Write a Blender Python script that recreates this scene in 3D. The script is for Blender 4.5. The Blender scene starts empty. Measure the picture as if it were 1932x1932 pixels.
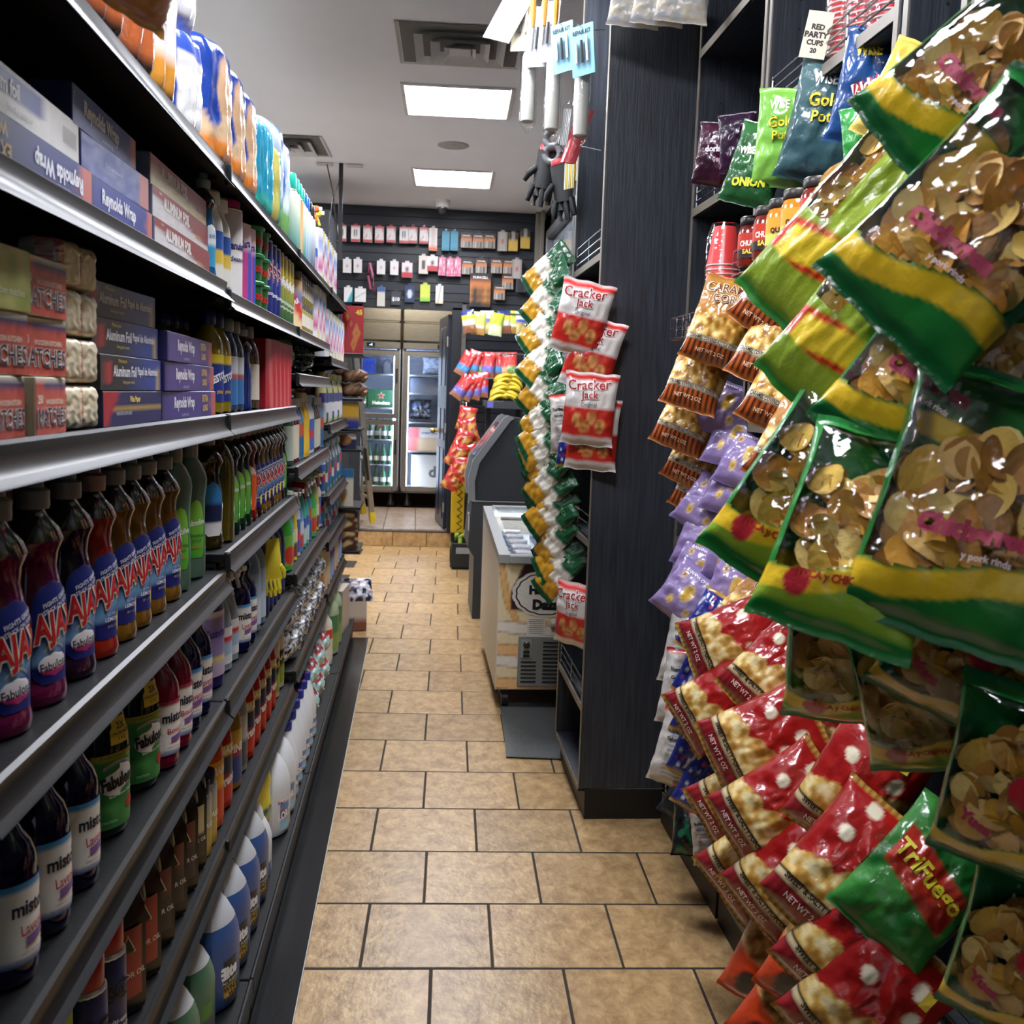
import bpy, math, random
from math import sin, cos, pi, radians, sqrt
from mathutils import Vector, Matrix, noise
random.seed(7)
S = bpy.context.scene
C = S.collection
# ---------------------------------------------------------------- camera, world, lights, exposure
cam_data = bpy.data.cameras.new('camera')
cam_data.sensor_width = 36.0
cam_data.sensor_fit = 'HORIZONTAL'
cam_data.lens = 36.0 * 1935.0 / 1932.0
cam_data.clip_start = 0.02
cam_data.dof.use_dof = True
cam_data.dof.focus_distance = 2.4
cam_data.dof.aperture_fstop = 10.0
cam = bpy.data.objects.new('camera', cam_data)
C.objects.link(cam)
cam.matrix_world = Matrix(((0.995285,-0.022896,-0.094254,0.000000),(-0.090979,0.116535,-0.989011,0.000000),(0.033628,0.992923,0.113902,1.450000),(0,0,0,1)))
S.camera = cam
W = bpy.data.worlds.new('world')
S.world = W
W.use_nodes = True
W.node_tree.nodes['Background'].inputs[0].default_value = (0.75, 0.8, 0.9, 1)
W.node_tree.nodes['Background'].inputs[1].default_value = 0.05
S.view_settings.view_transform = 'Standard'
S.view_settings.look = 'None'
S.view_settings.exposure = 0.12
S.view_settings.gamma = 1.0
S.view_settings.use_curve_mapping = False
DAY = 10.0       # daylight through the shop window behind the camera
LAMP = 52.0       # strength of the ceiling panels
# ---------------------------------------------------------------- helpers
def lin(h):
    if not isinstance(h, str):
        return tuple(h)[:3]
    r = [int(h[i:i + 2], 16) / 255 for i in (0, 2, 4)]
    return tuple((c / 12.92 if c <= .04045 else ((c + .055) / 1.055) ** 2.4) for c in r)
_mats = {}
def mat(name, col='808080', rough=.5, metal=0., trans=0., coat=0., emit=None, es=1., grain=0., gscale=40., bump=0., bscale=80., stretch=None, ior=1.45, alpha=1., attr=False, spec=.5):
    if name in _mats:
        return _mats[name]
    m = bpy.data.materials.new(name)
    m.use_nodes = True
    nt = m.node_tree
    b = nt.nodes['Principled BSDF']
    col = lin(col)
    b.inputs['Base Color'].default_value = (*col, 1)
    b.inputs['Roughness'].default_value = rough
    b.inputs['Metallic'].default_value = metal
    b.inputs['Transmission Weight'].default_value = trans
    b.inputs['Coat Weight'].default_value = coat
    b.inputs['Coat Roughness'].default_value = .08
    b.inputs['IOR'].default_value = ior
    b.inputs['Alpha'].default_value = alpha
    b.inputs['Specular IOR Level'].default_value = spec
    if emit:
        b.inputs['Emission Color'].default_value = (*lin(emit), 1)
        b.inputs['Emission Strength'].default_value = es
    src = None
    if attr:
        a = nt.nodes.new('ShaderNodeAttribute')
        a.attribute_name = 'Col'
        src = a.outputs['Color']
        nt.links.new(src, b.inputs['Base Color'])
    if grain or bump:
        tc = nt.nodes.new('ShaderNodeTexCoord')
        mp = nt.nodes.new('ShaderNodeMapping')
        nt.links.new(tc.outputs['Object'], mp.inputs[0])
        if stretch:
            mp.inputs['Scale'].default_value = stretch
        if grain:
            n = nt.nodes.new('ShaderNodeTexNoise')
            n.inputs['Scale'].default_value = gscale
            n.inputs['Detail'].default_value = 5
            nt.links.new(mp.outputs[0], n.inputs['Vector'])
            mr = nt.nodes.new('ShaderNodeMapRange')
            mr.inputs['From Min'].default_value = .3
            mr.inputs['From Max'].default_value = .7
            mr.inputs['To Min'].default_value = 1 - grain
            mr.inputs['To Max'].default_value = 1 + grain
            nt.links.new(n.outputs[0], mr.inputs[0])
            mx = nt.nodes.new('ShaderNodeMix')
            mx.data_type = 'RGBA'
            mx.blend_type = 'MULTIPLY'
            mx.inputs[0].default_value = 1
            if src:
                nt.links.new(src, mx.inputs[6])
            else:
                mx.inputs[6].default_value = (*col, 1)
            nt.links.new(mr.outputs[0], mx.inputs[7])
            nt.links.new(mx.outputs[2], b.inputs['Base Color'])
        if bump:
            n2 = nt.nodes.new('ShaderNodeTexNoise')
            n2.inputs['Scale'].default_value = bscale
            n2.inputs['Detail'].default_value = 3
            nt.links.new(mp.outputs[0], n2.inputs['Vector'])
            bp = nt.nodes.new('ShaderNodeBump')
            bp.inputs['Strength'].default_value = bump
            bp.inputs['Distance'].default_value = .01
            nt.links.new(n2.outputs[0], bp.inputs['Height'])
            nt.links.new(bp.outputs[0], b.inputs['Normal'])
    _mats[name] = m
    return m
CARTON = mat('printed_carton', rough=.42, attr=True, grain=.05, gscale=60)
FILM = mat('printed_film', rough=.24, attr=True, coat=.35, bump=.25, bscale=45)
FOILFILM = mat('printed_foil_film', rough=.3, metal=.35, attr=True, bump=.3, bscale=60)
PLASTIC = mat('coloured_plastic', rough=.32, attr=True, grain=.03)
INK = mat('printed_ink', rough=.45, attr=True)
LABEL = mat('printed_label', rough=.38, attr=True)
BLACKM = mat('black_powder_coat', '16181a', .38, grain=.15, gscale=90)
CHROME = mat('chrome_wire', 'b9bcc0', .22, metal=1.)
STEEL = mat('brushed_steel', 'a2a19c', .32, metal=.9, grain=.1, gscale=30, stretch=(1, 1, 40))
RAILS = mat('price_rail_lip', '333537', .42, metal=.3, grain=.2, gscale=25, stretch=(1, .3, 1))
RAIL = mat('price_rail', '131415', .34, metal=.15, grain=.25, gscale=25, stretch=(1, .3, 1))
WOOD = mat('black_wood_laminate', '2e3239', .4, grain=.4, gscale=14, stretch=(6, 6, .35), bump=.12, bscale=30)
EDGE = mat('laminate_edge', '6e675c', .45, grain=.1)
CLEAR = mat('clear_plastic', 'f2f4f4', .06, trans=.92, ior=1.2)
_film = bpy.data.materials.new('clear_film')
_film.use_nodes = True
_nt = _film.node_tree
_nt.nodes.remove(_nt.nodes['Principled BSDF'])
_g = _nt.nodes.new('ShaderNodeBsdfGlossy')
_g.inputs['Roughness'].default_value = .1
_t = _nt.nodes.new('ShaderNodeBsdfTransparent')
_t.inputs[0].default_value = (.96, .96, .95, 1)
_x = _nt.nodes.new('ShaderNodeMixShader')
_lw = _nt.nodes.new('ShaderNodeLayerWeight')
_lw.inputs[0].default_value = .5
_pw = _nt.nodes.new('ShaderNodeMath')
_pw.operation = 'POWER'
_pw.inputs[1].default_value = 3.
_fr = _nt.nodes.new('ShaderNodeMapRange')
_fr.inputs['To Min'].default_value = .05
_fr.inputs['To Max'].default_value = .6
_nt.links.new(_lw.outputs['Facing'], _pw.inputs[0])
_nt.links.new(_pw.outputs[0], _fr.inputs[0])
_n = _nt.nodes.new('ShaderNodeTexNoise')
_n.inputs['Scale'].default_value = 30
_tc = _nt.nodes.new('ShaderNodeTexCoord')
_bp = _nt.nodes.new('ShaderNodeBump')
_bp.inputs['Strength'].default_value = .35
_bp.inputs['Distance'].default_value = .01
_nt.links.new(_tc.outputs['Object'], _n.inputs['Vector'])
_nt.links.new(_n.outputs[0], _bp.inputs['Height'])
_nt.links.new(_bp.outputs[0], _g.inputs['Normal'])
_nt.links.new(_fr.outputs[0], _x.inputs[0])
_nt.links.new(_t.outputs[0], _x.inputs[1])
_nt.links.new(_g.outputs[0], _x.inputs[2])
_nt.links.new(_x.outputs[0], _nt.nodes['Material Output'].inputs[0])
CFILM = _film

_tcache = {}
def text2d(s, bold=0.):
    key = (s, bold)
    if key not in _tcache:
        cu = bpy.data.curves.new('t', 'FONT')
        cu.body = s
        cu.align_x = 'CENTER'
        cu.align_y = 'CENTER'
        cu.resolution_u = 2
        cu.offset = bold
        o = bpy.data.objects.new('t', cu)
        me = o.to_mesh()
        vs = [(v.co.x, v.co.y) for v in me.vertices]
        fs = [tuple(p.vertices) for p in me.polygons]
        o.to_mesh_clear()
        bpy.data.objects.remove(o)
        bpy.data.curves.remove(cu)
        if vs:
            ymid = .35
            x0 = min(v[0] for v in vs); x1 = max(v[0] for v in vs)
            y0 = min(v[1] for v in vs); y1 = max(v[1] for v in vs)
            vs = [((x - (x0 + x1) / 2) / max(y1 - y0, 1e-6), (y - (y0 + y1) / 2) / max(y1 - y0, 1e-6)) for x, y in vs]
        _tcache[key] = (vs, fs)
    return _tcache[key]

class MB:
    """collects geometry for ONE mesh"""
    def __init__(s):
        s.v = []; s.f = []; s.c = []; s.m = []
    def add(s, vs, fs, col='808080', m=0):
        o = len(s.v)
        s.v += [tuple(v) for v in vs]
        if isinstance(col, list):
            s.c += col
        else:
            cc = lin(col)
            s.c += [cc] * len(vs)
        s.f += [tuple(i + o for i in f) for f in fs]
        s.m += [m] * len(fs)
        return s
    def box(s, c, d, col='808080', m=0, b=.0015, ry=0., rz=0., rx=0.):
        hx, hy, hz = d[0] / 2, d[1] / 2, d[2] / 2
        b = min(b, hx * .45, hy * .45, hz * .45)
        vs = []; idx = {}
        for sx in (-1, 1):
            for sy in (-1, 1):
                for sz in (-1, 1):
                    for ax in range(3):
                        p = [sx * (hx - b), sy * (hy - b), sz * (hz - b)]
                        p[ax] = (sx * hx, sy * hy, sz * hz)[ax]
                        idx[(sx, sy, sz, ax)] = len(vs)
                        vs.append(p)
        fs = []
        for ax in range(3):
            o1, o2 = (ax + 1) % 3, (ax + 2) % 3
            for sg in (-1, 1):
                q = []
                for a, e in ((-1, -1), (1, -1), (1, 1), (-1, 1)):
                    k = [0, 0, 0]; k[ax] = sg; k[o1] = a; k[o2] = e
                    q.append(idx[(*k, ax)])
                fs.append(tuple(q if sg > 0 else q[::-1]))
            for a in (-1, 1):
                for e in (-1, 1):
                    k0 = [0, 0, 0]; k0[ax] = -1; k0[o1] = a; k0[o2] = e
                    k1 = list(k0); k1[ax] = 1
                    q = (idx[(*k0, o1)], idx[(*k1, o1)], idx[(*k1, o2)], idx[(*k0, o2)])
                    fs.append(q if a * e < 0 else q[::-1])
        for sx in (-1, 1):
            for sy in (-1, 1):
                for sz in (-1, 1):
                    q = tuple(idx[(sx, sy, sz, a)] for a in range(3))
                    fs.append(q if sx * sy * sz > 0 else q[::-1])
        R = Matrix.Rotation(rz, 3, 'Z') @ Matrix.Rotation(ry, 3, 'Y') @ Matrix.Rotation(rx, 3, 'X')
        vs = [R @ Vector(v) + Vector(c) for v in vs]
        return s.add(vs, fs, col, m)
    def lathe(s, prof, n=20, sx=1., sy=1., c=(0, 0, 0), col='808080', m=0, sq=0.):
        vs = []; cl = []
        for k, (r, z) in enumerate(prof):
            for i in range(n):
                a = 2 * pi * i / n
                q = 1.
                if sq:
                    q = 1 + sq * (1 / max(abs(cos(a)), abs(sin(a))) - 1)
                vs.append((c[0] + r * sx * sin(a) * q, c[1] - r * sy * cos(a) * q, c[2] + z))
                if callable(col):
                    cl.append(lin(col(z, a)))
        fs = []
        for k in range(len(prof) - 1):
            for i in range(n):
                j = (i + 1) % n
                fs.append((k * n + i, k * n + j, (k + 1) * n + j, (k + 1) * n + i))
        fs.append(tuple(range(n - 1, -1, -1)))
        fs.append(tuple((len(prof) - 1) * n + i for i in range(n)))
        return s.add(vs, fs, cl if callable(col) else col, m)
    def tube(s, pts, r=.003, n=6, col='808080', m=0, cap=True):
        pts = [Vector(p) for p in pts]
        vs = []
        for i, p in enumerate(pts):
            d = (pts[min(i + 1, len(pts) - 1)] - pts[max(i - 1, 0)]).normalized()
            a = d.cross(Vector((0, 0, 1)))
            if a.length < .05:
                a = d.cross(Vector((1, 0, 0)))
            a.normalize()
            b = d.cross(a)
            rr = r[i] if isinstance(r, (list, tuple)) else r
            for k in range(n):
                t = 2 * pi * k / n
                vs.append(p + a * (rr * cos(t)) + b * (rr * sin(t)))
        fs = []
        for i in range(len(pts) - 1):
            for k in range(n):
                j = (k + 1) % n
                fs.append((i * n + k, i * n + j, (i + 1) * n + j, (i + 1) * n + k))
        if cap:
            fs.append(tuple(range(n - 1, -1, -1)))
            fs.append(tuple((len(pts) - 1) * n + k for k in range(n)))
        return s.add(vs, fs, col, m)
    def grid(s, fn, nu, nv, col='808080', m=0, flip=False, mfn=None):
        """fn(u,v) with u,v in -1..1; col const or col(u,v)"""
        vs = []; cl = []
        for j in range(nv + 1):
            for i in range(nu + 1):
                u, v = -1 + 2 * i / nu, -1 + 2 * j / nv
                vs.append(fn(u, v))
                if callable(col):
                    du, dv = .55 / nu, .55 / nv
                    q = [lin(col(max(-1, min(1, u + a * du)), max(-1, min(1, v + b * dv)))) for a, b in ((-1, -1), (1, -1), (1, 1), (-1, 1), (0, 0))]
                    cl.append(tuple(sum(k[i] for k in q) / 5 for i in range(3)))
                else:
                    cl.append(lin(col))
        o = len(s.v)
        s.v += [tuple(v) for v in vs]
        s.c += cl
        for j in range(nv):
            for i in range(nu):
                a = o + j * (nu + 1) + i
                q = (a, a + 1, a + nu + 2, a + nu + 1)
                s.f.append(q[::-1] if flip else q)
                s.m.append(mfn(-1 + 2 * (i + .5) / nu, -1 + 2 * (j + .5) / nv) if mfn else m)
        return s
    def prism(s, poly, y0, y1, col='808080', m=0, axis='y'):
        """poly of (a,b) extruded: axis y -> points (a,y,b); x -> (x,a,b); z -> (a,b,z)"""
        n = len(poly)
        def pt(a, b, t):
            return (a, t, b) if axis == 'y' else ((t, a, b) if axis == 'x' else (a, b, t))
        vs = [pt(a, b, y0) for a, b in poly] + [pt(a, b, y1) for a, b in poly]
        fs = [tuple(range(n)), tuple(range(2 * n - 1, n - 1, -1))]
        for i in range(n):
            j = (i + 1) % n
            fs.append((i, n + i, n + j, j))
        return s.add(vs, fs, col, m)
    def text(s, t, fn, cx, cy, h, col='ffffff', w=None, rot=0., bold=.0, m=0, maxw=None):
        """fn maps (u,v) in metres on the surface to 3D"""
        vs, fs = text2d(t, bold)
        if not vs:
            return s
        wx = max(v[0] for v in vs) - min(v[0] for v in vs)
        k = h if w is None else w / wx
        if maxw and k * wx > maxw:
            k = maxw / wx
        cr, sr = cos(rot), sin(rot)
        out = []
        for x, y in vs:
            x, y = x * k, y * h
            out.append(fn(cx + x * cr - y * sr, cy + x * sr + y * cr))
        return s.add(out, fs, col, m)
    def build(s, name='m', mats=(), sharp=40):
        me = bpy.data.meshes.new(name)
        me.from_pydata(s.v, [], s.f)
        for m in (mats if isinstance(mats, (list, tuple)) else [mats]):
            me.materials.append(m)
        if len(me.polygons) == len(s.m):
            me.polygons.foreach_set('material_index', s.m)
        at = me.color_attributes.new('Col', 'FLOAT_COLOR', 'POINT')
        at.data.foreach_set('color', [x for c in s.c for x in (*c, 1.)])
        if sharp is not None:
            me.polygons.foreach_set('use_smooth', [True] * len(me.polygons))
            me.set_sharp_from_angle(angle=radians(sharp))
        me.update()
        return me

def frame(loc, az=0., el=0., roll=0.):
    """az 0 faces the camera end (-Y), 90 faces -X, -90 faces +X; el tips the face up; roll turns it counter-clockwise"""
    a, e = radians(az), radians(el)
    n = Vector((-sin(a) * cos(e), -cos(a) * cos(e), sin(e)))
    r = Vector((cos(a), -sin(a), 0))
    u = n.cross(r)
    R = Matrix.Rotation(radians(roll), 3, n)
    r, u = R @ r, R @ u
    M = Matrix((r, -n, u)).transposed().to_4x4()
    M.translation = Vector(loc)
    return M
def link(name, data, parent=None, M=None):
    o = bpy.data.objects.new(name, data)
    C.objects.link(o)
    if parent:
        o.parent = parent
    if M is not None:
        o.matrix_world = M
    return o
def tag(o, label, cat, group=None):
    o['label'] = label
    o['category'] = cat
    if group:
        o['group'] = group
    return o
def struct(name, mb, m, parent=None, sharp=30):
    o = link(name, mb.build(name, m, sharp) if isinstance(mb, MB) else mb, parent)
    if not parent:
        o['kind'] = 'structure'
    return o
class Kind:
    """a product: parts are (name, mesh, [(subname, mesh), ...])"""
    def __init__(s, name, cat, parts):
        s.name = name; s.cat = cat; s.parts = parts
def place(k, label, loc, az=0., el=0., roll=0., group=None, scale=None):
    M = frame(loc, az, el, roll)
    if scale:
        M = M @ Matrix.Diagonal((*scale, 1) if isinstance(scale, tuple) else (scale,) * 3 + (1,))
    if len(k.parts) == 1 and not k.parts[0][2]:
        return tag(link(k.name, k.parts[0][1], None, M), label, k.cat, group)
    e = link(k.name, None, None, M)
    e.empty_display_size = .05
    for nm, me, sub in k.parts:
        p = link(nm, me, e)
        if nm in ('chips_inside', 'crumpled_bags'):
            p['kind'] = 'stuff'
        for sn, sm in sub:
            link(sn, sm, p)
    return tag(e, label, k.cat, group)
ORD = ['first', 'second', 'third', 'fourth', 'fifth', 'sixth', 'seventh', 'eighth', 'ninth', 'tenth', 'eleventh', 'twelfth', 'thirteenth', 'fourteenth', 'fifteenth', 'sixteenth', 'seventeenth', 'eighteenth', 'nineteenth', 'twentieth']
def mix(a, b, t):
    a, b = lin(a), lin(b)
    t = max(0., min(1., t))
    return tuple(x + (y - x) * t for x, y in zip(a, b))
def nz(x, y, s=1., o=0.):
    return noise.noise(Vector((x * s + o, y * s - o, o * .37)))
S.cycles.max_bounces = 5
S.cycles.diffuse_bounces = 3
S.cycles.glossy_bounces = 2
S.cycles.transmission_bounces = 4
S.cycles.transparent_max_bounces = 8
S.cycles.adaptive_threshold = .05
S.cycles.use_light_tree = False
S.cycles.caustics_reflective = False
S.cycles.caustics_refractive = False

# ================================================================ the setting
ZC = 3.1
def tile_mat(name, c1, c2, rough):
    m = mat(name, c1, rough)
    nt = m.node_tree; b = nt.nodes['Principled BSDF']
    tc = nt.nodes.new('ShaderNodeTexCoord'); oi = nt.nodes.new('ShaderNodeObjectInfo')
    ad = nt.nodes.new('ShaderNodeVectorMath'); ad.operation = 'MULTIPLY_ADD'
    ad.inputs[1].default_value = (1, 1, 1)
    cmb = nt.nodes.new('ShaderNodeCombineXYZ')
    mu = nt.nodes.new('ShaderNodeMath'); mu.operation = 'MULTIPLY'; mu.inputs[1].default_value = 30
    nt.links.new(oi.outputs['Random'], mu.inputs[0])
    nt.links.new(mu.outputs[0], cmb.inputs[0]); nt.links.new(mu.outputs[0], cmb.inputs[1])
    nt.links.new(tc.outputs['Object'], ad.inputs[0]); nt.links.new(cmb.outputs[0], ad.inputs[2])
    mp = nt.nodes.new('ShaderNodeMapping'); mp.inputs['Scale'].default_value = (1.1, .8, 1)
    nt.links.new(ad.outputs[0], mp.inputs[0])
    n1 = nt.nodes.new('ShaderNodeTexNoise'); n1.inputs['Scale'].default_value = 18; n1.inputs['Detail'].default_value = 9; n1.inputs['Roughness'].default_value = .74
    n1.inputs['Distortion'].default_value = .35
    nt.links.new(mp.outputs[0], n1.inputs['Vector'])
    cr = nt.nodes.new('ShaderNodeValToRGB')
    cr.color_ramp.elements[0].position = .36; cr.color_ramp.elements[0].color = (*lin(c2), 1)
    cr.color_ramp.elements[1].position = .62; cr.color_ramp.elements[1].color = (*lin(c1), 1)
    nt.links.new(n1.outputs[0], cr.inputs[0])
    hs = nt.nodes.new('ShaderNodeHueSaturation')
    mr = nt.nodes.new('ShaderNodeMapRange'); mr.inputs['To Min'].default_value = .9; mr.inputs['To Max'].default_value = 1.1
    nt.links.new(oi.outputs['Random'], mr.inputs[0]); nt.links.new(mr.outputs[0], hs.inputs['Value'])
    nt.links.new(cr.outputs[0], hs.inputs['Color']); nt.links.new(hs.outputs[0], b.inputs['Base Color'])
    n2 = nt.nodes.new('ShaderNodeTexNoise'); n2.inputs['Scale'].default_value = 55; n2.inputs['Detail'].default_value = 4
    nt.links.new(mp.outputs[0], n2.inputs['Vector'])
    bp = nt.nodes.new('ShaderNodeBump'); bp.inputs['Strength'].default_value = .35; bp.inputs['Distance'].default_value = .004
    nt.links.new(n2.outputs[0], bp.inputs['Height']); nt.links.new(bp.outputs[0], b.inputs['Normal'])
    return m
TILE = tile_mat('tan_floor_tile', 'b99a6c', '866843', .34)
GTILE = tile_mat('grey_floor_tile', '9a8a7c', '6f6259', .4)
GROUT = mat('dark_grout', '2a231b', .8, grain=.2)
floor = struct('floor', MB().box((0, 4.4, -.0314), (6.4, 13.6, .06), b=.001), GROUT)
TH = radians(1.9)
EV, DV = Vector((cos(TH), -sin(TH), 0)), Vector((sin(TH), cos(TH), 0))
ROWB = [2.121, 2.454, 2.786, 3.121, 3.46, 3.812, 4.167, 4.527, 4.885, 5.241, 5.591, 5.941, 6.299, 6.642, 6.988, 7.337, 7.672, 8.012, 8.342, 8.68, 9.01, 9.345, 9.69]
ROWA = [-.014, .143, -.041, .118, -.061, .1, -.074, .086, -.078, .086, -.086, .074, -.097, .078, -.094, .084, -.089, .079, -.095, .079, -.101, .08]
for k in range(5):
    ROWB.insert(0, ROWB[0] - .336)
    ROWA.insert(0, .146 if k % 2 == 0 else -.012)
_tm = {}
for r in range(len(ROWA)):
    b0, b1 = ROWB[r], ROWB[r + 1]
    for m in range(-3, 5):
        a0 = ROWA[r] + m * .3365
        if a0 + .3365 < -.62 or a0 > 1.32:
            continue
        dz = round(b1 - b0 - .009, 3)
        if dz not in _tm:
            _tm[dz] = MB().box((0, 0, -.004), (.331, dz, .012), b=.0022).build('tile', TILE, 20)
        o = link('tile', _tm[dz], floor)
        ctr = EV * (a0 + .168) + DV * ((b0 + b1) / 2)
        o.matrix_world = Matrix.Translation((ctr.x, ctr.y, -.002 + random.uniform(-.0006, .0006))) @ Matrix.Rotation(-TH, 4, 'Z')
PAINT = mat('grey_floor_paint', '4b4d4c', .5, grain=.12, gscale=18, bump=.2)
fp = MB().prism([(.387, 3.955), (.62, 3.93), (.99, 3.93), (.99, 4.95), (.42, 4.95), (.413, 4.54), (.40, 4.2)], .0045, .008, axis='z')
tag(link('floor_mat', fp.build('floor_mat', PAINT)), 'dark grey floor patch beside the freezer base', 'mat')
CEILM = mat('white_ceiling_paint', 'e2e2e4', .8, grain=.02, gscale=3)
ceiling = struct('ceiling', MB().box((-.4, 3.4, ZC + .05), (5.2, 12.4, .1)), CEILM)
DARKW = mat('black_wall_paint', '1b1d22', .55, grain=.2, gscale=20)
NAVY = mat('black_slatwall', '1d2128', .45, grain=.25, gscale=25, stretch=(.4, 1, 3))
wall_left = struct('wall_left', MB().box((-2.4, 3.4, 1.55), (.1, 12.4, 3.1)), mat('pale_side_wall', 'cfcac2', .8, grain=.1))
wall_front = struct('wall_front', MB().box((-.4, -2.7, .5), (5.2, .1, 1.0)).box((-.4, -2.7, 3.0), (5.2, .1, .2)).box((-2.6, -2.7, 1.95), (.8, .1, 1.9)).box((1.8, -2.7, 1.95), (.8, .1, 1.9)), mat('shop_front_wall', 'b5aea4', .8, grain=.1))
struct('window_2', MB().box((-.4, -2.7, 1.05), (3.6, .1, .08)).box((-.4, -2.7, 2.86), (3.6, .1, .08)).box((-1.2, -2.7, 1.95), (.07, .1, 1.8)).box((.4, -2.7, 1.95), (.07, .1, 1.8)), mat('window_frame_metal', '7d7f82', .35, metal=.8))
dl_ = bpy.data.lights.new('shop_window_daylight', 'AREA')
dl_.shape = 'RECTANGLE'; dl_.size = 3.6; dl_.size_y = 1.8
dl_.energy = DAY; dl_.color = (.78, .88, 1.)
dlo = link('shop_window_daylight', dl_)
dlo.matrix_world = Matrix.Translation((-.4, -2.82, 1.95)) @ Matrix.Rotation(radians(90), 4, 'X')
wall_right = struct('wall_right', MB().box((1.36, .7, 1.55), (.08, 6.7, 3.1)).box((1.22, 4.08, 1.55), (.3, .06, 3.1)), DARKW)
# back wall with slat boards
YB = 9.56
wb = MB()
wb.box((-1.47, YB + .09, 1.55), (1.76, .1, 3.1))
wb.box((.76, YB + .09, 1.55), (.72, .1, 3.1))
wb.box((-.1, YB + .09, 2.67), (1.02, .1, .86))
wall_back = struct('wall_back', wb, DARKW)
_sm = {}
def slat(x0, x1, z):
    k = round(x1 - x0, 3)
    if k not in _sm:
        w = k / 2
        _sm[k] = MB().prism([(-w, -.039), (w, -.039), (w, .033), (-w, .033)], -.012, .006).prism([(-w, .030), (w, .030), (w, .0395), (-w, .0395)], -.002, .006).build('slat', NAVY, 20)
    o = link('slat', _sm[k], wall_back)
    o.location = ((x0 + x1) / 2, YB + .034, z)
for k in range(10):
    slat(-2.3, 1.12, 2.31 + k * .083)
for k in range(26):
    slat(.43, 1.12, .15 + k * .083)
slat(-2.3, -.62, 2.23)
# door frame, back room
TRIM = mat('black_gloss_trim', '191b1f', .35, grain=.15)
tr = MB().box((-.56, YB + .06, 1.18), (.09, .16, 2.08)).box((.345, YB + .06, 1.18), (.09, .16, 2.08)).box((-.105, YB + .06, 2.235), (1.0, .16, .075)).box((-.105, YB - .02, 2.285), (1.02, .03, .03))
struct('trim_1', tr, TRIM)
struct('trim_2', MB().box((.41, YB + .0, 1.2), (.04, .06, 2.1)), mat('worn_trim_edge', '57524c', .5, grain=.3))
step = struct('floor_step', MB().box((-.2, 11.6, .07), (3.4, 4.02, .13)), GROUT)
RIS = tile_mat('tan_riser_tile', 'b08e5e', '8a6a40', .45)
for i, (x0, x1) in enumerate(((-.95, -.53), (-.525, -.205), (-.2, .112), (.117, .34))):
    o = link('riser_tile', MB().box(((x0 + x1) / 2, 9.586, .072), (x1 - x0, .016, .144), b=.002).build('riser_tile', RIS), step)
nm = MB().box((-.3, 9.6, .139), (1.3, .05, .012), b=.004)
link('step_nosing', nm.build('step_nosing', mat('dark_rubber_nosing', '2b2a29', .6)), step)
_bt = MB().box((0, 0, .147), (.298, .298, .014), b=.002).build('backroom_tile', GTILE)
for i in range(5):
    for j in range(6):
        o = link('backroom_tile', _bt, step)
        o.matrix_world = Matrix.Translation((-.75 + i * .303, 9.79 + j * .303, 0))
struct('wall_backroom', MB().box((-.2, 13.3, 1.6), (3.4, .1, 3.2)).box((-1.3, 11.6, 1.6), (.1, 3.4, 3.2)).box((1.3, 11.6, 1.6), (.1, 3.4, 3.2)), mat('tan_backroom_wall', 'b89a68', .7, grain=.08))
struct('ceiling_backroom', MB().box((-.2, 11.5, 2.75), (3.4, 3.7, .08)), mat('tan_backroom_ceiling', 'c4ad80', .8))
# open door leaf
dl = link('door_1', MB().box((.36, 0, 1.0), (.72, .038, 2.0), b=.002).build('door_leaf', mat('navy_door_paint', '1c2230', .35, grain=.1)))
dl['kind'] = 'structure'
dl.matrix_world = Matrix.Translation((.285, 9.66, .165)) @ Matrix.Rotation(radians(95), 4, 'Z')
pm = mat('navy_door_panel', '232b3c', .3, grain=.1)
for zz, hh in ((1.62, .55), (.98, .3), (.42, .66)):
    for xx in (.2, .52):
        link('door_panel', MB().box((xx, .021, zz), (.22, .012, hh), b=.005).build('door_panel', pm), dl)
link('door_knob', MB().lathe([(.0, -.03), (.02, -.028), (.028, -.01), (.026, .008), (.012, .02), (.012, .045)], 14).build('k', mat('brass', 'a8894a', .25, metal=.9)), dl).matrix_local = Matrix.Translation((.66, .065, .9)) @ Matrix.Rotation(radians(90), 4, 'X')
for zz in (1.75, .95, .2):
    link('hinge', MB().box((.0, .02, zz), (.03, .012, .09)).build('hinge', mat('hinge_metal', 'b5ab98', .35, metal=.7)), dl)
# far right wall with framed window
wr = MB().box((1.17, 5.0, 1.5), (.08, 1.9, 3.1)).box((1.17, 9.4, 1.5), (.08, .5, 3.1)).box((1.17, 7.5, .5), (.08, 4.2, 1.0)).box((1.17, 7.5, 2.98), (.08, 4.2, .25))
struct('wall_right_far', wr, DARKW)
win = MB()
for y in (5.9, 7.5, 9.1):
    win.box((1.13, y, 1.93), (.09, .07, 1.86), b=.006)
for z in (1.03, 2.84):
    win.box((1.13, 7.5, z), (.09, 3.2, .07), b=.006)
w1 = struct('window_1', win, mat('window_frame_metal', '7d7f82', .35, metal=.8))
for y in (6.7, 8.3):
    link('pane', MB().box((1.15, y, 1.93), (.012, 1.5, 1.74)).build('pane', mat('window_glass', '8a9099', .05, metal=.4)), w1)
struct('trim_3', MB().box((1.055, 9.5, 1.55), (.05, .05, 3.1)).box((1.085, 9.40, 1.55), (.03, .03, 3.1)), mat('corner_metal', '8a8378', .35, metal=.6))
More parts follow.
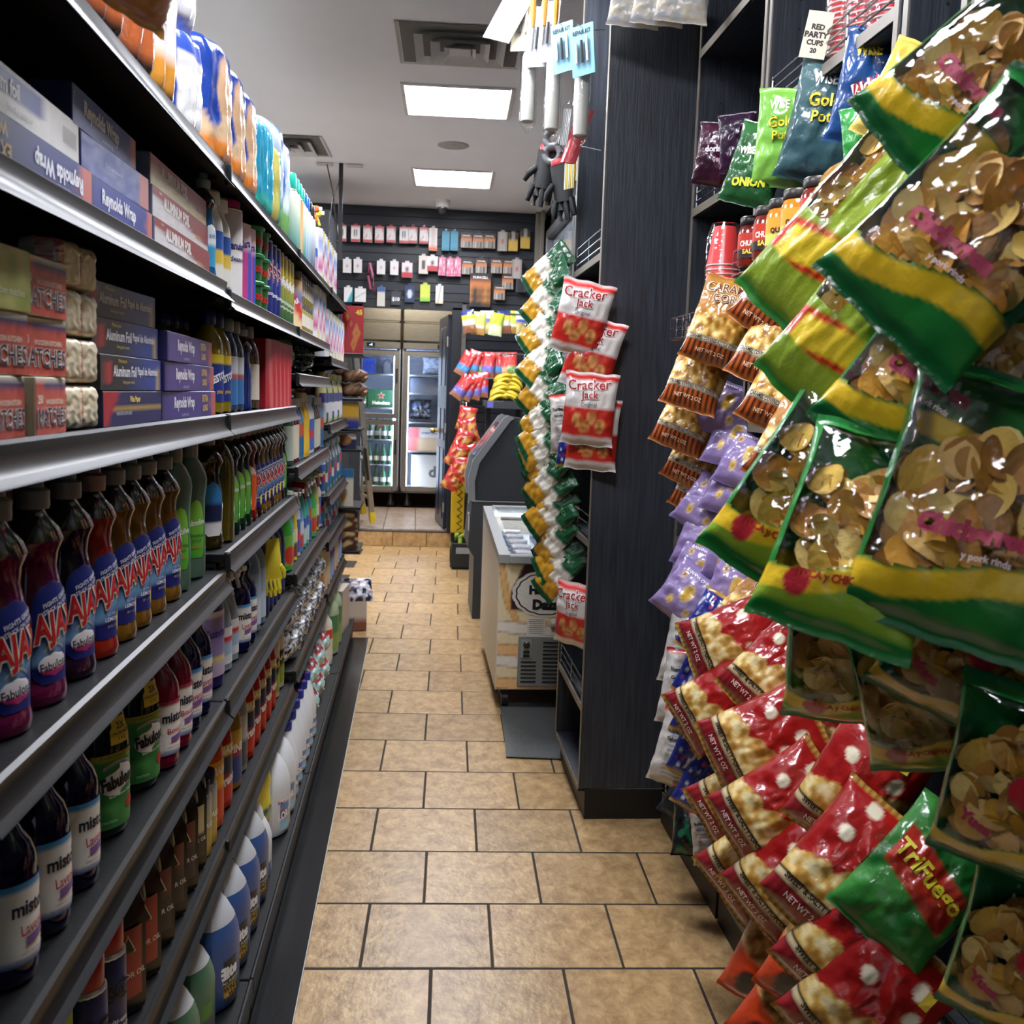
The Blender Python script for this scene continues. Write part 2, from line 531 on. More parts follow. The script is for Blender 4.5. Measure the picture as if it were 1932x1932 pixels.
# ---------------------------------------------------------------- ceiling fittings
PANEL = mat('light_diffuser', 'ffffff', .5, emit='f4f6ff', es=LAMP)
FRAMEW = mat('white_frame', 'c9c5be', .5)
def light_panel(x, y, label):
    e = link('ceiling_light', None)
    e.matrix_world = Matrix.Translation((x, y, ZC)) @ Matrix.Rotation(-TH, 4, 'Z')
    f = MB()
    for sx in (-1, 1):
        f.box((sx * .302, 0, -.006), (.022, .626, .012)).box((0, sx * .302, -.006), (.58, .022, .012))
    link('frame', f.build('frame', FRAMEW), e)
    link('diffuser', MB().box((0, 0, -.003), (.58, .58, .006), b=.001).build('diffuser', PANEL), e)
    tag(e, label, 'light', 'square ceiling light panels')
light_panel(.19, 6.09, 'glowing square ceiling light panel between the air vent and the round speaker')
light_panel(.235, 8.21, 'glowing square ceiling light panel between the round speaker and the dome camera')
light_panel(.15, 3.6, 'square ceiling light panel overhead by the tall black cabinet')
light_panel(.1, 1.45, 'square ceiling light panel overhead at the chip bag end of the aisle')
for _y, _n in ((-.4, 'first'), (1.8, 'second'), (3.9, 'third'), (6.1, 'fourth'), (8.2, 'fifth')):
    light_panel(-1.6, _y, f'{_n} unseen fill light panel added above the next aisle')  # unseen panels added as fill for the ceiling and top shelf
struct('floor_bounce_slab', MB().box((-1.62, 3.4, .001), (1.5, 12.2, .006)), mat('pale_bounce_slab', 'd4d2cc', .4, grain=.15, gscale=6))  # unseen pale slab added to bounce light up to the ceiling
def vent(x, y, label):
    e = link('ceiling_vent', None)
    e.matrix_world = Matrix.Translation((x, y, ZC)) @ Matrix.Rotation(-TH, 4, 'Z')
    m = mat('vent_white_metal', 'bdbbb7', .45, metal=.1, grain=.08)
    for i, (s, d) in enumerate(((.3, .01), (.215, .016), (.14, .022), (.075, .026))):
        q = MB()
        t = .062 if i < 3 else .075
        z0, z1 = -d * .4, -d - .012
        vs = []
        for a, zz in ((s, z1 if i else -.006), (s - t, z0 + .02)):
            vs += [(-a, -a, zz), (a, -a, zz), (a, a, zz), (-a, a, zz)]
        q.add(vs, [(0, 1, 5, 4), (1, 2, 6, 5), (2, 3, 7, 6), (3, 0, 4, 7)])
        q.add([(v[0] * .995, v[1] * .995, v[2] + .004) for v in vs], [(4, 5, 1, 0), (5, 6, 2, 1), (6, 7, 3, 2), (7, 4, 0, 3)])
        if i == 3:
            q.box((0, 0, -.03), (.1, .1, .008))
        link('louvre' if i else 'frame', q.build('louvre', m, 20), e)
    link('backing', MB().box((0, 0, -.001), (.56, .56, .002)).build('backing', mat('vent_dark', '67655f', .8)), e)
    tag(e, label, 'vent', 'ceiling air vents')
vent(.165, 5.14, 'square white ceiling air vent beside the hanging kitchen tools')
vent(-.96, 7.4, 'square metal ceiling air vent above the paper towel shelf')
e = link('ceiling_speaker', MB().lathe([(.105, .0), (.105, -.006), (.098, -.009), (.0, -.01)], 32).build('ceiling_speaker', mat('speaker_grille', '9c9894', .6, grain=.1)))
e.location = (.2, 7.136, ZC)
tag(e, 'round white speaker grille set in the ceiling', 'speaker')
e = link('security_camera', None)
e.location = (.177, 9.15, ZC)
link('mount', MB().lathe([(.062, 0), (.062, -.045), (.055, -.062), (.04, -.066)], 24).build('mount', mat('white_plastic', 'dedbd6', .4)), e)
link('dome', MB().lathe([(.042, -.064), (.042, -.082), (.036, -.1), (.022, -.112), (.004, -.118)], 20).build('dome', mat('smoked_dome', '4a4644', .08, metal=.5)), e)
tag(e, 'white dome security camera under the ceiling above the phone accessories', 'security camera')
# cable bar with post near the back
e = link('ceiling_post', None)
e.location = (-.6, 7.9, 0)
link('post', MB().box((0, 0, 2.75), (.03, .03, .7)).build('post', BLACKM), e)
link('cable', MB().tube([(-.1, -.05, 3.08), (-.06, 0, 2.9), (-.02, .05, 2.55)], .005).tube([(0, 0, 3.0), (-.06, .02, 2.85), (-.1, .05, 2.5)], .003, col='aaaaaa').build('cable', BLACKM), e)
link('ceiling_bracket', MB().box((-.12, 0, 3.085), (.12, .03, .02)).box((.1, 0, 3.085), (.12, .03, .015)).build('ceiling_bracket', FRAMEW), e)
tag(e, 'thin black post with cables rising to the ceiling behind the spray cans', 'post')
e = link('grey_partition_box', MB().box((-.93, 8.6, 2.52), (.44, .7, .6), b=.004).build('grey_partition_box', mat('grey_box_paint', '3c3e42', .6, grain=.1)))
tag(e, 'grey box on top of the far shelving near the slat wall', 'box')

# ================================================================ left shelving units
SX = -.41
BACKX = -.82
SECT = [(-.95, .98), (.98, 2.25), (2.25, 3.53), (3.53, 4.82), (4.82, 6.02)]
SHELFM = mat('black_shelf_metal', '0f1011', .5, grain=.3, gscale=60, bump=.06, spec=.3)
RAILD = mat('dark_rail', '1c1d1e', .55, grain=.2)
def rail_mesh(L):
    # curved price channel hanging from the shelf front
    prof = [(0, .002), (.006, -.002), (.004, -.014), (.006, -.024), (.013, -.034), (.020, -.040), (.022, -.043), (.018, -.042), (.010, -.036), (.001, -.026), (-.002, -.014)]
    n = len(prof)
    vs = [(x, -L / 2, z) for x, z in prof] + [(x, L / 2, z) for x, z in prof]
    a = MB()
    fs = [tuple(range(n - 1, -1, -1)), tuple(range(n, 2 * n))]
    for i in range(n):
        j = (i + 1) % n
        fs.append((i, n + i, n + j, j)[::-1])
    a.add(vs, fs)
    for q in (4, 5, 6, 7):
        a.m[2 + q] = 1
    return a.build('price_rail', [RAIL, RAILS], 30)
SHELVES = {0: [.44, .755, 1.05, 1.385, 1.665, 1.90], 1: [.44, .755, 1.05, 1.385, 1.665, 1.90],
           2: [.43, .757, 1.085, 1.385, 1.65, 1.905], 3: [.42, .742, 1.108, 1.495, 1.65, 1.905], 4: [.60, .90, 1.01, 1.275, 1.545, 1.905]}
SHELVES[3] = [0.467, 0.809, 1.178, 1.495, 1.65, 1.905]
SHELVES[4] = [0.483, 0.729, 0.947, 1.282, 1.595, 1.905]
ULAB = ['black metal shelving unit running past the camera', 'black metal shelving unit holding match boxes and large dish soaps', 'black metal shelving unit holding scouring powder cans and drain cleaner', 'black metal shelving unit holding the steel wool and teal bags', 'black metal shelving unit at the ladder end of the aisle']
for i, (y0, y1) in enumerate(SECT):
    L = y1 - y0 - .006
    yc = (y0 + y1) / 2
    e = link('shelving_unit', None)
    e.location = (SX, yc, 0)
    tag(e, ULAB[i], 'shelving', 'black gondola shelving')
    link('back_panel', MB().box((BACKX - SX - .01, 0, 1.2), (.02, L, 2.4)).build('back_panel', SHELFM), e)
    d = MB().box((-.18, 0, .05), (.48, L, .1), b=.003)
    dk = link('base_deck', d.build('base_deck', SHELFM), e)
    link('kick_rail', MB().box((.063, 0, .082), (.008, L, .044), b=.003).build('kick_rail', RAILD), dk)
    rm = rail_mesh(L)
    for z in SHELVES[i]:
        s = MB().box((-.2, 0, z - .01), (.4, L, .02), b=.003)
        for sy in (-1, 1):
            s.prism([(-.38, z - .02), (-.02, z - .02), (-.02, z - .03), (-.38, z - .09)], sy * (L / 2 - .006), sy * (L / 2 - .002))
        o = link('shelf', s.build('shelf', SHELFM), e)
        r = link('price_rail', rm, o)
        r.location = (0, 0, z + .001)
        link('end_clip', MB().box((.006, -L / 2 + .003, z - .02), (.014, .012, .045), b=.003).build('end_clip', BLACKM), o)
    for sy in (-1, 1):
        link('upright', MB().box((-.385, sy * (L / 2 - .015), 1.2), (.04, .028, 2.4)).build('upright', BLACKM), e)
bd = MB().box((-.3005, 2.6, .0065), (.097, 6.65, .005), b=.002)
tag(link('floor_board', bd.build('floor_board', mat('glossy_black_board', '131415', .22, grain=.3, gscale=6, bump=.03))), 'scuffed glossy black board along the foot of the shelving', 'board')
tag(link('floor_board_highlight', MB().tube([(-.2515, -.8, .006), (-.2515, 5.92, .006)], .0022, 6).build('floor_board_highlight', mat('pale_edge_highlight', 'b9b5aa', .4))), 'thin pale line drawn as the highlight between black board and tiles', 'edging')  # pale tube colours in the thin highlight along the board edge

# ================================================================ right fixtures
CX = .585
def cabinet():
    e = link('tall_cabinet', None)
    e.location = (CX, 3.36, 0)
    tag(e, 'tall black wood cabinet with open shelves beside the freezer', 'cabinet')
    link('side_panel', MB().box((.36, .011, 1.6), (.72, .022, 2.98), b=.002).build('side_panel', WOOD), e)
    link('side_panel', MB().box((.36, .6, 1.6), (.72, .022, 2.98), b=.002).build('side_panel', WOOD), e)
    link('back_panel', MB().box((.3, .3, 1.6), (.02, .57, 2.98)).build('back_panel', WOOD), e)
    link('plinth', MB().box((.37, .3, .055), (.7, .6, .11), b=.002).build('plinth', mat('black_plinth', '141413', .5, grain=.2)), e)
    ed = MB()
    ed.box((-.0015, .011, 1.6), (.003, .023, 2.98), b=.0005).box((-.0015, .6, 1.6), (.003, .023, 2.98), b=.0005)
    link('front_edging', ed.build('front_edging', EDGE), e)
    for z in (.115, .40, .97, 1.32, 1.92):
        sh = link('shelf', MB().box((.145, .305, z - .012), (.29, .565, .024), b=.002).build('shelf', WOOD), e)
        link('shelf_edging', MB().box((-.001, .305, z - .012), (.003, .565, .024), b=.0005).build('shelf_edging', EDGE), sh)
        if z in (.40, .97, 1.92):
            w = MB()
            for k in range(3):
                w.tube([(.004, .03, z + .02 + k * .03), (.004, .58, z + .02 + k * .03)], .0025)
            for k in range(3):
                w.tube([(.006, .03 + k * .275, z), (.006, .03 + k * .275, z + .085)], .003)
            link('wire_rail', w.build('wire_rail', CHROME), sh)
cabinet()
RX = .868
DEP = .40
def bay(y0, y1, label, shelves, group='black open shelf bays', baskets=()):
    """open bay between far end y1 and near end y0"""
    e = link('wall_shelf_bay', None)
    e.location = (RX, y0, 0)
    L = y1 - y0
    tag(e, label, 'shelving', group)
    for y in (.009, L - .009):
        p = link('side_panel', MB().box((DEP / 2, y, 1.62), (DEP, .018, 2.95), b=.0015).build('side_panel', WOOD), e)
        link('edging', MB().box((-.0015, y, 1.62), (.004, .019, 2.95), b=.0005).build('edging', EDGE), p)
    h = MB()
    for k in range(30):
        for xx in (.07, .3):
            h.box((xx, L - .0185, .5 + k * .07), (.005, .001, .005), b=.0005)
    link('peg_holes', h.build('peg_holes', mat('peg_hole_dark', '08090a', .7)), e)['kind'] = 'stuff'
    link('back_panel', MB().box((DEP - .006, L / 2, 1.62), (.012, L - .036, 2.95)).build('back_panel', WOOD), e)
    link('plinth', MB().box((DEP / 2, L / 2, .045), (DEP - .002, L, .09), b=.002).build('plinth', mat('black_plinth', '141413', .5, grain=.2)), e)
    for z in shelves:
        sh = link('shelf', MB().box((DEP / 2, L / 2, z - .013), (DEP - .012, L - .037, .026), b=.0015).build('shelf', WOOD), e)
        link('shelf_edging', MB().box((-.001, L / 2, z - .013), (.004, L - .037, .026), b=.0005).build('shelf_edging', EDGE), sh)
        if (z in baskets):
            w = MB()
            for k in range(3):
                w.tube([(.004, .02, z + .02 + k * .025), (.004, L - .02, z + .02 + k * .025)], .0025)
            for k in range(4):
                w.tube([(.006, .03 + k * (L - .06) / 3, z - .005), (.006, .03 + k * (L - .06) / 3, z + .075)], .003)
            link('wire_rail', w.build('wire_rail', CHROME), sh)
bay(2.675, 3.335, 'black shelf bay with peg holes beside the tall cabinet', [.115, 2.06, 2.55, .62, 1.0], baskets=(.115, 2.06))
bay(1.91, 2.655, 'black shelf bay holding the red party cups', [.115, 2.19, 1.0, 1.4], baskets=(.115, 2.19))
bay(1.66, 1.89, 'narrow black shelf bay behind the green chip bags', [.115, .9])
bay(.7, 1.645, 'black shelf bay with wire rail nearest the camera', [.115, .46, 1.0], baskets=(.46,))

# ================================================================ product builders
def interp(prof, z):
    for (r0, z0), (r1, z1) in zip(prof, prof[1:]):
        if z0 <= z <= z1 and z1 > z0:
            return r0 + (r1 - r0) * (z - z0) / (z1 - z0)
    return prof[-1][0]
def liquid(name, col, trans=.45, rough=.1):
    return mat('bottle_' + name, col, rough, trans=trans, ior=1.35, coat=.3, spec=.6)
def bottle(name, cat, prof, bm, cap=None, capcol='8e8a86', label=None, texts=(), sx=1., sy=1., n=22, sq=0., bcol='808080', extra=None, capmat=None, fill=None, airmat=None):
    """prof of the body; label = (z0, z1, halfwidth, paint(u,v), taper); texts = (string,u,z,h,col,rot,bold,maxw)"""
    def sf(u, z):
        r = interp(prof, z) + .0009
        q = u / max(r * sx, 1e-4)
        a = max(-1.5, min(1.5, q))
        return (r * sx * sin(a), -r * sy * cos(a), z)
    if fill:
        below = [p for p in prof if p[1] < fill] + [(interp(prof, fill), fill)]
        above = [(interp(prof, fill) , fill)] + [p for p in prof if p[1] > fill]
        mb = MB().lathe(below, n, sx, sy, col=bcol, sq=sq).lathe(above, n, sx, sy, col=bcol, sq=sq, m=1)
        body = mb.build(name + '_body', [bm, airmat or CLEAR], 35)
    else:
        body = MB().lathe(prof, n, sx, sy, col=bcol, sq=sq).build(name + '_body', bm, 35)
    parts = [('body', body, [])]
    if cap:
        parts.append(('cap', MB().lathe(cap, 16, col=capcol).build(name + '_cap', capmat or PLASTIC, 35), []))
    if label:
        z0, z1, hw, paint, taper = label
        nu, nv = 14, 18
        def lf(u, v):
            w = 1.
            if taper and v > 1 - taper:
                w = sqrt(max(.0, 1 - ((v - 1 + taper) / taper) ** 2)) * .999 + .001
            if taper and v < -1 + taper * .5:
                w *= sqrt(max(.0, 1 - ((-1 + taper * .5 - v) / (taper * .5)) ** 2 * .6))
            p = sf(u * hw * w, (z0 + z1) / 2 + v * (z1 - z0) / 2)
            return (p[0], p[1], p[2])
        lb = MB().grid(lf, nu, nv, paint)
        sub = []
        if texts:
            tb = MB()
            for ti, t in enumerate(texts):
                t = tuple(t) + (0., .0, None)[max(0, len(t) - 5):]
                s_, u_, z_, h_, c_, r_, b_, mw = t[:8]
                def tf(u, z, ti=ti):
                    p = sf(u, z)
                    l = sqrt(p[0] ** 2 + p[1] ** 2)
                    k = 1 + (.0009 + .0003 * ti if not name.startswith('green_cleaner_bottle') else .0022) / max(l, .005)
                    return (p[0] * k, p[1] * k, z)
                tb.text(s_, tf, u_, z_, h_, c_, rot=r_, bold=b_, maxw=mw)
            sub = [('lettering', tb.build(name + '_lettering', INK, None))]
        parts.append(('label', lb.build(name + '_label', LABEL, 60), sub))
    if extra:
        parts += extra
    return Kind(name, cat, parts)
def carton(name, cat, w, d, h, paint, texts=(), top=None, side=None, nu=16, nv=8):
    """box with printed front; origin at base centre, front at -Y"""
    top = top or paint(0, .9)
    side = side or paint(.9, 0)
    b = MB().box((0, 0, h / 2), (w, d, h), side, b=.0012)
    body = b.build(name + '_box', CARTON, 30)
    f = MB()
    f.grid(lambda u, v: (u * (w / 2 - .001), -d / 2 - .0003, h / 2 + v * (h / 2 - .001)), nu, nv, paint)
    f.grid(lambda u, v: (u * (w / 2 - .001), v * (d / 2 - .001), h + .0003), 2, 2, top)
    sub = []
    if texts:
        tb = MB()
        for ti, t in enumerate(texts):
            t = tuple(t) + (0., .0, None)[max(0, len(t) - 5):]
            s_, u_, z_, h_, c_, r_, b_, mw = t[:8]
            tb.text(s_, lambda u, z: (u, -d / 2 - .0008 - .0003 * ti, z), u_, z_, h_, c_, rot=r_, bold=b_, maxw=mw)
        sub = [('lettering', tb.build(name + '_lettering', INK, None))]
    return Kind(name, cat, [('box', body, []), ('print', f.build(name + '_print', CARTON, None), sub)])
def bagmesh(name, w, h, t, paint, seed=0, nu=26, nv=34, mats=None, window=None, wrinkle=.006, crimp=.06, back=None, belly=.0, flop=0.):
    def surf(u, v, sg):
        eu = max(0., 1 - abs(u) ** 2.6)
        vv = min(1., abs(v) / (1 - crimp))
        ev = max(0., 1 - vv ** 2.4)
        th = t * .5 * eu ** .5 * ev ** .55 * (1 - belly * v)
        wr = wrinkle * (nz(u * 2.2 + sg, v * 2.6, 1.3, seed) + .5 * nz(u * 6, v * 5, 1.2, seed + 3 * sg)) * (ev * .8 + .12)
        pin = 1 - .10 * (1 - (1 - min(1, abs(v))) ** .35) * 0 - .07 * ev ** .5 + .015 * nz(v * 3, seed, 1., seed)
        sag = flop * v * v * (1 if v > 0 else .5)
        return (u * w / 2 * pin, sg * (th + .0012) + wr - sag, v * h / 2 + .004 * nz(u * 3, seed * 1.7, 1., 2.) * abs(v))
    mb = MB()
    mb.grid(lambda u, v: surf(u, v, -1), nu, nv, paint, mfn=window)
    mb.grid(lambda u, v: surf(u, v, 1), nu, max(8, nv // 2), back or (lambda u, v: paint(-u, v)), flip=True)
    me = mb.build(name, mats or FILM, 75)
    return me, surf
def bag(name, cat, w, h, t, paint, texts=(), seed=0, mats=None, window=None, chips=None, back=None, wrinkle=.006, extra_ink=None, nu=26, nv=34, flop=0., crimp=.06):
    me, surf = bagmesh(name + '_film', w, h, t, paint, seed, nu, nv, mats, window, wrinkle, crimp, back, flop=flop)
    parts = []
    sub = []
    if texts:
        tb = MB()
        def tf(u, z, ti=0):
            p = surf(max(-1, min(1, u / (w / 2))), max(-1, min(1, z / (h / 2))), -1)
            return (p[0], p[1] - .0028 - .0006 * ti, p[2])
        for ti, tt in enumerate(texts):
            tt = tuple(tt) + (0., .0, None)[max(0, len(tt) - 5):]
            s_, u_, z_, h_, c_, r_, b_, mw = tt[:8]
            tb.text(s_, lambda u, z, ti=ti: tf(u, z, ti), u_, z_, h_, c_, rot=r_, bold=b_, maxw=mw)
        sub = [('lettering', tb.build(name + '_lettering', INK, None))]
    parts.append(('film', me, sub))
    if chips:
        parts.append(('chips_inside', chips, []))
    return Kind(name, cat, parts)
def P_plain(c):
    return lambda u, v: c

# ---- dish soap
AJ = [(.028, 0), (.040, .003), (.0425, .012), (.0405, .024), (.0385, .032), (.039, .06), (.0405, .1), (.0395, .125), (.034, .147), (.0305, .163), (.0335, .180), (.0415, .194), (.0355, .207), (.022, .221), (.0145, .229), (.0135, .235)]
AJCAP = [(.0175, .231), (.0185, .235), (.0185, .252), (.0125, .256), (.0115, .268), (.009, .271)]
def aj_paint(u, v):
    c = '1b2a78'
    k = v - .35 * u
    if v < -.62:
        return '16206a'
    if -.55 < k < .05:
        return mix('1b2a78', '7fb4de', .9 - abs(k + .25) * 2.2)
    return c
AJT = [('FIGHTS GREASE', .004, .127, .0055, 'e8ecf4', .28, .02, .05), ('STUCK-ON FOOD', .004, .119, .0055, 'e8ecf4', .28, .02, .05),
       ('AJAX', .004, .093, .047, 'f4ecd8', .12, .09, .08), ('AJAX', .004, .093, .044, 'c8202a', .12, .03, .075)]
AJF = [('Fabuloso', -.004, .05, .011, '16161c', .12, .02, .042)]
AJL = [('ULTRA', 0, .062, .004, 'dfe6f0'), ('LEMON', 0, .055, .006, 'f2f2f2', 0, .02), ('28 FL OZ', 0, .045, .0035, 'b9c6e0')]
def fab_oval():
    m = MB()
    def sfp(u, z, k):
        r = interp(AJ, z) + .0014 + k
        a = u / r
        return (r * sin(a), -r * .68 * cos(a), z)
    m.grid(lambda u, v: sfp(-.004 + u * .024 * sqrt(max(0, 1 - v * v)), .05 + v * .014, 0), 10, 8, lambda u, v: 'f3eef0' if v > -.35 else 'd83a8c')
    m.grid(lambda u, v: sfp(-.004 + u * .017, .066 + (1 - u * u) * .008 + v * .0018, 0), 10, 2, lambda u, v: 'e8c04a' if v > 0 else '5a9ad0')
    return m.build('scent_badge', LABEL, 60)
FOVAL = fab_oval()
def lemon():
    m = MB()
    def sfp(u, z):
        r = interp(AJ, z) + .0014
        a = u / r
        return (r * sin(a), -r * .68 * cos(a), z)
    m.grid(lambda u, v: sfp(.026 + u * .008 * sqrt(max(0, 1 - v * v)), .048 + v * .016), 6, 6, 'e8d35a')
    return m.build('lemon_picture', LABEL, 60)
LEMON = lemon()
def ajax(nm, col, fab):
    k = bottle('dish_soap_bottle', 'bottle', AJ, liquid(nm, col, .5), AJCAP, '8d8885' if nm != 'red_soap' else 'a87f7a', (.028, .148, .036, aj_paint, .55), AJT[:4] + (AJF if fab else AJL), sy=.68,
               fill=.196, airmat=mat('clear_bottle_shoulder', '4c453d', .06, trans=.4, ior=1.3, coat=.8))
    k.parts.append(('scent_badge', FOVAL, []) if fab else ('lemon_picture', LEMON, []))
    return k
AJ_MAG = ajax('magenta_soap', '8a1f56', True)
AJ_PUR = ajax('dark_purple_soap', '3a1638', True)
AJ_RED = ajax('red_soap', 'c02a18', False)
AJ_AMB = ajax('amber_soap', '9a6a18', False)
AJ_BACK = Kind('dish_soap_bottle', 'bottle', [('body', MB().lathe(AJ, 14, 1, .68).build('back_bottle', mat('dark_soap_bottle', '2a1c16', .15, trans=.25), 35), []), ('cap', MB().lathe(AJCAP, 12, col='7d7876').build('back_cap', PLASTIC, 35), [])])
PM = [(.028, 0), (.036, .004), (.0385, .015), (.039, .06), (.0375, .12), (.038, .165), (.0415, .19), (.0425, .203), (.040, .217), (.031, .235), (.020, .249), (.0175, .254)]
def pm_paint(u, v):
    return mix('3f9a2e', '8fcf4a', (v + 1) / 2 + .25 * u) if abs(u) < .8 else '2c7f38'
PALM = bottle('dish_soap_bottle', 'bottle', PM, mat('grey_green_plastic', '52705f', .3, trans=.1), [(.0185, .25), (.019, .254), (.019, .275), (.0175, .279)], '8f8e8a', (.045, .165, .028, pm_paint, .8),
              [('Palmolive', 0, .118, .012, 'f4f8f0', .1, .03, .046), ('essential', 0, .092, .008, '2c5a20'), ('clean', 0, .082, .008, '2c5a20'), ('ORIGINAL', 0, .068, .004, 'd04030', 0, .02)], sy=.62)
PALM_S = bottle('slim_dish_soap_bottle', 'bottle', AJ, liquid('slim_green', '16331f', .4), AJCAP, '8d8885', (.03, .15, .026, pm_paint, .6), [('Palmolive', 0, .11, .011, 'f4f8f0', .1, .03, .04)], sy=.68)
ORANGE_S = bottle('slim_dish_soap_bottle', 'bottle', AJ, liquid('slim_red', '8c1d14', .4), AJCAP, '9a8d88', (.03, .15, .026, lambda u, v: 'e8622a' if v < .6 else 'f0d8c0', .6), [], sy=.68)
OILY = bottle('cooking_oil_bottle', 'bottle', [(.036, 0), (.042, .006), (.042, .15), (.040, .19), (.030, .215), (.018, .232), (.016, .24)], liquid('olive_yellow', '6b5d12', .55), [(.02, .238), (.021, .242), (.021, .262), (.019, .266)], '9c9a94', n=20)
# ---- multipurpose cleaner with long neck
MI = [(.032, 0), (.039, .004), (.042, .014), (.0415, .026), (.0425, .032), (.0425, .127), (.0415, .132), (.0425, .138), (.0405, .153), (.035, .168), (.026, .181), (.0215, .191), (.0235, .199), (.0265, .207), (.0265, .213), (.0225, .223), (.017, .238), (.0145, .246), (.0145, .252)]
MICAP = [(.017, .246), (.0175, .249), (.0175, .270), (.0165, .273)]
def mi_paint(strip):
    def f(u, v):
        if v > .82:
            return strip
        if v < -.88:
            return '3a62a8'
        return mix('e8e4da', 'f4f2ec', .5 + .5 * u)
    return f
def misto(nm, col, capcol, strip, scent, sc, trans=.35):
    T = [('mistolín', .006, .098, .019, '1a1c30', 0, .03, .066), (scent, .008, .073, .014, sc, .1, .01, .05), ('multi-purpose cleaner', .004, .05, .004, 'c04a40', 0, 0, .05),
         ('cleans and deodorizes', .004, .043, .0035, '6a6a72', 0, 0, .05), ('28 FL OZ (828 mL)', -.012, .036, .003, '6a6a72')]
    fl = MB()
    def sf(u, z):
        r = interp(MI, z) + .0016
        return (r * sin(u / r), -r * cos(u / r), z)
    fl.grid(lambda u, v: sf(.01 + u * .02, .058 + v * .006 + .003 * u), 8, 2, '7c5a94')
    k = bottle('cleaner_bottle', 'bottle', MI, liquid(nm, col, trans, .08), MICAP, capcol, (.028, .128, .062, mi_paint(strip), 0), T)
    k.parts.append(('flower_picture', fl.build('flower_picture', LABEL, 60), []))
    return k
MI_LAV = misto('lavender_blue', '1a1846', '1a1520', '4a9ad0', 'Lavender', 'b8434e')
MI_PNK = misto('pink_cleaner', '9c1238', 'b8aaa4', 'a8344a', 'Bouquet', 'c83848')
MI_BLU = misto('deep_blue_cleaner', '161a52', 'b0a69e', '4a9ad0', 'Lavender', 'b8434e')
FB = [(.034, 0), (.042, .006), (.046, .02), (.046, .135), (.044, .16), (.036, .19), (.024, .215), (.017, .228), (.016, .24)]
def fb_paint(u, v):
    if v > .86:
        return 'c8b43a'
    if v > .7:
        return '2f8a3a'
    return mix('1e6b34', '5fae58', .5 + .6 * nz(u * 2, v * 2, 1.1, 4.)) if v < -.35 else '2c8040'
def fabul():
    m = MB()
    def sf(u, z, k=.0016):
        r = interp(FB, z) + k
        return (r * sin(u / r), -r * .74 * cos(u / r), z)
    m.grid(lambda u, v: sf(u * .036 * sqrt(max(0, 1 - v * v)), .092 + v * .02 + u * .005, .0018), 16, 10, 'f0f0ea')
    m.grid(lambda u, v: sf(u * .03, .112 + (1 - u * u) * .008 + v * .003), 10, 2, lambda u, v: 'd8b23a' if v > 0 else '4a8ac0')
    m2 = MB().grid(lambda u, v: sf(.006 + u * .022 * (1 if v < .2 else .8), .168 + v * .02, .002), 6, 6, 'd8bf3c')
    tb = MB()
    for t, z, h in (('2X', .176, .011), ('CONCENTRATED', .164, .0045), ('1 = 2', .156, .006)):
        tb.text(t, lambda u, z_: sf(u, z_, .0032), .006, z, h, '23241c', bold=.02)
    k = bottle('green_cleaner_bottle', 'bottle', FB, liquid('forest_green', '10301a', .35), [(.018, .236), (.019, .24), (.019, .262), (.018, .265)], '1a1a1a', (.018, .135, .05, fb_paint, 0),
               [('2X CONCENTRATED FORMULA', 0, .1315, .0045, '1c4020', 0, .02, .07), ('Fabuloso', .0, .092, .022, '111413', .12, .05, .066), ('Multi-Purpose Cleaner', .004, .07, .005, 'f0f0ea', .1, .01, .05), ('CAUTION', -.02, .03, .004, 'f0f0ea')], sy=.74)
    ap = MB().grid(lambda u, v: sf(.024 + u * .011 * sqrt(max(0, 1 - v * v)), .05 + v * .011, .0022), 8, 8, 'b02a24')
    k.parts += [('brand_oval', m.build('brand_oval', LABEL, 60), []), ('yellow_tag', m2.build('yellow_tag', LABEL, 60), [('lettering', tb.build('tag_lettering', INK, None))]), ('apple_picture', ap.build('apple_picture', LABEL, 60), [])]
    return k
FABUL = fabul()
# ---- motor oil quart: flat jug with side handle
def oil(labelled, lab, cap, tri=True):
    b = MB().lathe([(.034, 0), (.043, .004), (.046, .014), (.046, .15), (.044, .17), (.037, .188), (.024, .202), (.014, .210), (.0135, .216)], 24, 1., .66, sq=.35)
    hd = MB().tube([(.004, 0, .2), (.024, 0, .213), (.042, 0, .2), (.047, 0, .165), (.044, 0, .14)], [.006, .007, .007, .007, .006], 8)
    def of(u, z):
        a = u / .05
        return (.0475 * sin(a) * 1.12, -.0475 * .66 * cos(a) * 1.06 - .0012, z)
    f = MB().grid(lambda u, v: of(u * .026, .088 + v * .055), 10, 12, lab)
    tb = MB()
    def o2(u, z):
        p = of(u, z)
        return (p[0], p[1] - .0007, z)
    if tri:
        tb.add([o2(-.014, .105), o2(.014, .105), o2(0, .136)], [(0, 1, 2)], 'd8c8a0')
        p3 = [o2(-.0105, .1072), o2(.0105, .1072), o2(0, .131)]
        tb.add([(x, y - .0006, z) for x, y, z in p3], [(0, 1, 2)], '151515')
    tb.text('MOTOR OIL', o2, 0, .07, .009, 'd9cdb8', bold=.02)
    jug = mat('black_oil_jug', '17140f', .28)
    return Kind('motor_oil_bottle', 'bottle', [('jug', b.build('oil_jug', jug, 40), [('handle', hd.build('oil_handle', jug, 40))]),
                ('cap', MB().lathe([(.015, .21), (.0155, .213), (.0155, .232), (.014, .234)], 14, col=cap).build('oil_cap', PLASTIC), []),
                ('label', f.build('oil_label', LABEL, None), [('lettering', tb.build('oil_lettering', INK, None))])])
OIL_R = oil(True, lambda u, v: '9a3a2e', '1c1a18')
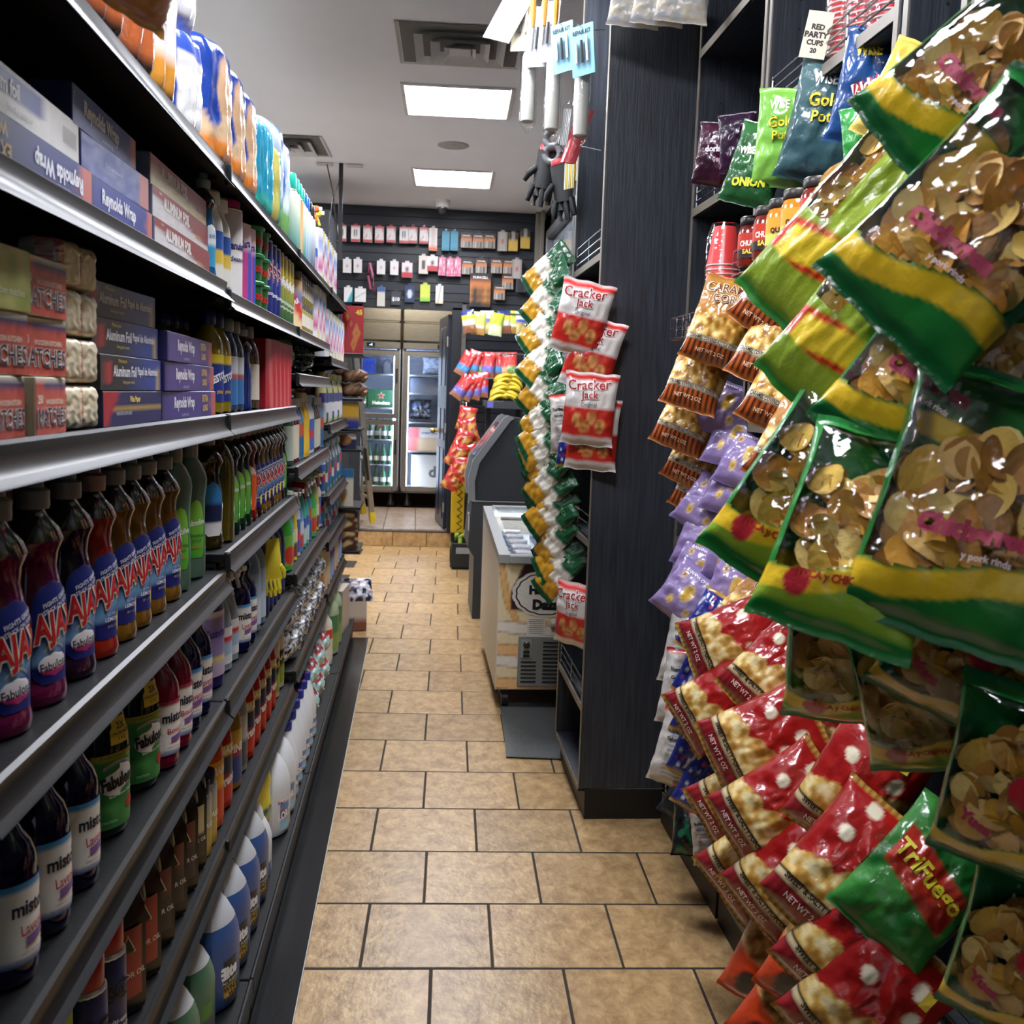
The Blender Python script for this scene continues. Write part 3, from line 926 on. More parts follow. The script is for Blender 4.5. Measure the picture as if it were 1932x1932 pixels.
OIL_D = oil(True, lambda u, v: '3a3430' if v < .2 else '6e3a34', '8c1a1c')
def can(name, cat, r, h, paint, top, texts, capc=None, caph=0.):
    prof = [(r * .94, 0), (r, .004), (r, h - .008), (r * .96, h - .003), (r * .8, h)]
    body = MB().lathe(prof, 22, col=lambda z, a: paint(z / h)).build(name + '_can', LABEL, 35)
    tb = MB()
    for ti, t in enumerate(texts):
        t = tuple(t) + (0., .0, None)[max(0, len(t) - 5):]
        s_, u_, z_, h_, c_, r_, b_, mw = t[:8]
        tb.text(s_, lambda u, z: ((r + .0012 + .0004 * ti) * sin(u / r), -(r + .0012 + .0004 * ti) * cos(u / r), z), u_, z_, h_, c_, rot=r_, bold=b_, maxw=mw)
    parts = [('can', body, [('lettering', tb.build(name + '_lettering', INK, None))] if texts else [])]
    parts.append(('rim', MB().lathe([(r * .97, h - .006), (r * .99, h - .002), (r * .9, h + .002), (r * .6, h + .001)], 20, col='b8b8b4').build(name + '_rim', mat('tin_rim', 'b5b5b2', .3, metal=.8)), []))
    if capc:
        parts.append(('cap', MB().lathe([(r * .86, h), (r * .88, h + .003), (r * .88, h + caph - .004), (r * .8, h + caph)], 20, col=capc).build(name + '_cap', PLASTIC), []))
    return Kind(name, cat, parts)
WD = can('lubricant_spray_can', 'spray can', .033, .16, lambda t: 'e2c23a' if .46 < t < .84 else '1f2a5c', 'c0c0c0',
         [('SG', .002, .105, .03, '15171c', 0, .05), ('multi-use', .0, .058, .008, 'e8e8e8', 0, .02, .045), ('LUBRICANT', 0, .045, .008, 'e8e8e8', 0, .02, .045), ('PENETRANT', 0, .034, .006, 'e8e8e8', 0, 0, .045)], 'b01a20', .062)
CLEANSER = can('scouring_powder_can', 'can', .037, .205, lambda t: 'e3b23a' if .76 < t < .8 else ('2b3f9a' if t > .5 or t < .3 else '4f86cc'), 'c0c0c0', [('AJAX', 0, .12, .04, 'f2ead8', .5, .08, .075), ('AJAX', 0, .12, .038, 'c8232c', .5, 0, .07), ('cleanser', 0, .06, .012, 'f0f0f0', 0, .02)])
COMET = can('green_powder_can', 'can', .036, .205, lambda t: 'e0c23a' if t > .8 else ('c8323a' if .45 < t < .72 else '2a8452'), 'c0c0c0', [('COMET', 0, .118, .028, 'f2f0e8', .2, .05, .066), ('with bleach', 0, .06, .012, 'd8f0e0', 0, .02, .06), ('deodorizing', 0, .042, .010, 'd8f0e0', 0, .02, .06)])
# ---- tubs
def tub():
    prof = [(.036, 0), (.043, .004), (.046, .055), (.047, .06)]
    b = MB().lathe(prof, 20, col=lambda z, a: 'e8d24a' if .012 < z < .045 and cos(a) > -.2 else '1f6a34')
    lid = MB().lathe([(.050, .058), (.052, .061), (.052, .067), (.048, .07), (.036, .069)], 20, col='2c8a4a')
    tb = MB().text('AXION', lambda u, z: (.0462 * sin(u / .046), -.0462 * cos(u / .046), z), 0, .03, .017, 'c82a28', bold=.05, maxw=.07)
    return Kind('dish_paste_tub', 'tub', [('tub', b.build('tub', PLASTIC, 35), [('lettering', tb.build('tub_lettering', INK, None))]), ('lid', lid.build('tub_lid', PLASTIC, 35), [])])
TUB = tub()
# ---- gallon jug with real loop handle
def jug(name, cat, liquidmat, capcol, lpaint, texts, h=.285, fill=None, capmat=None):
    s = h / .285
    pr = [(.05, 0), (.062, .006), (.066, .02), (.066, .15), (.063, .17), (.054, .2), (.038, .232), (.022, .252), (.018, .256)]
    pr = [(r * s, z * s) for r, z in pr]
    k = bottle(name, cat, pr, liquidmat, [(.019 * s, .25 * s), (.0205 * s, .254 * s), (.0205 * s, .28 * s), (.019 * s, .285 * s)], capcol, (.018 * s, .115 * s, .075 * s, lpaint, 0), texts, sq=.25, n=24, sy=.92, fill=fill, airmat=mat('translucent_jug', 'c9cdd0', .3, trans=.2))
    hd = MB().tube([(.0, .0, .25 * s), (.035 * s, 0, .235 * s), (.058 * s, 0, .2 * s), (.066 * s, 0, .165 * s), (.06 * s, 0, .14 * s)], [.008 * s, .009 * s, .01 * s, .01 * s, .008 * s], 8)
    k.parts.append(('handle', hd.build(name + '_handle', (liquidmat if fill is None else mat('translucent_jug', 'c9cdd0', .3, trans=.2)), 50), []))
    return k
def wj(u, v):
    return '23272e' if v > -.2 else ('d8b53a' if abs(u - .2) < .5 and v > -.7 else '2d3a55')
BLUEJ = jug('washer_fluid_jug', 'jug', mat('blue_jug', '3a5c9a', .3, trans=.2), 'd8dbe0', wj, [('Elite', -.01, .088, .03, 'f0f2f4', .1, .06, .09), ('ALL PURPOSE', .0, .066, .007, 'd8dbe0', 0, .02), ('WINDSHIELD', .02, .05, .012, '1c1d20', 0, .04, .09), ('WASHER', .02, .036, .012, '1c1d20', 0, .04, .07), ('-20', .045, .10, .012, 'e0b840', 0, .04)], fill=.19)
GREENJ = jug('green_cleaner_jug', 'jug', mat('green_jug', '4c7a62', .3, trans=.2), 'e2e0dc', lambda u, v: '4f8a3c' if v > .2 else '3c4a5a', [], fill=.2)
def cl_paint(u, v):
    if v > .78:
        return 'e6e6e8'
    if abs(v - .05 + .25 * u) < .28 and abs(u) < .62:
        return 'b83a34' if abs(abs(v - .05 + .25 * u) - .22) < .08 else '25407e'
    return mix('2f6fb4', '9fd0e6', .5 - v * .6)
WHITEJ = mat('white_hdpe', 'd5d8da', .32)
CLX = jug('bleach_jug', 'jug', WHITEJ, '20307c', cl_paint, [('CLOROX', .0, .068, .026, 'f4f4f6', .1, .05, .1), ('5-in-1', -.02, .108, .009, 'b83a34', 0, .04)], h=.285)
CLS_P = [(.036, 0), (.043, .005), (.045, .014), (.045, .11), (.041, .15), (.030, .195), (.021, .222), (.0195, .228)]
CLS = bottle('bleach_bottle', 'bottle', CLS_P, WHITEJ, [(.0215, .226), (.0225, .23), (.0225, .25), (.021, .254)], '23338c', (.014, .085, .05, cl_paint, 0), [('CLOROX', 0, .052, .018, 'f4f4f6', .1, .05, .07)],
             extra=[('sticker', MB().box((0, -.004, .2545), (.022, .012, .001), 'd8405a', b=.0003).build('sticker', LABEL), [])])
def sprayer(name, bodym, bodycol, trigcol, lpaint, texts=(), h=.2, r=.038, nozzle=True):
    pr = [(.03, 0), (r, .005), (r, h * .5), (r * .92, h * .66), (r * .55, h * .86), (.014, h), (.013, h + .012)]
    k = bottle(name, 'bottle', pr, bodym, None, label=(.02, h * .55, r * 1.1, lpaint, 0), texts=texts, sy=.62, bcol=bodycol)
    t = MB().lathe([(.016, h + .006), (.017, h + .01), (.016, h + .03)], 14, col=trigcol).box((0, -.012, h + .042), (.022, .062, .026), trigcol, b=.006).box((0, -.03, h + .012), (.010, .009, .045), trigcol, b=.003, rx=-.35).lathe([(.007, 0), (.008, .004), (.008, .012), (.005, .014)], 10, c=(0, -.05, h + .036), col='e8e8e8')
    k.parts.append(('trigger', t.build(name + '_trigger', PLASTIC, 40), []))
    return k
def generic(name, cat, h, r, bodym, capcol, lpaint=None, texts=(), sy=.7, bcol='808080', waist=.0, capw=.5, lz=(.08, .6), n=18, fill=None):
    pr = [(r * .8, 0), (r, h * .02), (r * 1.02, h * .1), (r * (1 - waist), h * .4), (r, h * .62), (r * .9, h * .72), (r * .55, h * .82), (r * capw * .9, h * .87)]
    cap = [(r * capw, h * .86), (r * capw * 1.06, h * .88), (r * capw * 1.04, h * .98), (r * capw * .9, h)]
    return bottle(name, cat, pr, bodym, cap, capcol, (h * lz[0], h * lz[1], r * 1.15, lpaint, 0) if lpaint else None, texts, sy=sy, bcol=bcol, n=n, fill=fill)
def pack(name, cat, w, d, h, paint, texts=(), film=FILM, ribs=0, seed=1., puff=.012):
    """soft film wrapped pack: rounded box, gathered top"""
    def surf(u, v, sg):
        e = (1 - abs(u) ** 5) ** .4 if abs(u) < 1 else 0
        f = (1 - abs(v) ** 7) ** .35 if abs(v) < 1 else 0
        rb = .004 * cos(u * ribs * pi) if ribs else 0
        return (u * w / 2 * (.97 + .03 * f), sg * (d / 2 * (e * f) + rb * e * f) + puff * .4 * nz(u * 3, v * 3, 1.2, seed + sg) * (e * f + .15), h / 2 + v * h / 2)
    m = MB().grid(lambda u, v: surf(u, v, -1), 20, 26, paint).grid(lambda u, v: surf(u, v, 1), 12, 14, lambda u, v: paint(-u, v), flip=True)
    sub = []
    if texts:
        tb = MB()
        for t in texts:
            t = tuple(t) + (0., .0, None)[max(0, len(t) - 5):]
            s_, u_, z_, h_, c_, r_, b_, mw = t[:8]
            def tf(u, z):
                p = surf(max(-1, min(1, u / (w / 2))), max(-1, min(1, (z - h / 2) / (h / 2))), -1)
                return (p[0], p[1] - .0015, p[2])
            tb.text(s_, tf, u_, z_, h_, c_, rot=r_, bold=b_, maxw=mw)
        sub = [('lettering', tb.build(name + '_lettering', INK, None))]
    return Kind(name, cat, [('wrapper', m.build(name + '_wrap', film, 70), sub)])

# ================================================================ goods on the left shelving
def row(k, ylist, x, z, az, fmt, group, names=None, jit=0., **kw):
    for i, y in enumerate(ylist):
        kk = k[i] if isinstance(k, list) else k
        place(kk, fmt.format(o=ORD[i] if i < 16 else str(i), n=names[i] if names else ''), (x, y, z + .0006), az + (random.uniform(-jit, jit) if jit else 0), group=group, **kw)
AZ = -90
# ---- dish soap shelf (z 1.05)
g = 'large dish soap bottles under the match boxes'
yl = [1.168,1.286,1.405,1.512,1.612,1.704,1.804,1.919]
nm = ['pinkish dish soap bottle with red and blue label, cut off at the picture edge', 'magenta dish soap bottle with rainbow scent badge, beside the dark purple one', 'dark purple dish soap bottle with rainbow scent badge, between magenta and red ones', 'bright red dish soap bottle with blue label, before the amber ones',
      'first amber dish soap bottle with blue label, next to the red one', 'second amber dish soap bottle with blue label, counting from the red one', 'third amber dish soap bottle with blue label, counting from the red one', 'fourth amber dish soap bottle with blue label, next to the grey-green bottles']
row([AJ_MAG, AJ_MAG, AJ_PUR, AJ_RED, AJ_AMB, AJ_AMB, AJ_AMB, AJ_AMB], yl, -.462, 1.05, -74, '{n}', g, nm, scale=1.05)
yl = [2.0, 2.14]
row(PALM, yl, -.462, 1.05, -52, '{o} grey-green dish soap bottle with leaf-shaped green label, counting from the amber soaps', g)
yb = [1.0 + .098 * k for k in range(13)]
for rr in range(2):
    for k, y in enumerate(yb):
        if (k + rr) % 7 == 6:
            continue
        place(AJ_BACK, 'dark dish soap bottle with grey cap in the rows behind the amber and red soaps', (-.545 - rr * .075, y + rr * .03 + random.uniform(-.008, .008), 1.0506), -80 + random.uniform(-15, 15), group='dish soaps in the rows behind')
g = 'dish soaps by the shelf joint'
z = 1.085
yl = [2.440,2.583,2.760,2.854,2.944]
DKB = bottle('slim_dish_soap_bottle', 'bottle', AJ, liquid('slim_olive', '3a3008', .4), AJCAP, '8d8885', (.03, .15, .026, lambda u, v: '2f86c8' if v > .2 else ('16244a' if v > -.5 else 'e4e4e0'), .6), [], sy=.68)
yl[0] = 2.32
yl = [2.32, 2.43, 2.55, 2.64, 2.73, 2.82, 2.91, 3.0, 3.08, 3.16, 3.24, 3.32, 3.40, 3.47]
AJ_BRN = ajax('brown_soap', '3a1c10', False)
ks = [DKB, OILY, PALM_S, PALM_S, PALM_S, ORANGE_S, AJ_BRN, AJ_AMB, AJ_AMB, AJ_BRN, AJ_AMB, AJ_AMB, AJ_BRN, PALM_S]
nm = ['olive dish soap bottle with blue drop label beside the grey-green bottles', 'thick yellow-amber oil-like bottle with pale cap between olive and green soaps', 'first slim green dish soap bottle after the thick amber bottle', 'second slim green dish soap bottle after the thick amber bottle', 'third slim green dish soap bottle, beside the orange labelled one',
      'slim red dish soap bottle with orange label among the green ones', 'dark brown dish soap bottle beside the orange labelled one', 'amber dish soap after the dark brown one, under the red boxes', 'second amber dish soap under the red boxes', 'brown dish soap between amber ones under the red boxes', 'third amber dish soap under the red boxes', 'fourth amber dish soap under the red boxes', 'last brown dish soap before the shelf ends', 'slim green bottle at the far end of the dish soap shelf']
row(ks, yl, -.462, z, -50, '{n}', g, nm)
for rr in range(2):
    for k in range(12):
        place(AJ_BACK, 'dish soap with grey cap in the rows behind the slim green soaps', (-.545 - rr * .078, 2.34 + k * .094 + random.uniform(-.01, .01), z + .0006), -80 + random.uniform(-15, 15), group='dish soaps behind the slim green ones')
# ---- cleaner shelf (z .755)
z = .755
g = 'floor cleaner bottles'
row(MI_LAV, [1.174,1.286,1.405], -.468, z, -74, '{o} dark lavender cleaner bottle with white label, counting toward the green bottles', g, scale=.98)
row(FABUL, [1.570,1.759], -.47, z, -64, '{o} dark green cleaner bottle with yellow tag, counting from the lavender bottles', g)
row(MI_PNK, [1.86, 1.965], -.462, z, -66, '{o} pink cleaner bottle with white label, counting from the green bottles', g)
row(MI_BLU, [2.07, 2.175], -.465, z, -58, '{o} deep blue cleaner bottle with white label, after the pink ones', g)
row(MI_LAV, [1.02, 1.12, 1.24], -.57, z, -60, 'dark lavender cleaner bottle in the row behind the front lavender ones', 'lavender cleaners behind')
row(MI_PNK, [1.62, 1.75, 1.87, 1.98], -.56, z, -60, 'pink cleaner bottle in the shadowed row behind the front pink ones', 'pink cleaners behind')
row(MI_BLU, [2.08, 2.18], -.57, z, -60, 'deep blue cleaner bottle in the row behind the front blue ones', 'blue cleaners behind')
z = .757
BIGP = generic('detergent_jug', 'bottle', .29, .058, mat('violet_plastic', '221a58', .3), '1c1648', lambda u, v: 'd8d2d6' if abs(u) > .75 or v > .85 else ('8a7aa8' if v > -.4 else ('d8c860' if v > -.55 else 'b8a6c0')), [('Suavitel', 0, .13, .02, '3a2a70', 0, .03, .08)], sy=.75, lz=(.1, .62))
place(BIGP, 'large violet fabric softener bottle with floral label past the blue cleaners', (-.48, 2.36, z + .0006), -66, group=g)
SPW = sprayer('clear_spray_bottle', liquid('pale_blue_clear', 'aebccb', .4), 'ffffff', 'd8d8d6', lambda u, v: 'e6e6e8' if v > .5 or v < -.5 else ('c83a34' if v > .2 else 'a8c4dc'), [], h=.2)
row(SPW, [2.49, 2.585], -.465, z, -64, '{o} pale spray bottle with red and blue label, after the violet softener', g)
row(MI_BLU, [2.69, 2.79], -.465, z, -60, '{o} blue lavender cleaner between the spray bottles and grey-blue bottles', g)
GREYB = generic('softener_bottle', 'bottle', .28, .045, mat('grey_blue_plastic', '6f8aa8', .3, trans=.15), 'd0d4d8', lambda u, v: '9ab0c8' if v > 0 else 'c0d0dc', [], sy=.7)
row(GREYB, [2.90, 3.0], -.465, z, -64, '{o} grey-blue softener bottle beside the yellow glove', g)
gl = MB()
gl.grid(lambda u, v: (u * .035 * (1 - .25 * v), -.012 * (1 - u * u) * (1 - v * v), .17 + v * .07), 8, 10, 'd8c83a')
for k in range(4):
    gl.tube([(-.027 + k * .018, 0, .105), (-.028 + k * .0185, -.002, .07), (-.028 + k * .019, 0, .045 + .006 * abs(k - 1.5))], [.008, .0085, .006], 8, 'd8c83a')
gl.tube([(.03, 0, .15), (.045, -.002, .13), (.05, 0, .105)], [.009, .009, .006], 8, 'd8c83a')
gl.grid(lambda u, v: (u * .035 * (1 - .25 * v), .012 * (1 - u * u) * (1 - v * v), .17 + v * .07), 8, 10, 'd8c83a', flip=True)
gl.tube([(0, 0, .235), (0, .004, .26), (0, .012, .272), (0, .02, .262)], .0025, 6, 'b8bcc0')
place(Kind('rubber_glove', 'glove', [('glove', gl.build('glove', PLASTIC, 60), [])]), 'yellow rubber glove hanging among the dark blue bottles', (-.415, 3.05, z + .03), -50, scale=.9)
NAVYB = generic('softener_bottle', 'bottle', .285, .042, mat('navy_plastic', '1a2250', .28), '1a2250', lambda u, v: '28356e', [], sy=.7)
row(NAVYB, [3.10, 3.19, 3.28, 3.37, 3.46], -.465, z, -66, '{o} tall navy softener bottle, counting from the yellow glove', g)
# ---- motor oil shelf
z = .44
EPS = carton('bath_salt_carton', 'carton', .1, .06, .255, lambda u, v: mix('a8c43c', 'cfe070', .5 + v * .5), [('Epsom', 0, .21, .022, 'eef4d8', 0, .02, .08), ('Salt', 0, .18, .02, 'eef4d8', 0, .02)], top='b8d050', side='9dbb34')
place(EPS, 'lime green bath salt carton lying beside the lubricant cans', (-.482, 1.275, z + .0006), -50)
row(WD, [1.41, 1.505], -.452, z, -50, '{o} blue and yellow lubricant spray can with red cap, counting from the lime carton', 'lubricant spray cans')
yl = [1.60, 1.70, 1.80, 1.90, 2.0]
row([OIL_R, OIL_R, OIL_D, OIL_D, OIL_D], yl, -.462, z, -48, '{o} black motor oil bottle, counting from the lubricant cans', 'motor oil bottles', scale=1.05)
GOLDO = oil(True, lambda u, v: 'c8b888' if v > -.1 else '3a332a', '8c1a1c', False)
place(GOLDO, 'grey motor oil bottle with cream label and red cap, last of its row', (-.462, 2.095, z + .0006), -50, group='motor oil bottles')
for k in range(4):
    place(OIL_D, 'black motor oil bottle in the row behind the lubricant cans', (-.6, 1.06 + k * .11, z + .0006), -60, group='motor oils behind')
BRK = can('brake_fluid_can', 'can', .028, .135, lambda t: '15171c' if .2 < t < .8 else ('d8b838' if t < .2 else '9a9c98'), 'a0', [('BRAKE', 0, .07, .012, 'e8e8e8', 0, .03, .044), ('FLUID', 0, .052, .009, 'd8b838', 0, .03)], '1c2440', .03)
row(BRK, [2.17, 2.232], -.45, z, -55, '{o} black brake fluid can with blue cap beside the orange bottle', 'brake fluid cans')
z = .43
ORB = generic('drain_opener_bottle', 'bottle', .27, .043, mat('orange_plastic', 'c24a1a', .3), '201a18', lambda u, v: 'd8a02a' if v > .1 else 'c8401c', [('DRAIN', 0, .14, .02, 'f0e4c8', 0, .05, .06)], sy=.7)
place(ORB, 'orange and yellow drain opener bottle with black cap past the brake fluid', (-.462, 2.33, z + .0006), -62, group='drain cleaner bottles')
RDB = generic('drain_opener_bottle', 'bottle', .27, .043, mat('red_plastic', 'a51c16', .28), '1a1412', lambda u, v: ('1c2440' if v > -.1 else 'b8281e') if v < .6 else 'd8b838', [('Drano', .0, .075, .026, 'd8d4cc', .25, .06, .07), ('MAX', 0, .15, .02, 'e8e4d8', 0, .05)], sy=.7)
GLD = generic('pine_cleaner_bottle', 'bottle', .26, .045, mat('gold_plastic', '8a6a24', .3), '7c5c1c', lambda u, v: 'c8a040' if v > .4 else ('a8282a' if v > 0 else '22407c'), [('PINE', 0, .11, .022, 'f0e8d8', 0, .05, .06)], sy=.7)
GRYS = generic('drain_gel_bottle', 'bottle', .26, .04, mat('grey_plastic_body', '8b8e8c', .3), '6a6c6a', lambda u, v: 'b8bab8' if v > 0 else '4a5258', [], sy=.7)
row([RDB, GLD, GRYS, RDB, RDB, RDB, RDB, RDB], [2.445, 2.57, 2.685, 2.79, 2.90, 3.01, 3.12, 3.23], -.462, z, -64, '{n}', 'drain cleaner bottles',
    ['red drain opener bottle between the orange and gold bottles', 'gold pine cleaner bottle with blue label', 'grey drain gel bottle after the gold bottle', 'first red drain opener of the row after the grey bottle', 'second red drain opener after the grey bottle', 'third red drain opener after the grey bottle', 'fourth red drain opener after the grey bottle', 'fifth red drain opener after the grey bottle'])
BEIGE = generic('oven_cleaner_bottle', 'bottle', .29, .048, mat('beige_plastic', 'c9bfa6', .35), 'b8ae96', lambda u, v: 'd8d0bc' if v > .5 else ('2a2420' if v > -.2 else '8a9a34'), [('GRASS', 0, .11, .016, 'd8c060', .3, .04, .06)], sy=.7)
row(BEIGE, [3.34, 3.46], -.47, z, -64, '{o} tall beige cleaner bottle at the end of the drain openers', 'drain cleaner bottles')
# ---- bottom deck
z = .10
row(GREENJ, [1.87, 2.02], -.445, z, -70, '{o} pale green jug with white cap, counting from the lower picture edge', 'green jugs on the bottom deck', scale=.88)
row(BLUEJ, [2.17, 2.32, 2.47, 2.62], -.43, z, -66, '{o} blue washer fluid jug, counting from the green jugs', 'washer fluid jugs')
for k in range(3):
    place(BLUEJ, 'washer fluid jug in the shadowed row behind the front blue jugs', (-.59, 1.5 + k * .15, z + .0006), -80, group='washer jugs behind')
WJ = jug('white_oil_jug', 'jug', WHITEJ, 'd8d8d8', lambda u, v: '3a6a9a' if v < 0 else 'd8dce0', [], h=.24)
fun = MB().lathe([(.004, .33), (.006, .29), (.009, .26), (.026, .225), (.03, .2), (.028, .198)], 14, col='d6d6d4')
WJ.parts.append(('funnel', fun.build('funnel', PLASTIC, 40), []))
place(WJ, 'white jug wearing an upturned funnel, beside the yellow bag', (-.42, 2.755, z + .0006), -70, scale=.86)
YB_ = bag('yellow_charcoal_bag', 'bag', .13, .3, .07, lambda u, v: 'e6d83a' if v > -.1 else ('1f6a5a' if v > -.25 else ('c8b878' if nz(u * 4, v * 4, 1, 2.) > 0 else '9c9a50')), seed=5)
place(YB_, 'bright yellow bag standing between the funnel jug and bleach jugs', (-.445, 2.90, z + .153), -64)
row(CLX, [3.05, 3.2], -.425, z, -66, '{o} large white bleach jug, counting from the yellow bag', 'white bleach jugs')
row(CLS, [3.33, 3.45, 3.57, 3.69, 3.81, 3.93], -.41, z, -62, '{o} white bleach bottle with blue cap, counting from the large bleach jugs', 'small bleach bottles')
row(CLS, [3.4, 3.53, 3.66, 3.79, 3.92], -.53, z, -66, 'white bleach bottle in the row behind the front bleach bottles', 'bleach bottles behind')
TEAL = bag('teal_laundry_bag', 'bag', .23, .14, .10, lambda u, v: mix('7fb8b4', 'd6ecea', .5 + .9 * nz(u * 3, v * 3, 1.5, 8.)) if abs(v) < .9 else 'e8f2f0', [('ROSA', 0, .0, .04, 'c02a3c', 0, .05, .12)], seed=8, wrinkle=.012)
LYING = 78
for i in range(3):
    for kk in range(2):
        place(TEAL, f'{ORD[i * 2 + kk]} pale teal laundry powder bag with red letters, counting up from the bleach bottles', (-.44, 4.12 + i * .25, z + .085 + kk * .125), -80, el=35, group='teal laundry bags')
BLUCAP = generic('bleach_jug', 'bottle', .3, .06, mat('cream_plastic', 'd5cfbd', .35), '20308c', lambda u, v: 'c83a2c' if v > .4 else 'e0d8c4', [('Bleach', 0, .12, .02, 'f0e8d8', 0, .04, .08)], sy=.8)
place(BLUCAP, 'cream bleach bottle with tall blue cap behind the teal bags', (-.44, 4.98, z + .0006), -60)
SAGE = generic('detergent_bottle', 'bottle', .34, .07, mat('sage_plastic', '9fae8e', .35), 'b8c4a8', lambda u, v: '7a9a4a' if v < 0 else '3f7a4c', [], sy=.7)
row(SAGE, [5.2, 5.42], -.43, z, -62, '{o} sage green detergent bottle, counting from the blue-capped bottle', 'sage detergent bottles')
BX = carton('storage_carton', 'carton', .25, .2, .3, lambda u, v: 'b0a498', [], top='c4b8a8', side='8f8478')
place(BX, 'tan carton on the bottom deck past the sage bottles', (-.475, 5.75, z + .0006), -85, scale=(1, 1, .8))
# ---- match box shelf (z 1.385)
z = 1.385
def mt_paint(u, v):
    if v > .62:
        return 'e6ddc8' if v > .93 else ('2a3566' if u > -.5 else 'b53a30')
    return mix('a8382e', 'd8685a', .5 + 1.2 * nz(u * 7, v * 5, 1.5, 3.)) if v < -.55 or v > .3 else mix('b8463a', 'd87a68', .5 + .5 * nz(u * 5, v * 3, 1., 1.))
MATCH = carton('match_box', 'match box', .125, .09, .066, mt_paint, [('250', -.045, .041, .010, 'e8dcc8', 0, .03), ('WOODEN KITCHEN', .012, .038, .006, 'e8dcc8', 0, .02, .07), ('MATCHES', 0, .021, .022, 'e8d8c8', 0, .06, .116), ('MATCHES', 0, .021, .021, '262c58', 0, 0, .112)], top='d8d0b8', side='cfc8ac')
GRN = carton('match_box', 'match box', .125, .09, .066, lambda u, v: mix('8a9a3a', 'c8c87a', .5 + .8 * nz(u * 2, v * 2, 1.2, 7.)) if u > -.6 else 'b8584a', [('kitchen matches', .01, .02, .008, 'e8ecd0', 0, .01, .08)], top='d8d0b8', side='d6d2b8')
for c_, yy in enumerate((1.106, 1.238)):
    for r_ in range(3):
        k = GRN if (c_ == 0 and r_ == 2) else MATCH
        lb = 'green printed match box on top of the first match box stack' if k is GRN else f'red 250-count match box, {["bottom", "middle", "top"][r_]} of the {["first", "second"][c_]} stack'
        place(k, lb, (-.468 - .004 * (r_ % 2), yy + (.004 * r_ if c_ == 0 else -.005 * r_), z + .0006 + r_ * .0668), -90 + (-4, 5, 3)[r_], group='kitchen match boxes')
for c_ in range(2):
    for r_ in range(3):
        place(MATCH, 'red match box in the column behind the front match box stacks', (-.58, 1.08 + c_ * .135, z + .0006 + r_ * .0668), -90, group='match boxes behind')
def tea_paint(u, v):
    return ('c83a3a' if nz(u * 9, v * 9, 1, 5.) > -.1 else 'f0e0d0') if u < -.55 else mix('d8c8a4', 'f0e6cc', .5 + nz(u * 4, v * 4, 1, 2.))
TEA = pack('candle_pack', 'packet', .062, .06, .058, tea_paint, film=FILM, puff=.005)
for c_ in range(2):
    for r_ in range(4):
        place(TEA, f'{ORD[r_]} film-wrapped packet up the {["nearer", "farther"][c_]} column beside the match boxes', (-.455 - .0 * c_, 1.337 + c_ * .064, z + .0006 + r_ * .0592), -78, group='film-wrapped packets')
def foil(nm, w, paint, texts, h=.05, d=.05, **kw):
    return carton(nm, 'foil box', w, d, h, paint, texts, **kw)
BLKF = foil('foil_box', .33, lambda u, v: 'b5342e' if (-.86 < u < -.68 and abs(v) < .6) else ('e0c23a' if .86 < u < .95 and v < .5 else mix('22252b', '2f4a9a', (u + .3) * 1.1)),
            [('Aluminum Foil', -.045, .028, .016, 'e8e8ec', 0, .03, .12), ('Papel de Aluminio', .08, .028, .016, 'e8e8ec', 0, .03, .12), ('Multi-purpose', -.06, .042, .007, 'e0c23a'), ('Strong, grease resistant', -.03, .012, .006, 'd8c850')], top='1c1e22', side='1a1c20')
WAX = foil('wax_paper_box', .32, lambda u, v: 'b02a34' if u < -.7 + .2 * v else ('e0b840' if abs(v - .05) < .08 else '23295c'), [('Wax Paper', -.0, .037, .012, 'f0d870', 0, .03), ('NON-STICK BOTH SIDES', -.06, .018, .005, 'e0e0e8')], top='20265a', side='1c2250')
place(WAX, 'navy and red wax paper box at the bottom of the black foil stack', (-.452, 1.612, z + .0006), -90, group='foil boxes')
for r_ in range(3):
    place(BLKF, f'black and blue foil box, {["lowest", "middle", "topmost"][r_]} of three above the wax paper', (-.452 - .006 * r_, 1.605 - .004 * r_, z + .0512 + r_ * .0506), -90 + r_, group='foil boxes')
def rw(c1, c2, big=False):
    return lambda u, v: ('c46a62' if u > .78 + .06 * v * v else ('d8b04a' if abs(u - .52) < .0 else c1)) if u > -.93 else c2
RWT = [('Reynolds Wrap', -.06, .027, .026, 'eceaf2', 0, .04, .24), ('EXTRA', .12, .036, .014, 'e6c060', 0, .03), ('LONG', .12, .017, .013, 'e6c060', 0, .03), ('ALUMINUM FOIL', -.06, .007, .005, 'c8c6dc')]
RWP = foil('foil_box', .46, rw('4a3f86', '26225a'), RWT, top='5a4f96', side='2c2860')
for r_ in range(3):
    place(RWP, f'purple extra long foil box, {["bottom", "middle", "top"][r_]} of the stack beside the black foil boxes', (-.452, 2.008 + .002 * r_, z + .0006 + r_ * .0506), -90 - r_, group='foil boxes')
place(RWP, 'purple foil box pushed back on top of the stack before the yellow bottles', (-.515, 1.90, z + .0006), -88, group='foil boxes')
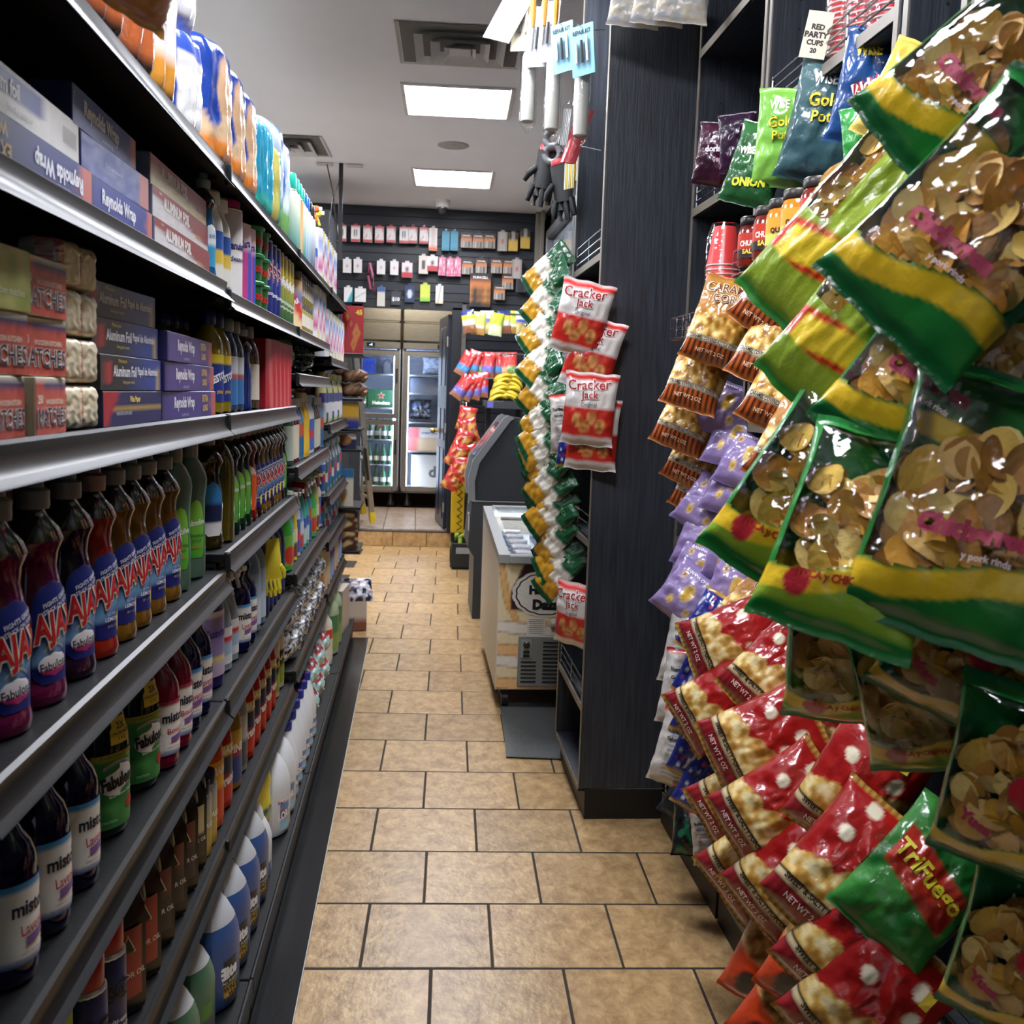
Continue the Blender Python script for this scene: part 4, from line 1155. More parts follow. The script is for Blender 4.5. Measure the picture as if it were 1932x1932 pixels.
# yellow and blue bottles after the foil
PINEB = generic('yellow_cleaner_bottle', 'bottle', .235, .04, liquid('yellow_cleaner', 'b09a18', .4), '23306a', lambda u, v: '1c3a86' if v < .6 else 'e0c83a', [('LESTOIL', 0, .085, .018, 'f0f0f0', .35, .05, .06), ('pine', 0, .05, .012, 'e0a030', 0, .03)], sy=.8, capw=.42, lz=(.12, .58))
row(PINEB, [2.315, 2.41], -.458, z, -66, '{o} yellow cleaner bottle with blue label and cap, beside the purple foil boxes', 'yellow cleaner bottles', scale=.95)
row(PINEB, [2.32, 2.41, 2.5], -.555, z, -66, 'yellow cleaner bottle standing behind the front yellow ones', 'yellow cleaners behind', scale=.93)
CLB = generic('clear_blue_bottle', 'bottle', .25, .036, liquid('blue_clear', '4a6a9c', .6), '8a8c8e', lambda u, v: 'd4dce4' if v > .3 else ('c85a4a' if v > .1 else '3a7ab8'), [], sy=.7)
row(CLB, [2.52, 2.61], -.455, z, -66, '{o} clear blue-tinted bottle with grey cap after the yellow bottles', 'glass cleaner bottles', scale=.88)
BLB = bottle('blue_dish_soap_bottle', 'bottle', AJ, liquid('bright_blue', '123a8c', .4), AJCAP, '8f9294', None, sy=.68, fill=.19, airmat=mat('clear_bottle_shoulder', '6d655c', .08, trans=.75, ior=1.35))
place(BLB, 'bright blue dish soap bottle with grey cap before the brown one', (-.455, 2.73, z + .0006), -66, group='dish soaps on the upper shelf', scale=.82)
BRNB = generic('cream_label_bottle', 'bottle', .27, .04, liquid('brown_clear', '6b5f4c', .5), '9c9a98', lambda u, v: 'ded8c6', [], sy=.8, capw=.4, lz=(.12, .55))
place(BRNB, 'brownish clear bottle with cream label and grey cap by the red boxes', (-.458, 2.86, z + .0006), -66, group='dish soaps on the upper shelf', scale=.82)
YCAP = generic('yellow_cap_bottle', 'bottle', .25, .035, liquid('olive_clear', '6b6420', .5), 'c8b84a', None, sy=.8, capw=.4)
place(YCAP, 'olive bottle with yellow cap tucked by the red boxes', (-.49, 2.97, z + .0006), -66, group='dish soaps on the upper shelf', scale=.88)
REDX = carton('red_soap_carton', 'carton', .085, .06, .2, lambda u, v: 'c02c34' if abs(u + v * .3) > .35 else 'd86a6a', [], top='a82430', side='b02832')
row(REDX, [3.06, 3.155, 3.25, 3.345, 3.44], -.455, z, -78, '{o} red detergent carton standing on end, counting from the yellow-capped bottle', 'red cartons')
# ---- foil shelf (z 1.665)
z = 1.665
WIDE = foil('foil_box', .46, rw('2b3576', '20285c'), [('Reynolds Wrap', .11, .028, .026, 'eceef6', pi, .04, .2), ('EXTRA', -.075, .015, .017, 'e6c060', pi, .03), ('WIDE', -.075, .037, .015, 'e6c060', pi, .03), ('ALUMINUM FOIL', .12, .01, .004, 'b8bcd8', pi)], h=.052, top='343e84', side='20285c')
place(WIDE, 'blue extra wide foil box lying upside down at the picture edge', (-.452, 1.185, z + .0006), -90, group='foil boxes on the upper shelf')
ALF = foil('foil_box', .46, lambda u, v: ('c8322e' if u < -.8 and v > -.2 else ('2c3a86' if u < .42 and v > -.1 else 'd4d2cc')) if v < .95 else 'e0dcd0', [('aluminum foil', -.04, .033, .018, 'f0f0f4', 0, .03, .15), ('heavy duty', -.05, .044, .006, 'e0a050'), ('||||||||||', .19, .026, .02, '20242a', 0, .0, .05), ('15 m x 45 cm standard roll', .02, .012, .005, '5a5a62')], h=.052, top='c8c4bc', side='b8b4ac')
place(ALF, 'white and blue aluminium foil box with barcode on top of the upside-down box', (-.456, 1.16, z + .0532), -91, group='foil boxes on the upper shelf')
RW1 = foil('foil_box', .31, rw('2b3a8c', '1c2458'), [('Reynolds Wrap', -.025, .027, .026, 'eef0f8', 0, .04, .22), ('ALUMINUM FOIL', .0, .008, .005, 'b8c0e0')], top='3a4a9c', side='1c2458')
RW2 = foil('foil_box', .31, lambda u, v: mix('4a5698', '8a92b8', .5 + nz(u * 5, v * 3, 1, 2.)) if u < .7 else 'c08078', [('12 m2 extra value roll', -.02, .026, .006, 'c8cce0')], top='5a669c', side='3a447c')
place(RW1, 'blue foil box at the bottom of the stack of three by the red foil boxes', (-.452, 1.565, z + .0006), -90, group='foil boxes on the upper shelf')
place(RW2, 'faded blue-grey foil box in the middle of the stack by the red foil boxes', (-.456, 1.55, z + .0512), -89, group='foil boxes on the upper shelf')
place(RW1, 'blue foil box on top of the stack, level with the barcode box', (-.462, 1.52, z + .1018), -91, group='foil boxes on the upper shelf')
def red_p(u, v):
    return '8c2f2c' if v > -.15 - .55 * u else mix('c8c6c8', 'e4e2e0', .5 + .5 * nz(u * 6, v * 4, 1, 9.))
REDF = foil('foil_box', .44, red_p, [('ALUMINUM FOIL', -.05, .032, .021, 'f2ece4', 0, .05, .29), ('25 SQ FT', .12, .014, .010, 'c88a40', 0, .03), ('Heavy', -.17, .043, .006, 'e8d8d0')], top='a04a40', side='7c8098', h=.05)
REDT = foil('foil_box', .44, lambda u, v: 'b86a5c' if v > -.1 - .4 * u else mix('d8c890', 'efe4c0', .5 + .8 * nz(u * 6, v * 4, 1, 9.)), [('ALUMINUM FOIL', -.05, .032, .021, 'f6f0e4', 0, .05, .29)], top='d8d0b0', side='7c8098', h=.05)
for r_ in range(3):
    place(REDT if r_ == 2 else REDF, f'red and white aluminium foil box, {["bottom", "middle", "top"][r_]} of three beside the blue spray soap', (-.452 - .004 * r_, 1.955 + .004 * r_, z + .0006 + r_ * .0506), -90, group='foil boxes on the upper shelf')
z2 = 1.65
BLB2 = bottle('blue_dish_soap_bottle', 'bottle', AJ, liquid('sky_blue', '1f6a9c', .4), AJCAP, '9aa4ac', (.03, .14, .03, lambda u, v: 'dce6ec' if v > 0 else '3a9ac4', .7), [('soft', 0, .11, .014, '2a4a8c')], sy=.68, fill=.18, airmat=mat('clear_bottle_shoulder', '6d655c', .08, trans=.75, ior=1.35))
place(BLB2, 'sky blue dish soap bottle standing proud of the foil boxes', (-.445, 2.205, 1.6656), -70, scale=.78)
WHB = generic('white_lotion_bottle', 'bottle', .21, .037, mat('offwhite_plastic', 'd8d8d0', .35), 'e4e4e0', lambda u, v: '2c5aa8' if v > .3 else ('e0c050' if v > -.3 else 'e4e4da'), [], sy=.7, capw=.62)
row(WHB, [2.31, 2.40], -.455, z2, -66, '{o} white squeeze bottle with blue band, after the blue soap', 'white squeeze bottles')
GRAN = can('powder_cleaner_tub', 'tub', .048, .205, lambda t: 'e6e4e2' if t < .86 else 'e2dede', 'c0', [('Granulated', 0, .12, .018, '2a2a6c', 0, .03, .08), ('cleaner', 0, .09, .012, '2a2a6c', 0, .02)], 'c02a80', .022)
place(GRAN, 'white powder tub with magenta lid beside the green paste tubs', (-.465, 2.51, z2 + .0006), -60)
PINKX = carton('pink_soap_carton', 'carton', .07, .05, .19, lambda u, v: 'f0dce4' if v > .4 else ('c8408c' if abs(u) < .5 else '3a5ac0'), [('Clara', 0, .14, .02, '3a2a8c', .2, .03)], top='f0e0e8', side='e8a0c0')
row(PINKX, [2.605, 2.68], -.45, z2, -74, '{o} white and pink carton beside the magenta-lidded tub', 'pink cartons')
for c_ in range(2):
    for r_ in range(3):
        place(TUB, f'green and yellow paste tub, {["bottom", "middle", "top"][r_]} of the {["first", "second"][c_]} stack from the magenta-lidded tub', (-.458, 2.79 + c_ * .108, z2 + .0006 + r_ * .0705), -60, group='stacked paste tubs')
row(CLEANSER, [3.005, 3.09, 3.175], -.452, z2, -58, '{o} blue scouring powder can, counting from the green paste tubs', 'scouring powder cans')
row(COMET, [3.26, 3.345, 3.43, 3.51], -.452, z2, -58, '{o} green scouring powder can, counting from the blue cans', 'scouring powder cans')
SALT = carton('starch_carton', 'carton', .1, .05, .17, lambda u, v: 'd8b890' if v > .5 else ('c83a34' if abs(v - .1 + .5 * u) < .3 else ('5a6ab0' if v > 0 else 'ead0a0')), [('STAR', .0, .09, .02, 'f4f0e8', .4, .04)], top='e8d8b8', side='e0c8a0')
place(SALT, 'cream and red starch carton after the green powder cans', (-.455, 3.68, z2 + .0006), -64)
JAR = bottle('candle_jar', 'candle', [(.032, 0), (.034, .004), (.034, .1), (.03, .11)], liquid('yellow_wax', 'b8a850', .2), [(.032, .108), (.033, .112), (.033, .13), (.03, .132)], '6e6c68', (.03, .085, .03, lambda u, v: 'e0dac8', 0), [])
row([JAR] * 6, [3.82 + .078 * k for k in range(6)], -.45, z2, -66, '{o} yellow candle jar on the powder shelf, counting from the starch carton', 'yellow candle jars', scale=.8)
row([JAR] * 6, [3.82 + .078 * k for k in range(6)], -.45, z2 + .107, -66, '{o} yellow candle jar stacked on the lower row, counting from the starch carton', 'yellow candle jars', scale=.8)
def wbox(cs, seed):
    return carton('tall_white_carton', 'carton', .052, .05, .22, lambda u, v: cs[int((v + 1) * 2.49 + seed) % len(cs)], [], top='f0eef0', side='e2dfe4')
WB = [wbox(['f0eef2', 'd8508c', 'f0eef2', '9ab0e0'], 0), wbox(['f2f0f0', 'e8d860', 'f0eef2', 'c83a5a'], 1), wbox(['eef0f6', '7a8ad0', 'f2f0f4', 'e0a0c8'], 2)]
row([WB[k % 3] for k in range(8)], [4.36 + .056 * k for k in range(8)], -.45, z2, -74, '{o} tall white and pastel carton, counting from the yellow candle jars', 'white pastel cartons')
# ---- upper shelf (z 1.90)
z = 1.90
ORG = bag('orange_snack_sack', 'bag', .24, .3, .12, lambda u, v: mix('b8761c', 'e0a236', .5 + v * .4 + .3 * nz(u * 2, v * 2, 1, 3.)), [], seed=4)
place(ORG, 'orange film sack overhanging the topmost shelf at the picture edge', (-.315, 1.13, z + .085), -74, el=-6)
PKW = carton('sanitary_carton', 'carton', .1, .12, .26, lambda u, v: 'd8cce0' if v > 0 else ('e8e4ec' if u > -.2 else '8a7ab8'), [], top='e4e0ea', side='c8c0d8')
place(PKW, 'white and lilac carton beside the orange sack', (-.495, 1.33, z + .0006), -70)
place(PKW, 'white and lilac carton stacked on the one beside the orange sack', (-.497, 1.335, z + .2612), -72, scale=(1, 1, .9))
def towel_p(a, b, c2, skin='e0b890'):
    def f(u, v):
        if v < -.55:
            return '20242c' if v < -.8 else c2
        if (u - .1) ** 2 + (v - .25) ** 2 * .8 < .22:
            return skin
        return a if v > -.1 + .3 * sin(u * 3) else b
    return f
TOW1 = pack('diaper_pack', 'diaper pack', .17, .12, .46, towel_p('2b4a9a', 'e8e6e4', 'c86a3a'), [('Velvet Soft', -.02, .16, .02, 'f4f4f6', .2, .03, .1)], ribs=3)
TOW2 = pack('diaper_pack', 'diaper pack', .17, .12, .42, towel_p('2f4fa6', 'eceae8', 'e09a3c'), [('Touch', -.02, .15, .024, 'f4f4f6', .2, .03, .1)], ribs=3, seed=4.)
TOWW = pack('tissue_pack', 'tissue pack', .17, .12, .2, lambda u, v: '2b48a8' if u < -.55 else ('f0f0f2' if v < .5 else '3a5ab8'), [], ribs=2, seed=6.)
row([TOW1, TOW1], [1.505, 1.675], -.49, z, -80, '{o} tall blue and white diaper pack with baby-skin picture, counting from the lilac cartons', 'diaper packs')
place(TOW2, 'blue pack with tan picture after the two tall diaper packs', (-.495, 1.845, z + .0006), -80, group='diaper packs')
place(TOWW, 'white and blue tissue pack on the topmost shelf before the joint', (-.49, 2.035, z + .0006), -78, group='tissue packs')
place(TOWW, 'white and blue tissue pack stacked on the one before the joint', (-.495, 2.03, z + .2012), -84, group='tissue packs')
z = 1.905
TOW3 = pack('diaper_pack', 'diaper pack', .17, .12, .27, towel_p('2545a0', 'e8c8a0', 'e88a3a'), [], ribs=2, seed=9.)
row(TOW3, [2.335, 2.515, 2.69], -.485, z, -80, '{o} shorter blue pack with orange foot, counting from the shelf joint', 'blue and orange packs')
SPG = pack('sponge_pack', 'sponge pack', .09, .07, .24, lambda u, v: '2fa6c8' if v > -.6 else '3ac0b0', [], seed=3.)
row(SPG, [2.835, 2.935], -.45, z, -72, '{o} cyan sponge pack on the topmost shelf', 'sponge packs')
place(pack('detergent_sack', 'bag', .11, .08, .22, lambda u, v: '1fa890' if abs(u) > .5 else 'd8d070', [], seed=5.), 'teal and yellow scrubber packet beside the cyan sponges', (-.45, 3.04, z + .0006), -70)
BIGB = pack('detergent_sack', 'bag', .2, .12, .33, lambda u, v: mix('2c4f9c', 'cfe0f0', .5 + 1.2 * nz(u * 2, v * 2, 1, 6.)) if v > -.4 else '6aa850', [], seed=7.)
place(BIGB, 'large blue and white detergent sack on the topmost shelf', (-.49, 3.21, z + .0006), -78)
place(BIGB, 'second large blue and white detergent sack beside the green-capped bottles', (-.495, 3.42, z + .0006), -80)
SPRC = lambda nm, bc, cc: can(nm, 'spray can', .038, .2, bc, 'c0', [], cc, .055)
CANT = SPRC('air_freshener_can', lambda t: 'd6d2b8' if t > .3 else '5ab0a8', '1fa08c')
CANB = SPRC('air_freshener_can', lambda t: 'd8dce0' if t > .45 else '8ab4cc', '2060b0')
CANG = SPRC('air_freshener_can', lambda t: 'e07a3a' if t > .6 else ('7ab85a' if t > .3 else 'e8d8a0'), '1fa08c')
CANK = SPRC('air_freshener_can', lambda t: 'dce2e6' if t > .3 else '6a7a8a', '1c1c20')
ks = [CANT, CANT, CANG, CANT, CANB, CANB, CANK, CANK]
row(ks, [3.60 + .088 * k for k in range(8)], -.455, z, -60, '{o} air freshener can on the topmost shelf, counting from the detergent sacks', 'air freshener cans')
TRG = sprayer('trigger_spray_bottle', mat('pale_spray_body', 'd4dce2', .3), 'd4dce2', 'e06a28', lambda u, v: 'c83a4a' if v > .4 else 'b8cfe0', h=.22)
TRY = sprayer('trigger_spray_bottle', mat('pale_spray_body', 'd4dce2', .3), 'd4dce2', 'e0d030', lambda u, v: '3a6ac0' if v > .3 else 'd0a0c8', h=.22)
row([TRG, TRY], [4.33, 4.43], -.455, z, -70, '{n}', 'trigger sprays', ['spray bottle with orange trigger on the topmost shelf', 'spray bottle with yellow trigger on the topmost shelf'])
row([WB[k % 3] for k in range(10)], [4.54 + .075 * k for k in range(4)] + [4.86 + .09 * k for k in range(6)], -.45, z, -74, '{o} tall white and pink carton on the topmost shelf, counting from the yellow trigger', 'white pink cartons on top')
# ---- far sections
Z3 = SHELVES[3]
Z4 = SHELVES[4]
GAR = bag('lime_sponge_bag', 'bag', .12, .16, .08, lambda u, v: mix('c8c85a', '9ac8a0', .5 + nz(u * 3, v * 3, 1, 2.)), seed=3, wrinkle=.012)
place(GAR, 'lime and green scrubber bag beside the red cartons', (-.47, 3.68, Z3[3] + .062), -60, scale=.68)
place(GAR, 'lime scrubber bag lying behind the steel wool', (-.5, 3.86, Z3[3] + .062), -70, scale=.68)
st = MB()
for k in range(60):
    a, b_, r_ = random.uniform(0, 2 * pi), random.uniform(-1, 1), random.uniform(.03, .062)
    q = sqrt(1 - b_ * b_)
    ctr = Vector((r_ * q * cos(a), r_ * q * sin(a), .062 + r_ * b_))
    st.tube([ctr + Vector((random.uniform(-.018, .018), random.uniform(-.018, .018), random.uniform(-.014, .014))) for _ in range(4)], .0028, 4, '9a9a96')
sw = link('steel_wool_ball', st.build('steel_wool_ball', mat('steel_wool', '9c9c98', .35, metal=.8), 60), None, frame((-.45, 4.15, Z3[3]), 0))
sw.matrix_world = Matrix.Translation((-.46, 4.1, Z3[3] + .012)) @ Matrix.Scale(.84, 4)
tag(sw, 'crumpled silvery steel wool ball on the small upper shelf', 'steel wool')
TB1 = generic('toilet_cleaner_bottle', 'bottle', .24, .034, mat('cream_body', 'd8cc8c', .35), 'c8b850', lambda u, v: '5a4a9c' if v > .3 else 'dcd4e4', [], sy=.7, capw=.6)
def fill(z, y0, y1, step, kinds, x, fmt, group, az=-66, scale=None):
    k = 0
    y = y0
    while y < y1:
        place(kinds[k % len(kinds)], fmt.format(o=ORD[k % 20]), (x, y, z + .0006), az, group=group, scale=scale)
        y += step
        k += 1
GL1 = generic('green_glass_bottle', 'bottle', .23, .034, liquid('green_glass', '3a6a54', .4), '3a6a54', lambda u, v: 'b8c8b8', [], sy=.8)
RD1 = generic('red_sauce_bottle', 'bottle', .23, .034, liquid('dark_red', '7a1828', .3), 'c8c4bc', lambda u, v: 'd8ccb4', [], sy=.8)
BL1 = generic('blue_soap_bottle', 'bottle', .23, .036, mat('blue_body', '5a86a8', .3), 'd8d8d4', lambda u, v: 'c85a3a' if v > .2 else '2a6a9a', [], sy=.7)
YL1 = generic('yellow_mop_refill', 'bottle', .25, .038, mat('yellow_body', 'd8a828', .35), 'd8cca0', lambda u, v: 'e0b83a', [], sy=.8, waist=.05)
WB1 = generic('striped_bottle', 'bottle', .24, .034, mat('white_body', 'd8d8d8', .35), 'b8c8d8', lambda u, v: 'c84050' if abs(v) < .3 else '4a6ab8', [], sy=.7)
GN1 = generic('green_white_bottle', 'bottle', .22, .034, mat('green_body2', '2a6a44', .35), '2fa070', lambda u, v: 'dce0d0' if abs(v) < .4 else '2a6a44', [], sy=.8)
fill(Z3[2], 3.6, 4.76, .082, [GL1, RD1, RD1, BL1, BL1, YL1, YL1, WB1, WB1, WB1], -.452, '{o} bottle of the mixed row under the steel wool shelf, counting from the red cartons', 'mixed bottles under the steel wool')
GNS = sprayer('green_spray_bottle', mat('lime_body', '3fa83a', .3), '3fa83a', 'c8d8c0', lambda u, v: 'c83a24' if (u * u + (v + .3) ** 2) < .4 else '7ac850', h=.23, r=.05)
BLS = sprayer('blue_spray_bottle', mat('blue_spray_body', '5a9ad0', .3), '5a9ad0', 'b02020', lambda u, v: 'd0d8dc' if v > 0 else 'c84a4a', h=.22)
YLS = sprayer('yellow_spray_bottle', mat('yellow_spray_body', 'e0cc2a', .3), 'e0cc2a', 'd8dcd8', lambda u, v: 'e8e0b0' if v > 0 else '7a3a28', h=.22)
TLS = sprayer('teal_spray_bottle', mat('teal_spray_body', '4ab09a', .3), '4ab09a', 'e0e0d8', lambda u, v: '3a5ab0' if v > .2 else 'c8d8d4', h=.22)
fill(Z3[1], 3.6, 4.76, .105, [GNS, BLS, YLS, WB1, BLS, TLS, TLS, BL1], -.458, '{o} bottle of the spray cleaner row, counting from the navy softeners', 'spray cleaners in the third unit')
TRASH = bag('trash_bag_pack', 'bag', .2, .13, .09, lambda u, v: ('101216' if nz(u * 7, v * 7, 1, 3.) > .05 else 'd8d8da') if abs(u) > .1 else ('e4e4e2' if v > -.2 else '1c2a4a'), seed=12, wrinkle=.016)
for i in range(5):
    for kk in range(2):
        place(TRASH, f'{ORD[i]} black and white striped film pack, {["lower", "upper"][kk]} layer behind the beige bottles', (-.46, 3.68 + i * .235, Z3[0] + .08 + kk * .11), -80, el=30, group='striped film packs')
fill(Z4[3], 4.9, 5.95, .085, [TB1, GN1, TB1, TB1], -.452, '{o} pale bottle on the upper far shelf, counting from the steel wool', 'far pale bottles')
fill(Z4[4], 4.9, 5.95, .062, WB, -.45, '{o} slim pastel carton on the far shelf, counting toward the red cracker box', 'far pastel cartons', az=-74)
fill(Z4[2], 4.9, 5.9, .09, [WB1, GN1, WB1, BL1], -.452, '{o} striped bottle on the middle far shelf', 'far striped bottles')
fill(Z4[1], 4.9, 5.9, .1, [BLS, TLS, BLS, WB1], -.455, '{o} blue spray bottle on the lower far shelf', 'far blue sprays', scale=.66)
PBX = carton('detergent_carton', 'carton', .12, .06, .2, lambda u, v: 'd08a3a' if u + v < -.2 else 'e0c8a0', [], top='d8c8a8', side='c07a34')
VBX = carton('detergent_carton', 'carton', .12, .06, .2, lambda u, v: '6a5aa8' if v > 0 else '9ab0d8', [], top='b0b8d8', side='5a4a98')
fill(Z4[0], 4.9, 5.9, .135, [PBX, PBX, VBX, VBX], -.46, '{o} detergent carton on the lowest far shelf above the sage bottles', 'far detergent cartons', az=-72)

# ================================================================ snack bags on the right fixtures
def corn_pic(u, v, o, a='d8b868', b='f0e2b0', c='a8742c'):
    n = nz(u * 3.2, v * 3.4, 1.6, o) + .5 * nz(u * 8, v * 9, 1.3, o + 2)
    return mix(mix(c, a, (n + .5) * 1.3), b, n * 1.6)
def pop_paint(u, v):
    if v > .93 or v < -.93:
        return 'c09a4a' if int((u + 2) * 14) % 2 else '8c6424'
    e = -.02 + .14 * nz(u * 2.5, 0, 1.4, 5.) + .25 * u
    if v > e:
        for bx, by in ((-.45, .35), (.35, .62), (-.3, .8), (.55, .3)):
            if (u - bx) ** 2 + ((v - by) * 1.4) ** 2 < .022 + .012 * nz(u * 9, v * 9, 1, 3.):
                return 'e8dcc0'
        return mix('8c1416', 'b82420', .5 + .4 * u)
    if v > -.52:
        return corn_pic(u, v, 3.)
    if v > -.66:
        return 'c8b48c' if v > -.635 and v < -.545 else '1c1a18'
    return '7c1a20' if int((u + 2) * 12) % 2 else '92242a'
POPT = [('SWEET & SALTY POPCORN', 0, -.068, .011, '1c1814', 0, .03, .14), ('NET WT 2 OZ', -.01, -.093, .011, 'e8d8d0', 0, .02, .08), ('E', .045, .075, .024, 'e8c83c', 0, .1)]
POP = bag('popcorn_bag', 'chip bag', .175, .245, .125, pop_paint, POPT, seed=2, nu=44, nv=60)
POP2 = bag('popcorn_bag', 'chip bag', .175, .245, .12, pop_paint, POPT, seed=9, nu=44, nv=60, wrinkle=.009)
def car_paint(u, v):
    if v > .94 or v < -.94:
        return 'a8642c'
    if v > .42:
        return mix('9c6a2c', 'd8a048', .5 + .5 * u)
    if v > -.45:
        return corn_pic(u, v, 7., 'd8a848', 'f0d890', '8c5a1c') if v < .1 + .2 * nz(u * 3, 1, 1, 4.) else mix('a06c2c', 'c88c3c', .5 + .5 * u)
    if v > -.58:
        return 'e0d4b8' if -.56 < v < -.47 else '2a1a14'
    return '2a1610' if int((u + 2) * 11) % 2 else 'b85a26'
CART = [('CARAMEL', 0, .078, .026, 'efe0b8', .12, .06, .14), ('CARAMEL', 0, .078, .023, '6a2c18', .12, .01, .13), ('CORN', 0, .05, .024, 'efe0b8', .12, .06, .1), ('CORN', 0, .05, .021, '6a2c18', .12, .01, .085), ('CARAMEL COVERED KETTLE CORN', 0, -.057, .008, '2a1a14', 0, .03, .13), ('NET WT 2 OZ', 0, -.085, .009, 'e8d0b0', 0, .02)]
CAR = bag('caramel_corn_bag', 'chip bag', .155, .22, .1, car_paint, CART, seed=4, nu=44, nv=60)
def pur_paint(u, v):
    if abs(v) > .93:
        return '7a6a9c'
    for bx, by, rr in ((.1, .05, .3), (-.35, -.45, .16), (.5, -.5, .14), (-.5, .5, .13)):
        du, dv = (u - bx), (v - by) * 1.1
        d = du * du * 1.6 + dv * dv * .7
        if d < rr * rr:
            return '8a5a2a' if (abs(du) < rr * .18 and abs(dv) < rr * .55 and nz(u * 12, v * 12, 1, 2.) > 0) else ('e0b850' if d < rr * rr * .75 else 'f0e0b0')
    return mix('83709f', 'a592c0', .5 + .5 * u)
PUR = bag('banana_chip_bag', 'chip bag', .16, .175, .1, pur_paint, [('BANANA CHIPS', 0, .06, .010, 'f0ecf6', 0, .03, .09)], seed=6, nu=24, nv=30, wrinkle=.009)
PUR2 = bag('banana_chip_bag', 'chip bag', .16, .175, .095, pur_paint, [('BANANA CHIPS', 0, .06, .010, 'f0ecf6', 0, .03, .09)], seed=14, nu=24, nv=30, wrinkle=.011)
def rind_paint(u, v):
    if v > .93 or v < -.93:
        return 'b8401c'
    if v > .35:
        return corn_pic(u, v, 9., '9c7238', 'd0a868', '5c3c18') if abs(u + .1) > .55 - .3 * v else '8c2422'
    if v > -.25 - .2 * u:
        return corn_pic(u, v, 9., 'a87c40', 'd8b074', '5c3c18')
    if (u + .45) ** 2 + (v + .6) ** 2 < .06:
        return '161c26'
    return 'c0401c'
RIND = bag('pork_rind_bag', 'chip bag', .165, .235, .11, rind_paint, [('Ricitos', .0, .075, .026, 'e8dcd8', .25, .09, .11), ('Ricitos', .0, .075, .024, '8c1a1c', .25, .03, .106)], seed=11, nu=26, nv=36, wrinkle=.009)
def back_paint(u, v):
    if v > .88:
        return 'b02a20'
    if v < -.75:
        return '7a1c1c' if u > .1 else 'c8c4bc'
    if u > .55 and (v * 3) % 1 < .5:
        return '6a1c20'
    if abs(u) < .5 and (v * 9) % 1 < .28:
        return '5a5a5c'
    return 'c4c0ba'
NUTR = bag('white_backed_snack_bag', 'chip bag', .13, .2, .06, back_paint, [('Nutrition Facts', -.01, .05, .012, '1c1c1e', 0, .04, .07), ('Calories 170', -.01, .03, .009, '1c1c1e', 0, .04, .06)], seed=15, wrinkle=.01)
def blue_paint(u, v):
    if abs(v) > .92:
        return 'c8a040'
    n = nz(u * 3, v * 3, 1.3, 6.)
    return 'b83a5c' if n > .38 else ('d0dcec' if n < -.42 else '1f2f86')
BLUP = bag('blue_snack_bag', 'chip bag', .13, .19, .06, blue_paint, [], seed=16, wrinkle=.01)
# ---- clear-window chip bags with real chips inside
def chips_mesh(w, h, t, n, cols, seed):
    rnd = random.Random(seed)
    m = MB()
    for k in range(n):
        u, v = rnd.uniform(-.74, .74), rnd.uniform(-.62, .5)
        s = rnd.uniform(.017, .033)
        th = t * .5 * (1 - abs(u) ** 2.6) ** .5 * max(0., 1 - (abs(v) / .94) ** 2.4) ** .55
        y = rnd.uniform(-.62, .3) * th
        R = Matrix.Rotation(rnd.uniform(0, 6.28), 3, 'Y') @ Matrix.Rotation(rnd.uniform(-.7, .7), 3, 'X') @ Matrix.Rotation(rnd.uniform(-.5, .5), 3, 'Z')
        col = rnd.choice(cols)
        b = rnd.uniform(-.35, .35)
        el = rnd.uniform(.6, 1.)
        ctr = Vector((u * w / 2 * .88, y * .75, v * h / 2))
        def fn(a, c):
            rr = max(abs(a), abs(c))
            ln = sqrt(a * a + c * c) or 1
            x_, z_ = a * rr / ln * s, c * rr / ln * s * el
            return ctr + R @ Vector((x_, b * (x_ * x_ - .3 * z_ * z_) / s, z_))
        m.grid(fn, 4, 4, lambda a, c: mix(col, '8a5a1c', .25 * max(abs(a), abs(c)) + .2 * nz(a * 3, c * 3, 1, k * 1.)))
    return m.build('chips', mat('fried_chip', rough=.55, attr=True, bump=.3, bscale=90), 60)
def win_fn(lo, hi, side):
    return lambda u, v: 1 if (lo + .12 * sin(u * 2.2) < v < hi and abs(u) < side) else 0
def green_paint(edge, band, lo, red=None):
    def f(u, v):
        b = lo + .12 * sin(u * 2.2)
        if v < -.86 or v > .93:
            return edge
        if red and (u - red[0]) ** 2 + ((v - red[1]) * 1.3) ** 2 < red[2]:
            return 'b02a34'
        if lo - .2 < v - .12 * sin(u * 2.2) < lo:
            return band
        return mix(edge, '3a9a3c', .5 * nz(u * 2, v * 2, 1, 3.) + .2)
    return f
YEL = ['e0ac3c', 'ecc45a', 'cc9430', 'f4d884', 'b87e24']
BRN = ['c08a40', 'd4a254', 'a06c2c', 'e0b86c']
CH1 = chips_mesh(.22, .3, .1, 95, YEL, 1)
CH2 = chips_mesh(.22, .3, .1, 95, BRN + YEL, 2)
def yuca():
    p = green_paint('1f7a34', 'e0bc2c', -.42, (-.52, -.62, .03))
    return bag('yuca_chip_bag', 'chip bag', .22, .3, .1, lambda u, v: ('86a832' if v < -.42 + .12 * sin(u * 2.2) and v > -.84 and not ((u + .52) ** 2 + ((v + .62) * 1.3) ** 2 < .03) and not (-.62 < v - .12 * sin(u * 2.2) < -.42) else p(u, v)),
               [('YUCA y CHICHARRONES', .012, -.078, .015, 'b8301c', .07, .05, .15)], seed=21, mats=[FILM, CFILM], window=win_fn(-.4, .88, .9), chips=CH1, nu=56, nv=72, crimp=.08)
YUCA = yuca()
